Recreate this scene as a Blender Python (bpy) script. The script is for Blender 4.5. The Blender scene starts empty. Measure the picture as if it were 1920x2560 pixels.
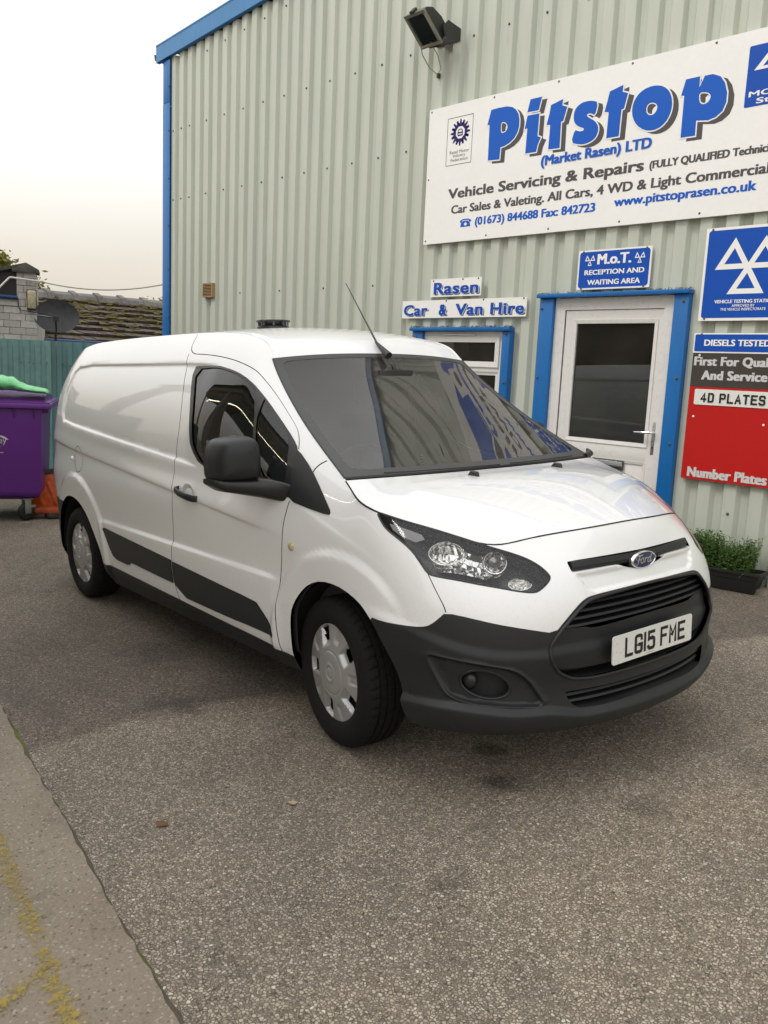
import bpy, bmesh, math, random
import numpy as np
from mathutils import Matrix, Vector, Euler
from mathutils.geometry import delaunay_2d_cdt

rnd = random.Random(7)
sc = bpy.context.scene
# ---------------------------------------------------------------- camera
cam_d = bpy.data.cameras.new('camera'); cam = bpy.data.objects.new('camera', cam_d); sc.collection.objects.link(cam)
R3 = ((0.70049362, 0.71222891, 0.04515163), (0.14762162, -0.08270863, -0.98557960), (-0.69822385, 0.69705778, -0.16307725))
cam.matrix_world = Matrix(((R3[0][0], -R3[1][0], -R3[2][0], 2.425687), (R3[0][1], -R3[1][1], -R3[2][1], -3.144948),
                           (R3[0][2], -R3[1][2], -R3[2][2], 1.547448), (0, 0, 0, 1)))
cam_d.sensor_fit = 'VERTICAL'; cam_d.sensor_height = 24.0; cam_d.lens = 24.0 * 2117.517 / 2560
cam_d.clip_start = .05; cam_d.clip_end = 600
sc.camera = cam
# ---------------------------------------------------------------- world: bright overcast evening sky
SUN_EL, SUN_AZ = math.radians(50), math.radians(-112)
W = bpy.data.worlds.new('World'); sc.world = W; W.use_nodes = True
nt = W.node_tree; nt.nodes.clear()
def wn(t, **k):
    n = nt.nodes.new(t)
    for a, b in k.items(): setattr(n, a, b)
    return n
wo = wn('ShaderNodeOutputWorld'); bg = wn('ShaderNodeBackground'); sky = wn('ShaderNodeTexSky', sky_type='NISHITA')
sky.sun_disc = False; sky.sun_elevation = SUN_EL; sky.sun_rotation = math.radians(90) - SUN_AZ; sky.air_density = 1.0; sky.dust_density = 3.0
tc = wn('ShaderNodeTexCoord'); sep = wn('ShaderNodeSeparateXYZ')
ramp = wn('ShaderNodeValToRGB'); ramp.color_ramp.elements[0].position = 0.0; ramp.color_ramp.elements[0].color = (5.2, 4.75, 4.1, 1)
ramp.color_ramp.elements[1].position = .75; ramp.color_ramp.elements[1].color = (13.2, 13.2, 13.1, 1)
e = ramp.color_ramp.elements.new(.10); e.color = (7.9, 7.3, 6.3, 1)
e = ramp.color_ramp.elements.new(.26); e.color = (11.8, 11.6, 11.0, 1)
noi = wn('ShaderNodeTexNoise'); noi.inputs['Scale'].default_value = 2.2; noi.inputs['Detail'].default_value = 5
mp = wn('ShaderNodeMapping'); mp.inputs['Scale'].default_value = (1, 1, 2.6)
mr = wn('ShaderNodeMapRange'); mr.inputs['From Min'].default_value = .3; mr.inputs['From Max'].default_value = .7; mr.inputs['To Min'].default_value = .94; mr.inputs['To Max'].default_value = 1.05
mul = wn('ShaderNodeMix', data_type='RGBA', blend_type='MULTIPLY'); mul.inputs[0].default_value = 1
mx = wn('ShaderNodeMix', data_type='RGBA'); mx.inputs[0].default_value = .88
L = nt.links.new
L(tc.outputs['Generated'], sep.inputs[0]); L(sep.outputs['Z'], ramp.inputs[0]); L(tc.outputs['Generated'], mp.inputs[0]); L(mp.outputs[0], noi.inputs['Vector'])
L(noi.outputs[0], mr.inputs[0]); L(ramp.outputs[0], mul.inputs[6]); L(mr.outputs[0], mul.inputs[7])
L(sky.outputs[0], mx.inputs[6]); L(mul.outputs[2], mx.inputs[7]); L(mx.outputs[2], bg.inputs[0]); L(bg.outputs[0], wo.inputs[0])
bg.inputs[1].default_value = .12
# soft sun behind thin cloud
sd = bpy.data.lights.new('sun', 'SUN'); sun = bpy.data.objects.new('sun', sd); sc.collection.objects.link(sun)
sd.energy = 1.2; sd.angle = math.radians(16); sd.color = (1, .96, .91)
sun.rotation_euler = Vector((math.cos(SUN_AZ)*math.cos(SUN_EL), math.sin(SUN_AZ)*math.cos(SUN_EL), math.sin(SUN_EL))).to_track_quat('Z', 'Y').to_euler()
vs = sc.view_settings; vs.view_transform = 'Standard'; vs.look = 'None'; vs.exposure = -0.02; vs.gamma = 1; vs.use_curve_mapping = False
sc.cycles.max_bounces = 8; sc.cycles.transparent_max_bounces = 12; sc.cycles.glossy_bounces = 4; sc.cycles.use_denoising = True

# ---------------------------------------------------------------- helpers
def link(o):
    sc.collection.objects.link(o); return o
def tag(o, label=None, cat=None, group=None, kind=None):
    if label: o['label'] = label
    if cat: o['category'] = cat
    if group: o['group'] = group
    if kind: o['kind'] = kind
    return o
def empty(name, loc=(0,0,0), rz=0, label=None, cat=None, group=None):
    o = link(bpy.data.objects.new(name, None)); o.location = loc; o.rotation_euler = (0, 0, rz); o.empty_display_size = .1
    return tag(o, label, cat, group)
def meshobj(name, verts, faces, mat=None, parent=None, smooth=False, normals=None, fmats=None):
    me = bpy.data.meshes.new(name); me.from_pydata([tuple(map(float, v)) for v in verts], [], faces); me.update()
    mats = mat if isinstance(mat, (list, tuple)) else [mat]
    for m_ in mats:
        if m_: me.materials.append(m_)
    if fmats: me.polygons.foreach_set('material_index', fmats)
    if smooth or normals is not None: me.polygons.foreach_set('use_smooth', [True] * len(me.polygons))
    if normals is not None: me.normals_split_custom_set_from_vertices([tuple(map(float, n)) for n in normals])
    o = link(bpy.data.objects.new(name, me))
    if parent: o.parent = parent
    return o
class MB:
    """collects simple solids into one mesh"""
    def __init__(s): s.v = []; s.f = []
    def add(s, v, f):
        b = len(s.v); s.v += [tuple(p) for p in v]; s.f += [tuple(i + b for i in q) for q in f]; return s
    def box(s, a, b, M=None):
        v = [(x, y, z) for x in (a[0], b[0]) for y in (a[1], b[1]) for z in (a[2], b[2])]
        if M is not None: v = [M @ Vector(p) for p in v]
        return s.add(v, [(0,1,3,2),(4,6,7,5),(0,4,5,1),(2,3,7,6),(0,2,6,4),(1,5,7,3)])
    def tube(s, pts, r, n=10, cap=True):
        pts = [Vector(p) for p in pts]; rs = r if isinstance(r, (list, tuple)) else [r] * len(pts)
        v = []; f = []; up = None
        for i, p in enumerate(pts):
            d = (pts[min(i+1, len(pts)-1)] - pts[max(i-1, 0)]).normalized()
            if up is None: up = d.orthogonal().normalized()
            up = (up - d * up.dot(d)).normalized(); w = d.cross(up)
            for k in range(n):
                a = 2 * math.pi * k / n; v.append(p + (up * math.cos(a) + w * math.sin(a)) * rs[i])
        for i in range(len(pts) - 1):
            for k in range(n): f.append((i*n+k, i*n+(k+1) % n, (i+1)*n+(k+1) % n, (i+1)*n+k))
        if cap: f.append(tuple(range(n))[::-1]); f.append(tuple((len(pts)-1)*n + k for k in range(n)))
        return s.add(v, f)
    def lathe(s, prof, axis='Z', n=32, c=(0,0,0)):
        v = []; f = []
        for r, h in prof:
            for k in range(n):
                a = 2*math.pi*k/n; x, y = r*math.cos(a), r*math.sin(a)
                p = {'Z': (x, y, h), 'Y': (x, h, y), 'X': (h, x, y)}[axis]; v.append((p[0]+c[0], p[1]+c[1], p[2]+c[2]))
        for i in range(len(prof)-1):
            for k in range(n): f.append((i*n+k, i*n+(k+1) % n, (i+1)*n+(k+1) % n, (i+1)*n+k))
        return s.add(v, f)
    def prism(s, poly, fn, d0, d1):
        """extrude a 2D outline; fn(a, b, d) gives the point"""
        n = len(poly); v = [fn(a, b, d0) for a, b in poly] + [fn(a, b, d1) for a, b in poly]
        f = [tuple(range(n)), tuple(range(n, 2*n))[::-1]] + [(i, i+n, (i+1) % n + n, (i+1) % n) for i in range(n)]
        return s.add(v, f)
    def build(s, name, mat, parent=None, smooth=False, bevel=0, seg=2, loc=None, auto=35):
        me = bpy.data.meshes.new(name); me.from_pydata([tuple(v) for v in s.v], [], s.f)
        bm = bmesh.new(); bm.from_mesh(me); bmesh.ops.recalc_face_normals(bm, faces=bm.faces)
        if bevel:
            bmesh.ops.remove_doubles(bm, verts=bm.verts, dist=1e-5)
            bmesh.ops.bevel(bm, geom=[e for e in bm.edges if e.calc_face_angle(0) > math.radians(25)], offset=bevel, segments=seg, affect='EDGES', profile=.5, clamp_overlap=True)
        bm.to_mesh(me); bm.free()
        if mat: me.materials.append(mat)
        if smooth or bevel:
            me.polygons.foreach_set('use_smooth', [True]*len(me.polygons)); me.set_sharp_from_angle(angle=math.radians(auto))
        o = link(bpy.data.objects.new(name, me))
        if parent: o.parent = parent
        if loc: o.location = loc
        return o
def cdt_fill(rings, fn, e=1e-6):
    """triangulate outer ring(s) with holes (even-odd) -> verts (fn(a,b)), faces"""
    P = []; E = []
    for r in rings:
        b = len(P); P += [Vector((float(p[0]), float(p[1]))) for p in r]; E += [(b+i, b+(i+1) % len(r)) for i in range(len(r))]
    vo, eo, fo, *_ = delaunay_2d_cdt(P, E, [], 0, e, False)
    V = np.array([tuple(v) for v in vo]); keep = []
    if not fo: return [], []
    C = V[np.array([f[:3] for f in fo])].mean(1); ins = np.zeros(len(C), bool)
    for r in rings:
        px, pz = C[:, 0], C[:, 1]
        for i in range(len(r)):
            ax, az = r[i-1]; bx, bz = r[i]
            if az == bz: continue
            ins ^= ((az > pz) != (bz > pz)) & (px < (bx-ax)*(pz-az)/(bz-az) + ax)
    keep = [tuple(f) for f, k in zip(fo, ins) if k]
    return [fn(a, b) for a, b in V], keep

# ---------------------------------------------------------------- materials
class NT:
    def __init__(s, name):
        s.m = bpy.data.materials.new(name); s.m.use_nodes = True; s.t = s.m.node_tree; s.t.nodes.clear()
        s.out = s.n('ShaderNodeOutputMaterial'); s.p = s.n('ShaderNodeBsdfPrincipled'); s.l(s.p.outputs[0], s.out.inputs[0])
    def n(s, t, inp=None, **k):
        q = s.t.nodes.new(t)
        for a, b in k.items(): setattr(q, a, b)
        for a, b in (inp or {}).items(): q.inputs[a].default_value = b
        return q
    def l(s, a, b): s.t.links.new(a, b)
    def co(s, sc_=1, kind='Object', vec=None):
        t = s.n('ShaderNodeTexCoord'); m_ = s.n('ShaderNodeMapping', {'Scale': vec or (sc_, sc_, sc_)}); s.l(t.outputs[kind], m_.inputs[0]); return m_.outputs[0]
    def noise(s, co, scale, detail=4, rough=.55, dist=0):
        q = s.n('ShaderNodeTexNoise', {'Scale': scale, 'Detail': detail, 'Roughness': rough, 'Distortion': dist}); s.l(co, q.inputs['Vector']); return q.outputs[0]
    def ramp(s, fac, els):
        q = s.n('ShaderNodeValToRGB'); r = q.color_ramp
        while len(r.elements) < len(els): r.elements.new(.5)
        for e_, (p, c) in zip(r.elements, els): e_.position = p; e_.color = c if len(c) == 4 else (*c, 1)
        s.l(fac, q.inputs[0]); return q.outputs[0]
    def rng(s, fac, a, b, c=0, d=1):
        q = s.n('ShaderNodeMapRange', {'From Min': a, 'From Max': b, 'To Min': c, 'To Max': d}); s.l(fac, q.inputs[0]); return q.outputs[0]
    def mix(s, f, a, b, mode='MIX'):
        q = s.n('ShaderNodeMix', data_type='RGBA', blend_type=mode)
        for i, x in ((0, f), (6, a), (7, b)):
            if isinstance(x, (int, float)): q.inputs[i].default_value = x
            elif isinstance(x, tuple): q.inputs[i].default_value = x if len(x) == 4 else (*x, 1)
            else: s.l(x, q.inputs[i])
        return q.outputs[2]
    def math(s, op, a, b=0):
        q = s.n('ShaderNodeMath', operation=op)
        for i, x in ((0, a), (1, b)):
            if isinstance(x, (int, float)): q.inputs[i].default_value = x
            else: s.l(x, q.inputs[i])
        return q.outputs[0]
    def bump(s, h, strength=.3, dist=.01):
        q = s.n('ShaderNodeBump', {'Strength': strength, 'Distance': dist}); s.l(h, q.inputs['Height']); s.l(q.outputs[0], s.p.inputs['Normal']); return q
    def col(s, c): 
        if isinstance(c, tuple): s.p.inputs['Base Color'].default_value = c if len(c) == 4 else (*c, 1)
        else: s.l(c, s.p.inputs['Base Color'])
        return s
    def rough(s, r):
        if isinstance(r, (int, float)): s.p.inputs['Roughness'].default_value = r
        else: s.l(r, s.p.inputs['Roughness'])
        return s
def plain(name, c, r=.5, metal=0, coat=0, grain=.06, gs=60, bump=0, spec=.5):
    """one base colour with a little procedural unevenness"""
    t = NT(name); co = t.co(1)
    n1 = t.noise(co, gs, 4); n2 = t.noise(co, 2.3, 3)
    f = t.math('ADD', t.rng(n1, .3, .7, -grain, grain), t.rng(n2, .3, .7, 1-grain, 1+grain))
    cc = t.mix(1.0, tuple(c), f, 'MULTIPLY'); t.col(cc); t.p.inputs['Metallic'].default_value = metal
    t.rough(t.rng(n1, .3, .7, max(0, r-.05), r+.05)); t.p.inputs['Coat Weight'].default_value = coat; t.p.inputs['Coat Roughness'].default_value = .03
    t.p.inputs['Specular IOR Level'].default_value = spec
    if bump: t.bump(n1, bump, .002)
    return t.m
def glass_mat(name, tint, refl=1.0, dirt_haze=.04, ior=1.62, rgh=.005):
    t = NT(name); t.t.nodes.remove(t.p)
    tr = t.n('ShaderNodeBsdfTransparent', {'Color': (*tint, 1)}); gl = t.n('ShaderNodeBsdfGlossy', {'Color': (refl, refl, refl, 1), 'Roughness': rgh}); fr = t.n('ShaderNodeFresnel', {'IOR': ior})
    m1 = t.n('ShaderNodeMixShader'); t.l(fr.outputs[0], m1.inputs[0]); t.l(tr.outputs[0], m1.inputs[1]); t.l(gl.outputs[0], m1.inputs[2])
    df = t.n('ShaderNodeBsdfDiffuse', {'Color': (.50, .46, .39, 1)}); m2 = t.n('ShaderNodeMixShader')
    nz = t.rng(t.noise(t.co(1), 3, 2), .35, .75, dirt_haze*.6, dirt_haze*1.5); t.l(nz, m2.inputs[0]); t.l(m1.outputs[0], m2.inputs[1]); t.l(df.outputs[0], m2.inputs[2]); t.l(m2.outputs[0], t.out.inputs[0])
    return t.m
def emit_mat(name, c, s):
    t = NT(name); t.p.inputs['Base Color'].default_value = (*c, 1); t.p.inputs['Emission Color'].default_value = (*c, 1); t.p.inputs['Emission Strength'].default_value = s
    return t.m
M = {}
def paint_white():
    t = NT('white_paint'); co = t.co(1); n1 = t.noise(co, 3, 5); n2 = t.noise(co, 240, 2)
    sp = t.noise(co, 90, 2, .8); zz = t.n('ShaderNodeSeparateXYZ'); tcx = t.n('ShaderNodeTexCoord'); t.l(tcx.outputs['Object'], zz.inputs[0])
    low = t.rng(zz.outputs['Z'], .9, .3, 0, .55); dirt_haze = t.math('MULTIPLY', t.rng(sp, .55, .75, 0, 1), low)
    c = t.mix(dirt_haze, t.mix(n1, (.86, .86, .865), (.83, .83, .83)), (.52, .46, .38)); t.col(c)
    t.rough(.35); t.p.inputs['Coat Weight'].default_value = 1; t.p.inputs['Coat Roughness'].default_value = .025; t.p.inputs['Coat IOR'].default_value = 1.5
    t.bump(n2, .02, .001); return t.m
M['white'] = paint_white()
M['black_plastic'] = plain('black_plastic', (.019, .0205, .022), .42, spec=.38, bump=.25, gs=400, grain=.04)
M['trim'] = plain('trim_black', (.018, .018, .019), .33, gs=200)
M['dark'] = plain('dark_void', (.008, .008, .008), .8)
M['rubber'] = plain('rubber', (.014, .013, .012), .62, bump=.3, gs=150, grain=.15)
M['lining'] = plain('cab_lining', (.05, .05, .052), .8)
M['seat'] = plain('seat_cloth', (.035, .036, .04), .9, bump=.3, gs=300)
M['silver'] = plain('hubcap_silver', (.48, .48, .485), .38, metal=.6, coat=.2, grain=.015)
M['chrome'] = plain('chrome', (.75, .75, .76), .08, metal=1, grain=.01)
M['glass_dark'] = glass_mat('tinted_glass', (.60, .70, .66), dirt_haze=.012, ior=1.52)
M['windscreen'] = glass_mat('windscreen_glass', (.74, .82, .79), dirt_haze=.060, ior=1.58)  # heavier dirt film also lightens the screen in place of pale sky reflection
M['lens'] = glass_mat('lamp_lens', (.93, .94, .94), dirt_haze=.012, ior=1.45, rgh=.06)
M['pane'] = glass_mat('window_pane', (.55, .58, .56), dirt_haze=.03)
M['plate_w'] = plain('plate_white', (.78, .78, .74), .3, grain=.02)
M['ink'] = plain('plate_black', (.01, .01, .01), .4)
M['badge_blue'] = plain('badge_blue', (.006, .012, .10), .15, coat=1)
# ---------------------------------------------------------------- van body surface (metres, x forward, h = half width, z up)
def nspline(t, Y, q, d=0):
    """natural cubic spline through (t, Y) sampled at q; d=1 gives the slope"""
    t = np.asarray(t, float); Y = np.asarray(Y, float); q = np.asarray(q, float)
    n = len(t); hh = np.diff(t)
    A = np.zeros((n, n)); B = np.zeros((n,) + Y.shape[1:]); A[0, 0] = A[-1, -1] = 1
    ex = (slice(None),) + (None,) * (Y.ndim - 1)
    sl = np.diff(Y, axis=0) / hh[ex]
    for i in range(1, n - 1):
        A[i, i-1] = hh[i-1]; A[i, i] = 2 * (hh[i-1] + hh[i]); A[i, i+1] = hh[i]; B[i] = 6 * (sl[i] - sl[i-1])
    M = np.linalg.solve(A, B.reshape(n, -1)).reshape(B.shape)
    k = np.clip(np.searchsorted(t, q) - 1, 0, n - 2)
    e2 = (slice(None),) + (None,) * (Y.ndim - 1)
    a = (q - t[k])[e2]; b = (t[k+1] - q)[e2]; H = hh[k][e2]
    return M[k] * b**3 / (6*H) + M[k+1] * a**3 / (6*H) + (Y[k]/H - M[k]*H/6) * b + (Y[k+1]/H - M[k+1]*H/6) * a

LZ = [.20, .28, .36, .45, .55, .70, .82, .92, 1.03]
SIDE_H = [.835, .868, .884, .892, .897, .905, .912, .912, .896]
# front stations (x, h) for m10..m16 at each level
FRONT = {
 .20: [(.30,.845),(.47,.815),(.63,.735),(.76,.61),(.84,.45),(.905,.23),(.925,0)],
 .28: [(.31,.868),(.50,.842),(.68,.762),(.805,.63),(.885,.46),(.945,.235),(.962,0)],
 .36: [(.32,.880),(.51,.853),(.68,.772),(.80,.645),(.88,.475),(.932,.24),(.948,0)],
 .45: [(.32,.886),(.51,.858),(.675,.778),(.795,.655),(.878,.49),(.93,.25),(.942,0)],
 .55: [(.32,.888),(.51,.860),(.67,.782),(.79,.662),(.878,.50),(.925,.255),(.938,0)],
 .70: [(.31,.885),(.50,.853),(.65,.775),(.765,.655),(.865,.485),(.915,.25),(.928,0)],
 .82: [(.30,.875),(.475,.830),(.605,.745),(.715,.62),(.81,.465),(.862,.24),(.882,0)],
 .92: [(.28,.858),(.44,.795),(.555,.705),(.65,.59),(.715,.465),(.795,.24),(.828,0)],
 1.03:[(.24,.830),(.37,.755),(.465,.665),(.55,.555),(.61,.44),(.68,.23),(.71,0)]}
XS = [-3.06, -2.3, -1.5, -1.15, -.88, -.62, -.33, 0.0]        # side stations
def rear_pts(z):
    lean = .0 if z < .95 else (z - .95) * .19
    k = 1.0
    return [(-3.90 + lean, 0), (-3.895 + lean, .42), (-3.868 + lean, .66 ), (-3.76 + lean, .80), (-3.50 + lean*.8, .872)]
def outline(z):
    """17 plan points of the body outline at height z"""
    hs = float(nspline(LZ, np.array(SIDE_H), [z])[0])
    R = rear_pts(z); f = hs / .905
    pts = [(x, h * f) for x, h in R]
    for i, x in enumerate(XS):
        dh = [-.006, 0, 0, 0, 0, -.001, -.003, -.012][i]
        zz = max(0, z - .86)
        if i == 7: dh -= zz * .16
        if i == 6: dh -= zz * .04
        pts.append((x, hs + dh))
    F = np.array([FRONT[k] for k in LZ])
    for x, h in nspline(LZ, F, [z])[0]: pts.append((float(x), float(h)))
    return pts      # 5 + 8 + 7
TOP = [(-3.72,0,1.740), (-3.72,.38,1.735), (-3.70,.53,1.728), (-3.61,.60,1.752), (-3.40,.618,1.785),
       (-3.06,.622,1.80), (-2.3,.622,1.795), (-1.50,.617,1.778), (-1.13,.612,1.756), (-.90,.615,1.700), (-.775,.645,1.585), (-.42,.716,1.33), (0.005,.790,1.104),
       (.20,.833,1.026), (.345,.790,.985), (.49,.70,.945), (.625,.595,.905), (.705,.475,.921), (.785,.235,.945), (.810,0,.953)]
ROWZ_SIDE = [.22, .30, .40, .52, .64, .78, .90, 1.03]
ROWZ = {}
for _j in range(20):
    ROWZ[_j] = list(ROWZ_SIDE)
def _rz(zb): return [.22 + (z - .22) * (zb - .22) / .81 for z in ROWZ_SIDE]
for _j, _z in ((11, .985), (12, .90), (13, .80), (14, .71), (15, .65), (16, .615), (17, .60), (18, .60), (19, .60)):
    ROWZ[_j] = _rz(_z)
UT = [0.16, .34, .52, .70, .85, .94, 1.0]
PW = [2.2,2.2,2.2,2.4,2.6, 2.6,2.6,2.6,2.6,2.6,2.4,2.0,1.7, 1.6,1.6,1.6,1.5,1.3,1.3,1.3]
def build_net():
    net = np.zeros((20, 8 + len(UT), 3))
    for j in range(20):
        for r, z in enumerate(ROWZ[j]):
            x, h = outline(z)[j]
            net[j, r] = (x, h, z)
        b = net[j, 7].copy(); T = np.array(TOP[j])
        for k, t in enumerate(UT):
            s = t ** PW[j]
            z = b[2] + (T[2] - b[2]) * t
            if j < 5:   # rear: leaning tailgate
                x = b[0] + (T[0] - b[0]) * (.55 * t + .45 * t ** 4)
            elif j >= 12:
                o = outline(z)[j]; o2 = outline(T[2])[j]
                x = o[0] + (T[0] - o2[0]) * t**3; hh_ = o[1] + (T[1] - o2[1]) * t**3
                net[j, 8 + k] = (x, hh_, z); continue
            else: x = b[0] + (T[0] - b[0]) * t
            net[j, 8 + k] = (x, b[1] + (T[1] - b[1]) * s, z)
    return net
NET = build_net()
_mid = NET[:, 5, :]
UU = np.concatenate([[0], np.cumsum(np.linalg.norm(np.diff(_mid, axis=0), axis=1))])
VV = np.array([z - .22 for z in ROWZ_SIDE] + [1.03 - .22 + .76 * t * (1 + .16 * t) for t in UT])
def mirror_pad(net):
    """add mirrored columns past y = 0 at both ends so the centre line is smooth"""
    m = np.array([1, -1, 1])
    a = net[[2, 1]] * m; b = net[[-2, -3]] * m
    return np.concatenate([a, net, b]), np.concatenate([[-UU[2], -UU[1]], UU, [2*UU[-1]-UU[-2], 2*UU[-1]-UU[-3]]])
NETP, UP = mirror_pad(NET)
UMAX, VMAX = UU[-1], VV[-1]
# spline along v first for a fine table of columns, then along u
_vf = np.linspace(0, VMAX, 361)
_COLS = nspline(VV, NETP.transpose(1, 0, 2), _vf)          # (361, cols, 3)
_uf = np.linspace(0, UMAX, 1201)
TAB = nspline(UP, _COLS.transpose(1, 0, 2), _uf)          # (1201, 361, 3)
def _bil(T, u, v):
    a = np.clip(u / UMAX * 1200, 0, 1199.9999); b = np.clip(v / VMAX * 360, 0, 359.9999)
    i = a.astype(int); j = b.astype(int); fa = (a - i)[:, None]; fb = (b - j)[:, None]
    return (T[i, j]*(1-fa) + T[i+1, j]*fa)*(1-fb) + (T[i, j+1]*(1-fa) + T[i+1, j+1]*fa)*fb
def sst(x, a, b):
    t = np.clip((x - a) / (b - a), 0, 1); return t*t*(3 - 2*t)
def polydist(px, pz, poly, closed=True):
    P = np.array(poly, float); Q = np.roll(P, -1, 0) if closed else P[1:]; P = P if closed else P[:-1]
    d = np.full(len(px), 1e9); ins = np.zeros(len(px), bool)
    for (ax, az), (bx, bz) in zip(P, Q):
        vx, vz = bx-ax, bz-az
        t = np.clip(((px-ax)*vx + (pz-az)*vz) / (vx*vx + vz*vz + 1e-12), 0, 1)
        d = np.minimum(d, np.hypot(px-ax-t*vx, pz-az-t*vz))
        if closed:
            c = ((az > pz) != (bz > pz)) & (px < (bx-ax)*(pz-az)/(bz-az+1e-15) + ax); ins ^= c
    return d, ins
PANEL = [(-3.30,1.635),(-3.02,1.647),(-1.60,1.622),(-1.30,1.612),(-.90,1.60),(-.90,1.058),(-1.37,1.10),(-2.2,1.165),(-3.1,1.238),(-3.34,1.262),(-3.39,1.32),(-3.40,1.45),(-3.36,1.60)]
ARCH_F = [(-.286,.10),(-.286,.306),(-.280,.436),(-.268,.51),(-.240,.558),(-.180,.620),(-.112,.667),(-.02,.697),(.087,.699),(.185,.678),(.270,.640),(.335,.590),(.398,.510),(.445,.41),(.462,.30),(.455,.10)]
ARCH_R = [(-3.56,.10),(-3.54,.36),(-3.50,.50),(-3.43,.61),(-3.325,.688),(-3.234,.731),(-3.138,.751),(-3.009,.746),(-2.899,.714),(-2.797,.653),(-2.72,.572),(-2.63,.467),(-2.555,.357),(-2.53,.10)]
FOGC = None
def disp(P, u, v):
    """outward relief of the pressed panels, added along the normal"""
    x, h, z = P[:, 0], P[:, 1], P[:, 2]
    side = sst(x, -3.72, -3.60)
    out = np.zeros(len(x))
    d, ins = polydist(x, z, PANEL)
    sd = np.where(ins, d, -d)
    out -= .012 * sst(sd, -.003, .013) * (h > .5) * (1 - sst(x, -1.34, -1.12))
    zc = 1.078 - .0826 * (x + 3.05)                 # waist crease
    f = side * (1 - sst(x, -.75, -.25))
    above = z - zc
    out += .008 * f * np.where(above > 0, 1 - sst(above, 0, .10), 1 - sst(-above, 0, .020))
    # rocker bulge with the crease above the rubbing strips
    zl = .650 + 0 * x
    fr = sst(x, -2.62, -2.50) * (1 - sst(x, -.44, -.34))
    out += .014 * fr * sst(zl + .010 - z, 0, .030) * sst(z, .24, .34)
    # wheel arch flares
    for cx, cz, R0, R1, amp in ((.075, .30, .40, .545, .016), (-3.03, .352, .42, .575, .018)):
        r = np.hypot(x - cx, (z - cz)); g = (h > .60)
        kk = amp * (1 - sst(r, R1 - .045, R1)) * sst(z, .20, .34)
        if cx > 0: kk = kk * (1 - sst(x, .33, .50)) * 1.0
        else: kk = kk * sst(x, -3.70, -3.55)
        out += kk * g
    # front bumper: lower lip, upper ledge, dished fog lamp panels, dished strip under the nose slot
    fr2 = sst(u, 5.05, 5.45)
    zlip = .292 + .030 * sst(h, .35, .55) + .020 * sst(h, .60, .80)
    out += .026 * (1 - sst(z - zlip, -.020, .010)) * sst(z, .19, .262) * sst(u, 4.88, 5.12)
    zl = .665 - .115 * sst(u, 4.9, 5.55)
    out += .011 * sst(zl - z, 0, .045) * sst(z, .40, .54) * sst(u, 4.80, 5.05)
    k = u > 5.3
    if k.any():
        dd, ii = polydist(h[k], z[k], [(-.2, .799), (.376, .799), (.338, .735), (.305, .722), (-.2, .730)])
        out[k] -= .012 * sst(np.where(ii, dd, -dd), 0, .016)
    if FOGC is not None:
        k = (u > 4.6) & (z < .62)
        if k.any():
            dd, ii = polydist(u[k], v[k], FOGC); sdf = np.where(ii, dd, -dd)
            out[k] -= .013 * sst(sdf, 0, .010) - .003*np.exp(-((sdf+.004)/.006)**2)
    return out
def P0(u, v): return _bil(TAB, u, v)
def nrm0(u, v, e=.004):
    a = P0(np.minimum(u+e, UMAX), v) - P0(np.maximum(u-e, 0), v); b = P0(u, np.minimum(v+e, VMAX)) - P0(u, np.maximum(v-e, 0))
    n = np.cross(b, a); n /= np.linalg.norm(n, axis=1)[:, None] + 1e-12
    return n
def PS(u, v):
    """displaced surface in (x, h, z)"""
    u = np.asarray(u, float); v = np.asarray(v, float)
    P = P0(u, v); return P + nrm0(u, v) * disp(P, u, v)[:, None]
def NS(u, v, e=.005):
    u = np.asarray(u, float); v = np.asarray(v, float)
    du = PS(np.minimum(u+e, UMAX), v) - PS(np.maximum(u-e, 0), v); dv = PS(u, np.minimum(v+e, VMAX)) - PS(u, np.maximum(v-e, 0))
    n = np.cross(dv, du); n /= np.linalg.norm(n, axis=1)[:, None] + 1e-12
    cl = (u < e) | (u > UMAX - e); n[cl, 1] = 0; n /= np.linalg.norm(n, axis=1)[:, None] + 1e-12
    return n
def invert(target, f, u0=0, u1=None, v0=0, v1=None, w=None):
    """chart coordinates whose f(P) is nearest to each target row"""
    u1 = UMAX if u1 is None else u1; v1 = VMAX if v1 is None else v1
    gu, gv = np.meshgrid(np.linspace(u0, u1, 320), np.linspace(v0, v1, 130), indexing='ij'); gu = gu.ravel(); gv = gv.ravel()
    G = f(P0(gu, gv)); res = []
    for t in np.atleast_2d(np.asarray(target, float)):
        k = np.argmin(((G - t)**2).sum(1)); u, v = gu[k], gv[k]
        for _ in range(6):
            e = 1e-3
            a = f(P0(np.array([u, u+e, u]), np.array([v, v, v+e])))
            J = np.stack([(a[1]-a[0])/e, (a[2]-a[0])/e], 1); r = t - a[0]
            s = np.linalg.lstsq(J, r, rcond=None)[0]; s = np.clip(s, -.03, .03)
            u = float(np.clip(u + s[0], u0, u1)); v = float(np.clip(v + s[1], v0, v1))
        res.append((u, v))
    return np.array(res)
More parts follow.
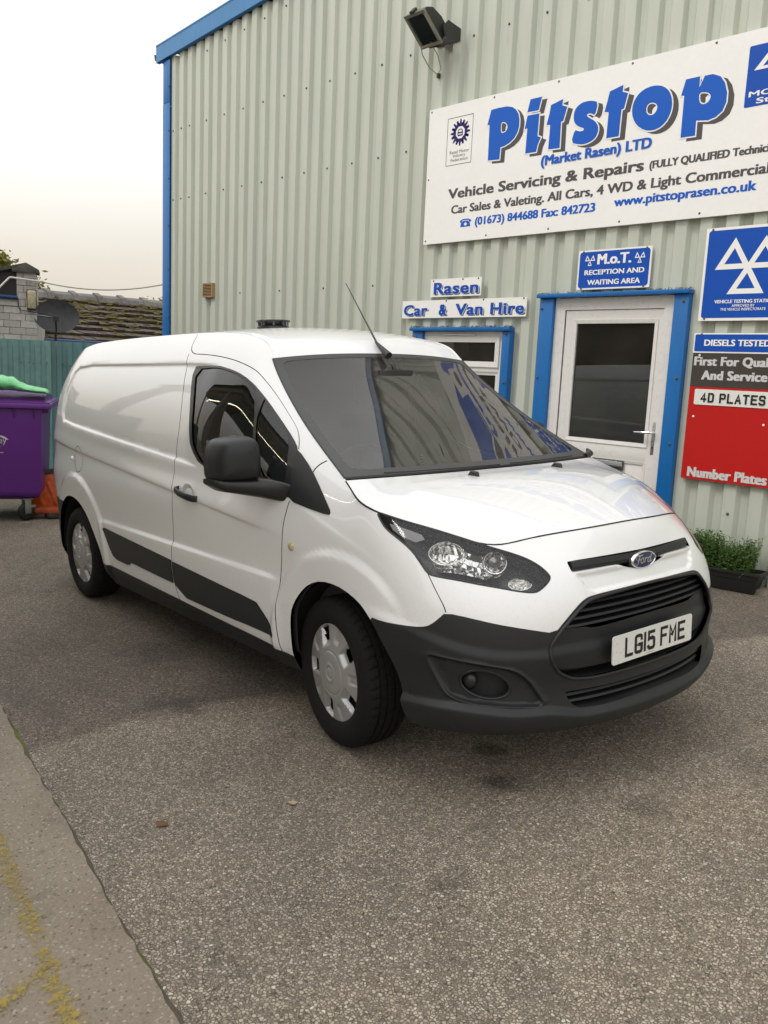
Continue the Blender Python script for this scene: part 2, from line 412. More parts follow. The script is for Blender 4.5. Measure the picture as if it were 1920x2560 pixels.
FEAT = {
 'window_seal': [[-1.4426,0.7553,1.6028],[-1.3581,0.7521,1.6044],[-1.1909,0.7489,1.5989],[-1.0038,0.753,1.5705],[-0.8468,0.7567,1.5233],[-0.7445,0.7521,1.4706],[-0.6481,0.7555,1.412],[-0.5282,0.7667,1.3371],[-0.4067,0.7818,1.2621],[-0.3388,0.7979,1.2139],[-0.3463,0.8128,1.1995],[-0.278,0.8771,1.0651],[-0.2718,0.8932,1.0011],[-0.5103,0.8942,1.0269],[-0.7795,0.8944,1.0467],[-1.1072,0.8938,1.0923],[-1.2366,0.8917,1.1836],[-1.2644,0.8851,1.243],[-1.3206,0.8446,1.4151]],
 'glass_main': [[-1.4001,0.7625,1.5898],[-1.1821,0.7556,1.5879],[-1.0074,0.7596,1.5614],[-0.8428,0.7645,1.511],[-0.7293,0.7596,1.4536],[-0.5259,0.8923,1.0702],[-0.8289,0.8937,1.0702],[-1.0822,0.8939,1.101],[-1.1939,0.8917,1.1834],[-1.2264,0.8849,1.2434],[-1.2803,0.8431,1.4177]],
 'glass_quarter': [[-0.7081,0.7595,1.4415],[-0.6145,0.7637,1.3854],[-0.4997,0.7796,1.3093],[-0.4114,0.7951,1.2498],[-0.341,0.8572,1.1322],[-0.3198,0.8876,1.049],[-0.5078,0.8923,1.0707]],
 'pillar_trim': [[-0.3388,0.7979,1.2139],[-0.2086,0.8165,1.1389],[-0.0918,0.8452,1.0577],[-0.008,0.866,0.9943],[0.0074,0.8712,0.9777],[-0.0004,0.8761,0.9669],[-0.1338,0.8869,0.9826],[-0.2718,0.8932,1.0011],[-0.278,0.8771,1.0651],[-0.3463,0.8128,1.1995]],
 'strip_rear': [[-2.5208,0.8998,0.5962],[-2.4935,0.9,0.6016],[-2.01,0.8981,0.5755],[-1.4943,0.8971,0.5501],[-1.4951,0.8944,0.4964],[-1.491,0.8898,0.4212],[-1.7638,0.8902,0.4291],[-2.0846,0.8908,0.4389],[-2.1201,0.8897,0.4222],[-2.1529,0.8892,0.4156],[-2.3249,0.8898,0.4199],[-2.3841,0.8911,0.4376],[-2.4225,0.8933,0.4727]],
 'strip_front': [[-1.4748,0.8968,0.5438],[-0.9928,0.8958,0.5198],[-0.5644,0.8934,0.4958],[-0.4731,0.8894,0.4312],[-0.4199,0.8849,0.378],[-0.4266,0.8835,0.3629],[-0.7752,0.8845,0.3628],[-1.1172,0.885,0.3637],[-1.3346,0.8852,0.3662],[-1.4616,0.8893,0.4145],[-1.4764,0.8909,0.4369]],
 'lamp': [[0.253,0.8268,1.0061],[0.301,0.809,0.9968],[0.378,0.7726,0.9765],[0.4467,0.7297,0.9581],[0.5109,0.6854,0.9381],[0.5724,0.64,0.9177],[0.6346,0.5958,0.8973],[0.696,0.5523,0.8773],[0.7451,0.5147,0.8577],[0.7865,0.4873,0.8322],[0.815,0.4732,0.8066],[0.8262,0.4709,0.7925],[0.8283,0.4877,0.7766],[0.8242,0.5188,0.7557],[0.8168,0.5417,0.7455],[0.7902,0.5794,0.7497],[0.7284,0.6457,0.7674],[0.6412,0.7301,0.7866],[0.5675,0.787,0.7979],[0.5334,0.8062,0.8043],[0.4987,0.8088,0.8369],[0.4446,0.8118,0.8831],[0.3878,0.8221,0.9148],[0.3291,0.832,0.9437],[0.2936,0.8325,0.9687]],
 'bumper_line': [[0.326,0.8871,0.6152],[0.3874,0.8822,0.611],[0.4713,0.8687,0.6107],[0.5427,0.8476,0.6143],[0.5738,0.8338,0.625],[0.6013,0.8173,0.6508],[0.6232,0.8002,0.6775],[0.7004,0.7441,0.6632],[0.7834,0.6574,0.6374],[0.8356,0.582,0.6192],[0.8767,0.4993,0.5999],[0.8873,0.4571,0.6428],[0.8944,0.4068,0.6849],[0.8976,0.3639,0.7099],[0.9022,0.3216,0.7175],[0.9142,0.1868,0.7219],[0.9207,0.0448,0.7244]],
 'aperture': [[0.9223,0.0389,0.7199],[0.9166,0.1896,0.7135],[0.9059,0.3188,0.7063],[0.9026,0.3525,0.699],[0.8991,0.392,0.6788],[0.89,0.4532,0.6292],[0.8753,0.5065,0.5686],[0.8701,0.5206,0.5373],[0.8716,0.5147,0.5003],[0.879,0.4878,0.4554],[0.8889,0.452,0.4303],[0.8996,0.4101,0.4144],[0.918,0.3214,0.4052],[0.934,0.1975,0.4052],[0.942,0.0562,0.405]],
 'plate_panel': [[0.872,0.5155,0.557],[0.8801,0.4901,0.5998],[0.8956,0.4391,0.6039],[0.9129,0.3546,0.6017],[0.919,0.3094,0.5889],[0.929,0.2001,0.5905],[0.9364,0.0595,0.5957],[0.9412,0.0572,0.4416],[0.9343,0.1999,0.4439],[0.9238,0.295,0.4444],[0.9023,0.4078,0.4483],[0.8854,0.4687,0.4551],[0.8768,0.4994,0.487],[0.8719,0.5156,0.5209]],
 'lower_slot': [[0.8872,0.4512,0.3679],[0.89,0.4412,0.3718],[0.9236,0.2914,0.3669],[0.9391,0.165,0.367],[0.9457,0.0513,0.3672],[0.9596,0.0675,0.3063],[0.9441,0.2425,0.2969],[0.9126,0.3839,0.3001],[0.9043,0.4121,0.3108],[0.8951,0.4359,0.3349]],
 'nose_slot': [[0.8273,0.3837,0.8366],[0.8274,0.3751,0.8399],[0.8554,0.2243,0.843],[0.8702,0.0961,0.8447],[0.8752,0.0,0.8448],[0.9012,0.0279,0.7782],[0.8897,0.1201,0.7943],[0.8837,0.1461,0.8031],[0.882,0.155,0.805],[0.8694,0.2763,0.804],[0.8539,0.3752,0.8012],[0.8482,0.3834,0.8069]],
 'fog_panel': [[0.5695,0.8385,0.5205],[0.6396,0.8026,0.5127],[0.7092,0.7514,0.5007],[0.772,0.6864,0.4872],[0.8079,0.637,0.4731],[0.8325,0.5921,0.4348],[0.8485,0.5546,0.3795],[0.8627,0.5283,0.3291],[0.8244,0.6078,0.3329],[0.7725,0.6849,0.3404],[0.709,0.7501,0.3478],[0.6536,0.7902,0.3617],[0.626,0.8066,0.3821],[0.5982,0.823,0.436],[0.5722,0.8369,0.4965]],
 'fog_hole': [[0.7999,0.6447,0.3998],[0.7981,0.647,0.3869],[0.7929,0.6547,0.3763],[0.7845,0.6669,0.3685],[0.773,0.6823,0.3639],[0.7589,0.6995,0.3625],[0.7428,0.7171,0.3644],[0.7258,0.7339,0.3694],[0.7092,0.7488,0.3772],[0.6943,0.7611,0.3875],[0.6827,0.7704,0.3998],[0.6753,0.7762,0.4133],[0.6731,0.7785,0.4272],[0.676,0.777,0.4407],[0.6837,0.7716,0.4526],[0.6955,0.7627,0.462],[0.7102,0.7504,0.4682],[0.7266,0.7355,0.4706],[0.7433,0.7187,0.469],[0.7593,0.7011,0.4635],[0.7734,0.6839,0.4545],[0.785,0.6685,0.4426],[0.7934,0.6561,0.4288],[0.7984,0.6478,0.4142]],
 'fuel_flap': [[-2.8835,0.8969,1.0057],[-3.8914,0.5629,0.9004],[-3.8917,0.5669,0.8842],[-2.8961,0.9029,0.9642],[-2.9106,0.904,0.9558],[-3.8895,0.5877,0.8604],[-3.8882,0.596,0.8625],[-2.9738,0.9028,0.9549],[-2.9967,0.901,0.9628],[-3.883,0.617,0.897],[-3.8805,0.6215,0.9152],[-3.0493,0.8932,1.0044],[-3.0555,0.891,1.0211],[-3.0538,0.8896,1.0374],[-3.8705,0.62,0.9897],[-3.0295,0.8891,1.0643],[-3.0103,0.8894,1.0729],[-2.9889,0.8899,1.0773],[-3.8734,0.5914,1.0116],[-2.9459,0.8909,1.0728],[-3.8789,0.5755,0.9929],[-3.8821,0.5691,0.9773],[-3.8852,0.5643,0.959],[-2.8891,0.8948,1.0221]],
 'repeater': [[-0.2288,0.9072,0.811],[-0.2322,0.9069,0.8008],[-0.2395,0.9066,0.7927],[-0.2486,0.9066,0.7887],[-0.257,0.9069,0.7901],[-0.2623,0.9075,0.7965],[-0.2632,0.908,0.806],[-0.2598,0.9084,0.8162],[-0.2528,0.9084,0.8243],[-0.2441,0.9082,0.8281],[-0.2358,0.9079,0.8266],[-0.2301,0.9076,0.8204]],
 'door_front': [[-1.6465,0.6186,1.7818],[-1.5755,0.7117,1.6703],[-1.3495,0.7148,1.6574],[-1.115,0.7198,1.632],[-0.9,0.7247,1.585],[-0.7907,0.7138,1.5386],[-0.6366,0.7157,1.4427],[-0.4705,0.7395,1.3339],[-0.4031,0.7549,1.2874],[-0.3622,0.7786,1.2452],[-0.3388,0.7979,1.2139]],
 'door_front2': [[-0.2718,0.8932,1.0011],[-0.2943,0.9006,0.9442],[-0.3073,0.9071,0.8951],[-0.3171,0.9092,0.8044],[-0.3769,0.8951,0.5484],[-0.3861,0.8924,0.4926],[-0.3875,0.8872,0.4106],[-0.3804,0.8797,0.3385],[-0.373,0.8717,0.3002]],
 'door_rear': [[-1.5753,0.7117,1.6702],[-1.3835,0.8622,1.3586],[-1.4343,0.8938,1.0815],[-1.4343,0.9138,0.8451],[-1.4815,0.8982,0.572],[-1.4914,0.8929,0.4696],[-1.4747,0.8891,0.412],[-1.429,0.8779,0.318]],
 'wing_line': [[0.5334,0.8062,0.8043],[0.579,0.8054,0.7462],[0.6143,0.8003,0.6989],[0.6232,0.8002,0.6775]],
 'pillar_seam': [[-0.1906,0.829,1.1159],[-0.193,0.814,1.1363],[-0.1842,0.7934,1.1572],[-0.1608,0.7697,1.1738]],
 'handle': [[-1.3745,0.9061,0.9574],[-1.3403,0.9112,0.9204],[-1.1157,0.9121,0.9122],[-1.2078,0.9017,0.9853]],
 'lamp_tail': [[0.3138,0.8194,0.975],[0.3461,0.8041,0.9708],[0.4397,0.7576,0.9451],[0.4597,0.7599,0.9287],[0.4387,0.7902,0.9167],[0.3786,0.8143,0.9339],[0.3383,0.8227,0.9523]],
 'lamp_tray': [[0.4924,0.7826,0.88],[0.4909,0.7521,0.911],[0.5158,0.7071,0.923],[0.5568,0.6681,0.9144],[0.5998,0.6486,0.8926],[0.6378,0.612,0.8846],[0.6629,0.5803,0.8855],[0.7118,0.5641,0.8542],[0.719,0.5976,0.821],[0.6956,0.6473,0.8043],[0.6415,0.6969,0.8193],[0.5922,0.743,0.8271],[0.5315,0.7963,0.8234]],
 'lamp_inner': [[0.5593,0.7322,0.8696],[0.692,0.6076,0.84],[0.7737,0.5667,0.7852],[0.3723,0.8008,0.9555]]}
# ================================================================ THE VAN
van = empty('van', label='white panel van with black bumper and plate LG15 FME parked beside the green metal building', cat='van')
van.matrix_world = Matrix(((0.99268070, 0.11063475, -0.04842501, 0.0044016), (-0.11215992, 0.99323742, -0.02999314, -0.0014037),
                           (0.04477925, 0.03520496, 0.99837640, 0.0257707), (0, 0, 0, 1)))
XZ = lambda P: P[:, [0, 2]]
ID = lambda P: P
US = dict(u0=1.0, u1=5.15)
def feat(n): return invert(FEAT[n], ID)
def resamp(p, d=.014, closed=True):
    p = np.asarray(p, float); out = []
    n = len(p) if closed else len(p) - 1
    for i in range(n):
        a, b = p[i], p[(i+1) % len(p)]; k = max(1, int(np.ceil(np.linalg.norm(b-a) / d)))
        out += [a + (b-a) * j / k for j in range(k)]
    if not closed: out.append(p[-1])
    return np.array(out)
def smooth_loop(p, it=2, closed=True):
    """Chaikin corner cutting"""
    p = np.asarray(p, float)
    for _ in range(it):
        q = np.roll(p, -1, 0) if closed else p[1:]; a = p if closed else p[:-1]
        r = np.empty((2*len(a), 2)); r[0::2] = a*.75 + q*.25; r[1::2] = a*.25 + q*.75
        p = r if closed else np.vstack([p[:1], r, p[-1:]])
    return p
def strip(line, w=.0052):
    p = resamp(smooth_loop(line, 2, False), .03, False); t = np.gradient(p, axis=0); t /= np.linalg.norm(t, axis=1)[:, None] + 1e-9
    n = np.stack([-t[:, 1], t[:, 0]], 1) * w / 2
    return np.vstack([p + n, (p - n)[::-1]])
def vz(z):   # chart v of a height on the plain side
    return float(np.interp(z, ROWZ_SIDE, VV[:8]))
uT = lambda x: float(np.interp(x, NET[4:13, 5, 0], UU[4:13]))
arch_f = invert(ARCH_F, XZ, **US); arch_r = invert(ARCH_R, XZ, **US)
for a_ in (arch_f, arch_r): a_[[0, -1], 1] = -.01
arch_f = smooth_loop(arch_f, 1, False); arch_r = smooth_loop(arch_r, 1, False)
UC = UMAX + .01; VC = VMAX + .01
seal = smooth_loop(feat('window_seal'), 1); gmain = smooth_loop(feat('glass_main'), 1); gq = smooth_loop(feat('glass_quarter'), 1)
trim = smooth_loop(feat('pillar_trim'), 1); lampp = smooth_loop(feat('lamp'), 2)
def half(n, it=1, roll=0):
    """outline of the right half of something on the centre line, closed along y = 0"""
    p = np.roll(feat(n), -roll, 0); p = smooth_loop(p, it, False)
    return np.vstack([[[UC, p[0, 1]]], p, [[UC, p[-1, 1]]]])
aper = half('aperture'); ppan = half('plate_panel', 1, 7); lslot = half('lower_slot', 1, 5); nslot = half('nose_slot', 1, 5)
bl = smooth_loop(feat('bumper_line'), 1, False)
ins_f = invert([(.24, .50)], XZ, **US)[0]
bumper = np.vstack([[ins_f], bl, [[UC, bl[-1, 1]], [UC, -.01], [arch_f[-1, 0] - .05, -.01]]])
wl = feat('wing_line')
u_corner = float(UU[15])
nose = np.vstack([[[wl[-1, 0], vz(.45)]], wl[::-1], [feat('lamp')[12]], [[u_corner, VC]], [[UC, VC], [UC, vz(.45)]]])
fogp = smooth_loop(feat('fog_panel'), 1); fogh = feat('fog_hole'); FOGC = fogp
sillp = np.array([[uT(-2.62), -.01], [uT(-2.62), vz(.366)], [uT(-1.4), vz(.336)], [uT(-.20), vz(.308)], [uT(-.20), -.01]])
rbump = np.array([[-.01, -.01], [-.01, vz(.69)], [uT(-3.45), vz(.695)], [uT(-3.29), vz(.690)], [uT(-3.2), vz(.60)], [uT(-3.2), -.01]])
df = feat('door_front'); df2 = feat('door_front2'); dr = feat('door_rear')
door = np.vstack([df[1:], df2, [[df2[-1, 0], -.01], [dr[-1, 0], -.01]], dr[::-1]])
sr = feat('strip_rear'); sf = feat('strip_front')
ff_c = invert([(-2.955, 1.012)], XZ, **US)[0]
flap = np.array([ff_c + .085 * np.array([math.cos(t)*1.0, math.sin(t)*1.05]) for t in np.linspace(0, 2*math.pi, 33)[:-1]])
flap_gap = np.vstack([flap * 1.0, (ff_c + (flap - ff_c) * .955)])
gaps = [strip(df), strip(df2), strip(dr), strip(wl), strip(feat('pillar_seam')),
        strip(np.vstack([[[u_corner-.02, VMAX - .004]], [[u_corner + .15, VMAX-.002]]]), .002)]
POLY = [('arch', arch_f), ('arch', arch_r), ('glass_main', gmain), ('glass_quarter', gq), ('lamp', lampp), ('plate_panel', ppan), ('aperture', aper), ('lower_slot', lslot),
        ('nose_slot', nslot), ('fog_hole', fogh), ('strip_rear', sr), ('strip_front', sf), ('pillar_trim', trim), ('window_seal', seal)] + \
       [('gap', g) for g in gaps] + [('fog_panel', fogp), ('sill', sillp), ('rear_bumper', rbump), ('bumper', bumper), ('nose', nose), ('flap_in', ff_c + (flap-ff_c)*.955), ('gap', flap), ('door', door)]
# --- triangulate the chart with every outline as a hard edge
P2 = []; E2 = []
allp = []
for nm, p in POLY:
    q = resamp(p, .016)
    b = len(P2); P2 += [Vector(x) for x in q]; E2 += [(b+i, b+(i+1) % len(q)) for i in range(len(q))]; allp.append(q)
nu, nv = int(UMAX/.019), int(VMAX/.018)
def relief_line(p, closed=True, d=.02):
    q = resamp(p, d, closed); b = len(P2); P2.extend(Vector(x) for x in q); n = len(q)
    E2.extend((b+i, b+(i+1) % n) for i in range(n if closed else n-1)); allp.append(q)
def inset(p, d):
    p = np.asarray(p, float); a = np.roll(p, 1, 0); b = np.roll(p, -1, 0); t = b-a; t /= np.linalg.norm(t, axis=1)[:, None]; n = np.stack([t[:, 1], -t[:, 0]], 1)
    c = p.mean(0); s = np.sign(((c-p)*n).sum(1)).mean(); return p + n*d*(1 if s > 0 else -1)
pr_ = resamp(np.array(PANEL), .06); 
for d in (-.003, .001, .005, .009, .013): relief_line(invert(inset(smooth_loop(PANEL, 1), d), XZ, **US))
for d in (-.012, 0, .005, .010, .015, .020): relief_line(invert([(x, 1.078-.0826*(x+3.05)-d) for x in np.linspace(-3.6, -.5, 40)], XZ, u0=.8, u1=5.15), False)
for d in (.010, .003, -.005, -.012, -.020): relief_line(invert([(x, .65+d) for x in np.linspace(-2.5, -.45, 30)], XZ, **US), False)
for d_ in (-.020, -.010, 0, .010): relief_line(invert([(h_, .292 + .030*float(sst(np.array([h_]), .35, .55)[0]) + .020*float(sst(np.array([h_]), .60, .80)[0]) + d_) for h_ in np.linspace(.84, .01, 36)], lambda P: P[:, 1:], u0=4.75), False)
relief_line(inset(fogp, .010)); relief_line(inset(fogp, .005)); relief_line(inset(fogp, -.008))
bd = []
for i in range(nu+1): bd += [(UMAX*i/nu, 0.0), (UMAX*i/nu, VMAX)]
for j in range(1, nv): bd += [(0.0, VMAX*j/nv), (UMAX, VMAX*j/nv)]
gu, gv = np.meshgrid(np.linspace(0, UMAX, nu+1)[1:-1], np.linspace(0, VMAX, nv+1)[1:-1], indexing='ij'); gr = np.stack([gu.ravel(), gv.ravel()], 1)
cell = set()
for q in allp:
    for x, y in q: cell.add((int(x/.009), int(y/.009)))
gr = [g for g in gr if not any((int(g[0]/.009)+a, int(g[1]/.009)+b) in cell for a in (-1, 0, 1) for b in (-1, 0, 1))]
b = len(P2)
cor = [(0, 0), (UMAX, 0), (UMAX, VMAX), (0, VMAX)]
P2 += [Vector(c) for c in cor]; E2 += [(b+i, b+(i+1) % 4) for i in range(4)]
P2 += [Vector(c) for c in bd] + [Vector((g[0], g[1])) for g in gr]
vo, eo, fo, *_ = delaunay_2d_cdt(P2, E2, [], 0, 1e-5, False)
UVv = np.array([tuple(v) for v in vo]); TRI = np.array([f for f in fo if len(f) == 3])
Cn = UVv[TRI].mean(1)
ok = (Cn[:, 0] > 0) & (Cn[:, 0] < UMAX) & (Cn[:, 1] > 0) & (Cn[:, 1] < VMAX); TRI = TRI[ok]; Cn = Cn[ok]
lab = np.array(['body'] * len(TRI), dtype=object); done = np.zeros(len(TRI), bool)
for (nm, p) in POLY:
    _, ins = polydist(Cn[:, 0], Cn[:, 1], p)
    k = ins & ~done; lab[k] = nm; done |= k
UVc = np.stack([np.clip(UVv[:, 0], 0, UMAX), np.clip(UVv[:, 1], 0, VMAX)], 1)
P3 = PS(UVc[:, 0], UVc[:, 1]); N3 = NS(UVc[:, 0], UVc[:, 1])
P3[UVc[:, 0] > UMAX-1e-6, 1] = 0; P3[UVc[:, 0] < 1e-6, 1] = 0
def emit(name, sel, mat, parent, side='both', flange=.012, off=0.0, shift=(0, 0, 0), fmat=None):
    """mesh of chart triangles with a return flange along free edges"""
    tri = TRI[sel]; used = np.unique(tri); mp_ = -np.ones(len(UVv), int); mp_[used] = range(len(used)); t = mp_[tri]
    p = P3[used] + N3[used]*off + np.array(shift); n = N3[used]; uv = UVc[used]
    ed = {}
    for a in t:
        for i in range(3): ed.setdefault((min(a[i], a[(i+1) % 3]), max(a[i], a[(i+1) % 3])), []).append((a[i], a[(i+1) % 3]))
    fr = [v[0] for k, v in ed.items() if len(v) == 1 and not (uv[k[0], 0] > UMAX-1e-4 and uv[k[1], 0] > UMAX-1e-4) and not (uv[k[0], 0] < 1e-4 and uv[k[1], 0] < 1e-4)]
    V = []; F = []; NN = []
    def half_(s):
        b = len(V); ys = -s
        for q, m_ in zip(p, n): V.append((q[0], q[1]*ys, q[2])); NN.append((m_[0], m_[1]*ys, m_[2]))
        for a in t:
            F.append(tuple(int(i)+b for i in (a if s == 1 else a[::-1])))
        if flange:
            for a_, b_ in fr:
                c = len(V); d = (p[b_]-p[a_]); fn = np.cross(d, n[a_]); fn = fn / (np.linalg.norm(fn)+1e-9)
                for q, m_ in ((p[a_], n[a_]), (p[b_], n[b_])):
                    for dd in (0, flange):
                        r = q - m_*dd; V.append((r[0], r[1]*ys, r[2])); NN.append((fn[0], fn[1]*ys, fn[2]))
                F.append((c, c+1, c+3, c+2) if s == 1 else (c+2, c+3, c+1, c))
    if side in ('both', 'R'): half_(1)
    if side in ('both', 'L'): half_(-1)
    # orient: make the first triangle agree with its normal
    a = F[0]; A, B, C_ = (np.array(V[i]) for i in a[:3])
    if np.cross(B-A, C_-A) @ np.array(NN[a[0]]) < 0: F = [f[::-1] for f in F]
    me = bpy.data.meshes.new(name); me.from_pydata(V, [], F); me.update(); me.materials.append(mat)
    me.polygons.foreach_set('use_smooth', [True]*len(me.polygons)); me.normals_split_custom_set_from_vertices(NN)
    o = link(bpy.data.objects.new(name, me)); o.parent = parent
    return o
S_ = lambda *n: np.isin(lab, n)
body = emit('body', S_('body', 'flap_in'), M['white'], van, flange=.014)
emit('front_panel', S_('nose'), M['white'], van, flange=.02)
emit('front_bumper', S_('bumper', 'fog_panel'), M['black_plastic'], van, flange=.02)
for s_ in 'RL': emit('sill_trim', S_('sill'), M['black_plastic'], van, s_, flange=.03)
emit('rear_bumper', S_('rear_bumper'), M['black_plastic'], van, flange=.03)
doors = {}
for s_ in 'RL':
    doors[s_] = emit('door', S_('door'), M['white'], van, s_, .02)
    emit('window_seal', S_('window_seal'), M['trim'], doors[s_], s_, .012, off=.003)
    emit('window', S_('glass_main'), M['glass_dark'], doors[s_], s_, 0, off=-.003)
    emit('quarter_window', S_('glass_quarter'), M['glass_dark'], doors[s_], s_, 0, off=-.003)
    emit('corner_trim', S_('pillar_trim'), M['black_plastic'], doors[s_], s_, .015, off=.004)
    emit('rubbing_strip', S_('strip_rear'), M['black_plastic'], van, s_, .012, off=.005)
    emit('rubbing_strip', S_('strip_front'), M['black_plastic'], doors[s_], s_, .012, off=.005)
for q_, g_ in enumerate(gaps + [flap]):
    _, in_ = polydist(Cn[:, 0], Cn[:, 1], g_); in_ &= (lab == 'gap')
    if in_.any():
        lab[in_] = 'gapdone'
        for s_ in 'RL': emit('panel_gap', in_, M['dark'], body, s_, flange=0, off=-.013)
lab[lab == 'gapdone'] = 'gap'
# recesses: floor pushed back, walls by long flanges
def recess(name, regions, outer, depth, mat, parent, dirx=True, side='both', backmat=None):
    rim = smooth_none = outer
    q = resamp(outer, .02, False) if False else resamp(outer, .02)
    k_ = (q[:, 0] < UMAX + .0098); q = q[k_]
    if outer[:, 0].max() > UMAX: q = np.vstack([[UMAX, q[0, 1]], q, [UMAX, q[-1, 1]]])
    elif not dirx: q = np.vstack([q, q[:1]]); q = q*.985 + outer.mean(0)*.015
    uq = np.clip(q, 0, [UMAX, VMAX]); p = PS(uq[:, 0], uq[:, 1]); n = NS(uq[:, 0], uq[:, 1])
    D = np.array([-depth, 0, 0]) if dirx else None
    mb = MB()
    for ys in ([-1, 1] if side == 'both' else [-1 if side == 'R' else 1]):
        for i in range(len(p)-1):
            a, b_ = p[i], p[i+1]
            if np.linalg.norm(a-b_) > .05: continue
            da = D if dirx else -n[i]*depth; db = D if dirx else -n[i+1]*depth
            ia = -n[i]*.002; ib = -n[i+1]*.002
            mb.add([(w[0], w[1]*ys, w[2]) for w in (a+ia, b_+ib, b_+db, a+da)], [(0, 1, 2, 3)])
    o = mb.build(name, mat, parent)
    f = emit(name, S_(*regions), backmat or mat, parent, side, 0, shift=(-depth, 0, 0)) if dirx else emit(name, S_(*regions), backmat or mat, parent, side, 0, off=-depth)
    return o
recess('grille_recess', ['aperture', 'plate_panel'], aper, .10, M['dark'], van)
recess('lower_grille_recess', ['lower_slot'], lslot, .07, M['dark'], van)
recess('nose_slot_recess', ['nose_slot'], nslot, .035, M['white'], van, backmat=M['black_plastic'])
emit('plate_carrier', S_('plate_panel'), M['black_plastic'], van, flange=.05, shift=(-.022, 0, 0))
for s_ in 'RL':
    recess('fog_lamp_blank', ['fog_hole'], fogh, .04, M['black_plastic'], van, dirx=False, side=s_)
# rims round the openings
def rim(name, outline_, r, mat, parent, off=.001, closed_side=None):
    for ys in (-1, 1):
        q = resamp(outline_, .02); q = q[q[:, 0] < UMAX+.0098]; q[:, 0] = np.minimum(q[:, 0], UMAX)
        if outline_[:, 0].max() > UMAX: q = np.vstack([[UMAX, q[0, 1]], q, [UMAX, q[-1, 1]]])
        # roll so the open run is contiguous
        d = np.linalg.norm(np.diff(q, axis=0), axis=1)
        if len(d) and d.max() > .05 and outline_[:, 0].max() <= UMAX: k = int(np.argmax(d)); q = np.vstack([q[k+1:], q[:k+1]])
        p = PS(q[:, 0], q[:, 1]) + NS(q[:, 0], q[:, 1])*off
        yield [(a[0], a[1]*ys, a[2]) for a in p]
mb = MB()
for pts in rim('grille_rim', aper, .006, None, None): mb.tube(pts, .0065, 8)
mb.build('grille_rim', M['black_plastic'], van, smooth=True)
for ys, s_ in ((-1, 'R'), (1, 'L')):
    mb = MB(); pts = list(rim('x', fogh, .005, None, None, .0))[0 if ys == -1 else 1]; mb.tube(pts + pts[:1], .005, 8, cap=False); mb.build('fog_lamp_rim', M['black_plastic'], van, smooth=True)
    # round blank in the outer end of the fog lamp recess
    c = (PS(*fogh.mean(0)[:, None])[0]); nn = NS(*fogh.mean(0)[:, None])[0]
    e_ = PS(*fogh[12][:, None])[0]; cc = e_*.62 + c*.38 - nn*.022
    bm = bmesh.new(); bmesh.ops.create_uvsphere(bm, u_segments=24, v_segments=12, radius=.033); me = bpy.data.meshes.new('fog_lamp_cover'); bm.to_mesh(me); bm.free(); me.materials.append(M['trim'])
    me.polygons.foreach_set('use_smooth', [True]*len(me.polygons)); o = link(bpy.data.objects.new('fog_lamp_cover', me)); o.parent = van; o.location = (cc[0], cc[1]*ys, cc[2]); o.scale = (1, .75, 1.05)
# grille slats follow the nose curve
def half_at(poly, z, lo=0):
    P_ = PS(np.clip(poly[:, 0], 0, UMAX), poly[:, 1]); best = 0
    for i in range(len(P_)-1):
        a, b_ = P_[i], P_[i+1]
        if (a[2]-z)*(b_[2]-z) <= 0 and abs(a[2]-b_[2]) > 1e-6:
            best = max(best, a[1] + (b_[1]-a[1])*(z-a[2])/(b_[2]-a[2]))
    return best
def xfront(h, z):
    uv = invert([(h, z)], lambda P: P[:, [1, 2]], u0=UU[13]); return float(P0(uv[:, 0], uv[:, 1])[0][0])
def slat(name, z, poly, back, th, dp, mat, drop=0):
    w = half_at(poly, z) - .004; mb = MB(); ys = np.linspace(-w, w, 25); v = []; f = []
    for y in ys:
        x = xfront(abs(y), z) - back
        v += [(x, y, z - th*.2), (x - .006, y, z + th/2), (x - dp, y, z + th*.55), (x - dp, y, z - th*.5), (x-.004, y, z - th/2)]
    for i in range(24):
        for k in range(5): f.append((i*5+k, i*5+(k+1) % 5, (i+1)*5+(k+1) % 5, (i+1)*5+k))
    f += [(4, 3, 2, 1, 0), tuple(24*5+k for k in range(5))]
    mb.add(v, f); return mb.build(name, mat, van, smooth=True, auto=30)
for z in (.688, .662, .636, .610): slat('grille_slat', z, aper, .016, .010, .05, M['black_plastic'])
for z in (.352, ): slat('lower_grille_slat', z, lslot, .012, .012, .05, M['black_plastic'])
slat('lower_grille_slat', .325, lslot, .018, .010, .045, M['black_plastic'])
# bar in the nose slot carries the badge
mb = MB(); v = []; f = []
for y in np.linspace(-.372, .372, 31):
    x = xfront(abs(y), .825) + .002; zt = .835 - .02*(abs(y)/.37)**2*0
    v += [(x - .004, y, .838), (x + .004, y, .820), (x - .002, y, .804), (x - .03, y, .800), (x-.03, y, .842)]
for i in range(30):
    for k in range(5): f.append((i*5+k, i*5+(k+1) % 5, (i+1)*5+(k+1) % 5, (i+1)*5+k))
f += [(4, 3, 2, 1, 0), tuple(30*5+k for k in range(5))]
mb.add(v, f); mb.build('grille_bar', M['black_plastic'], van, smooth=True, auto=30)
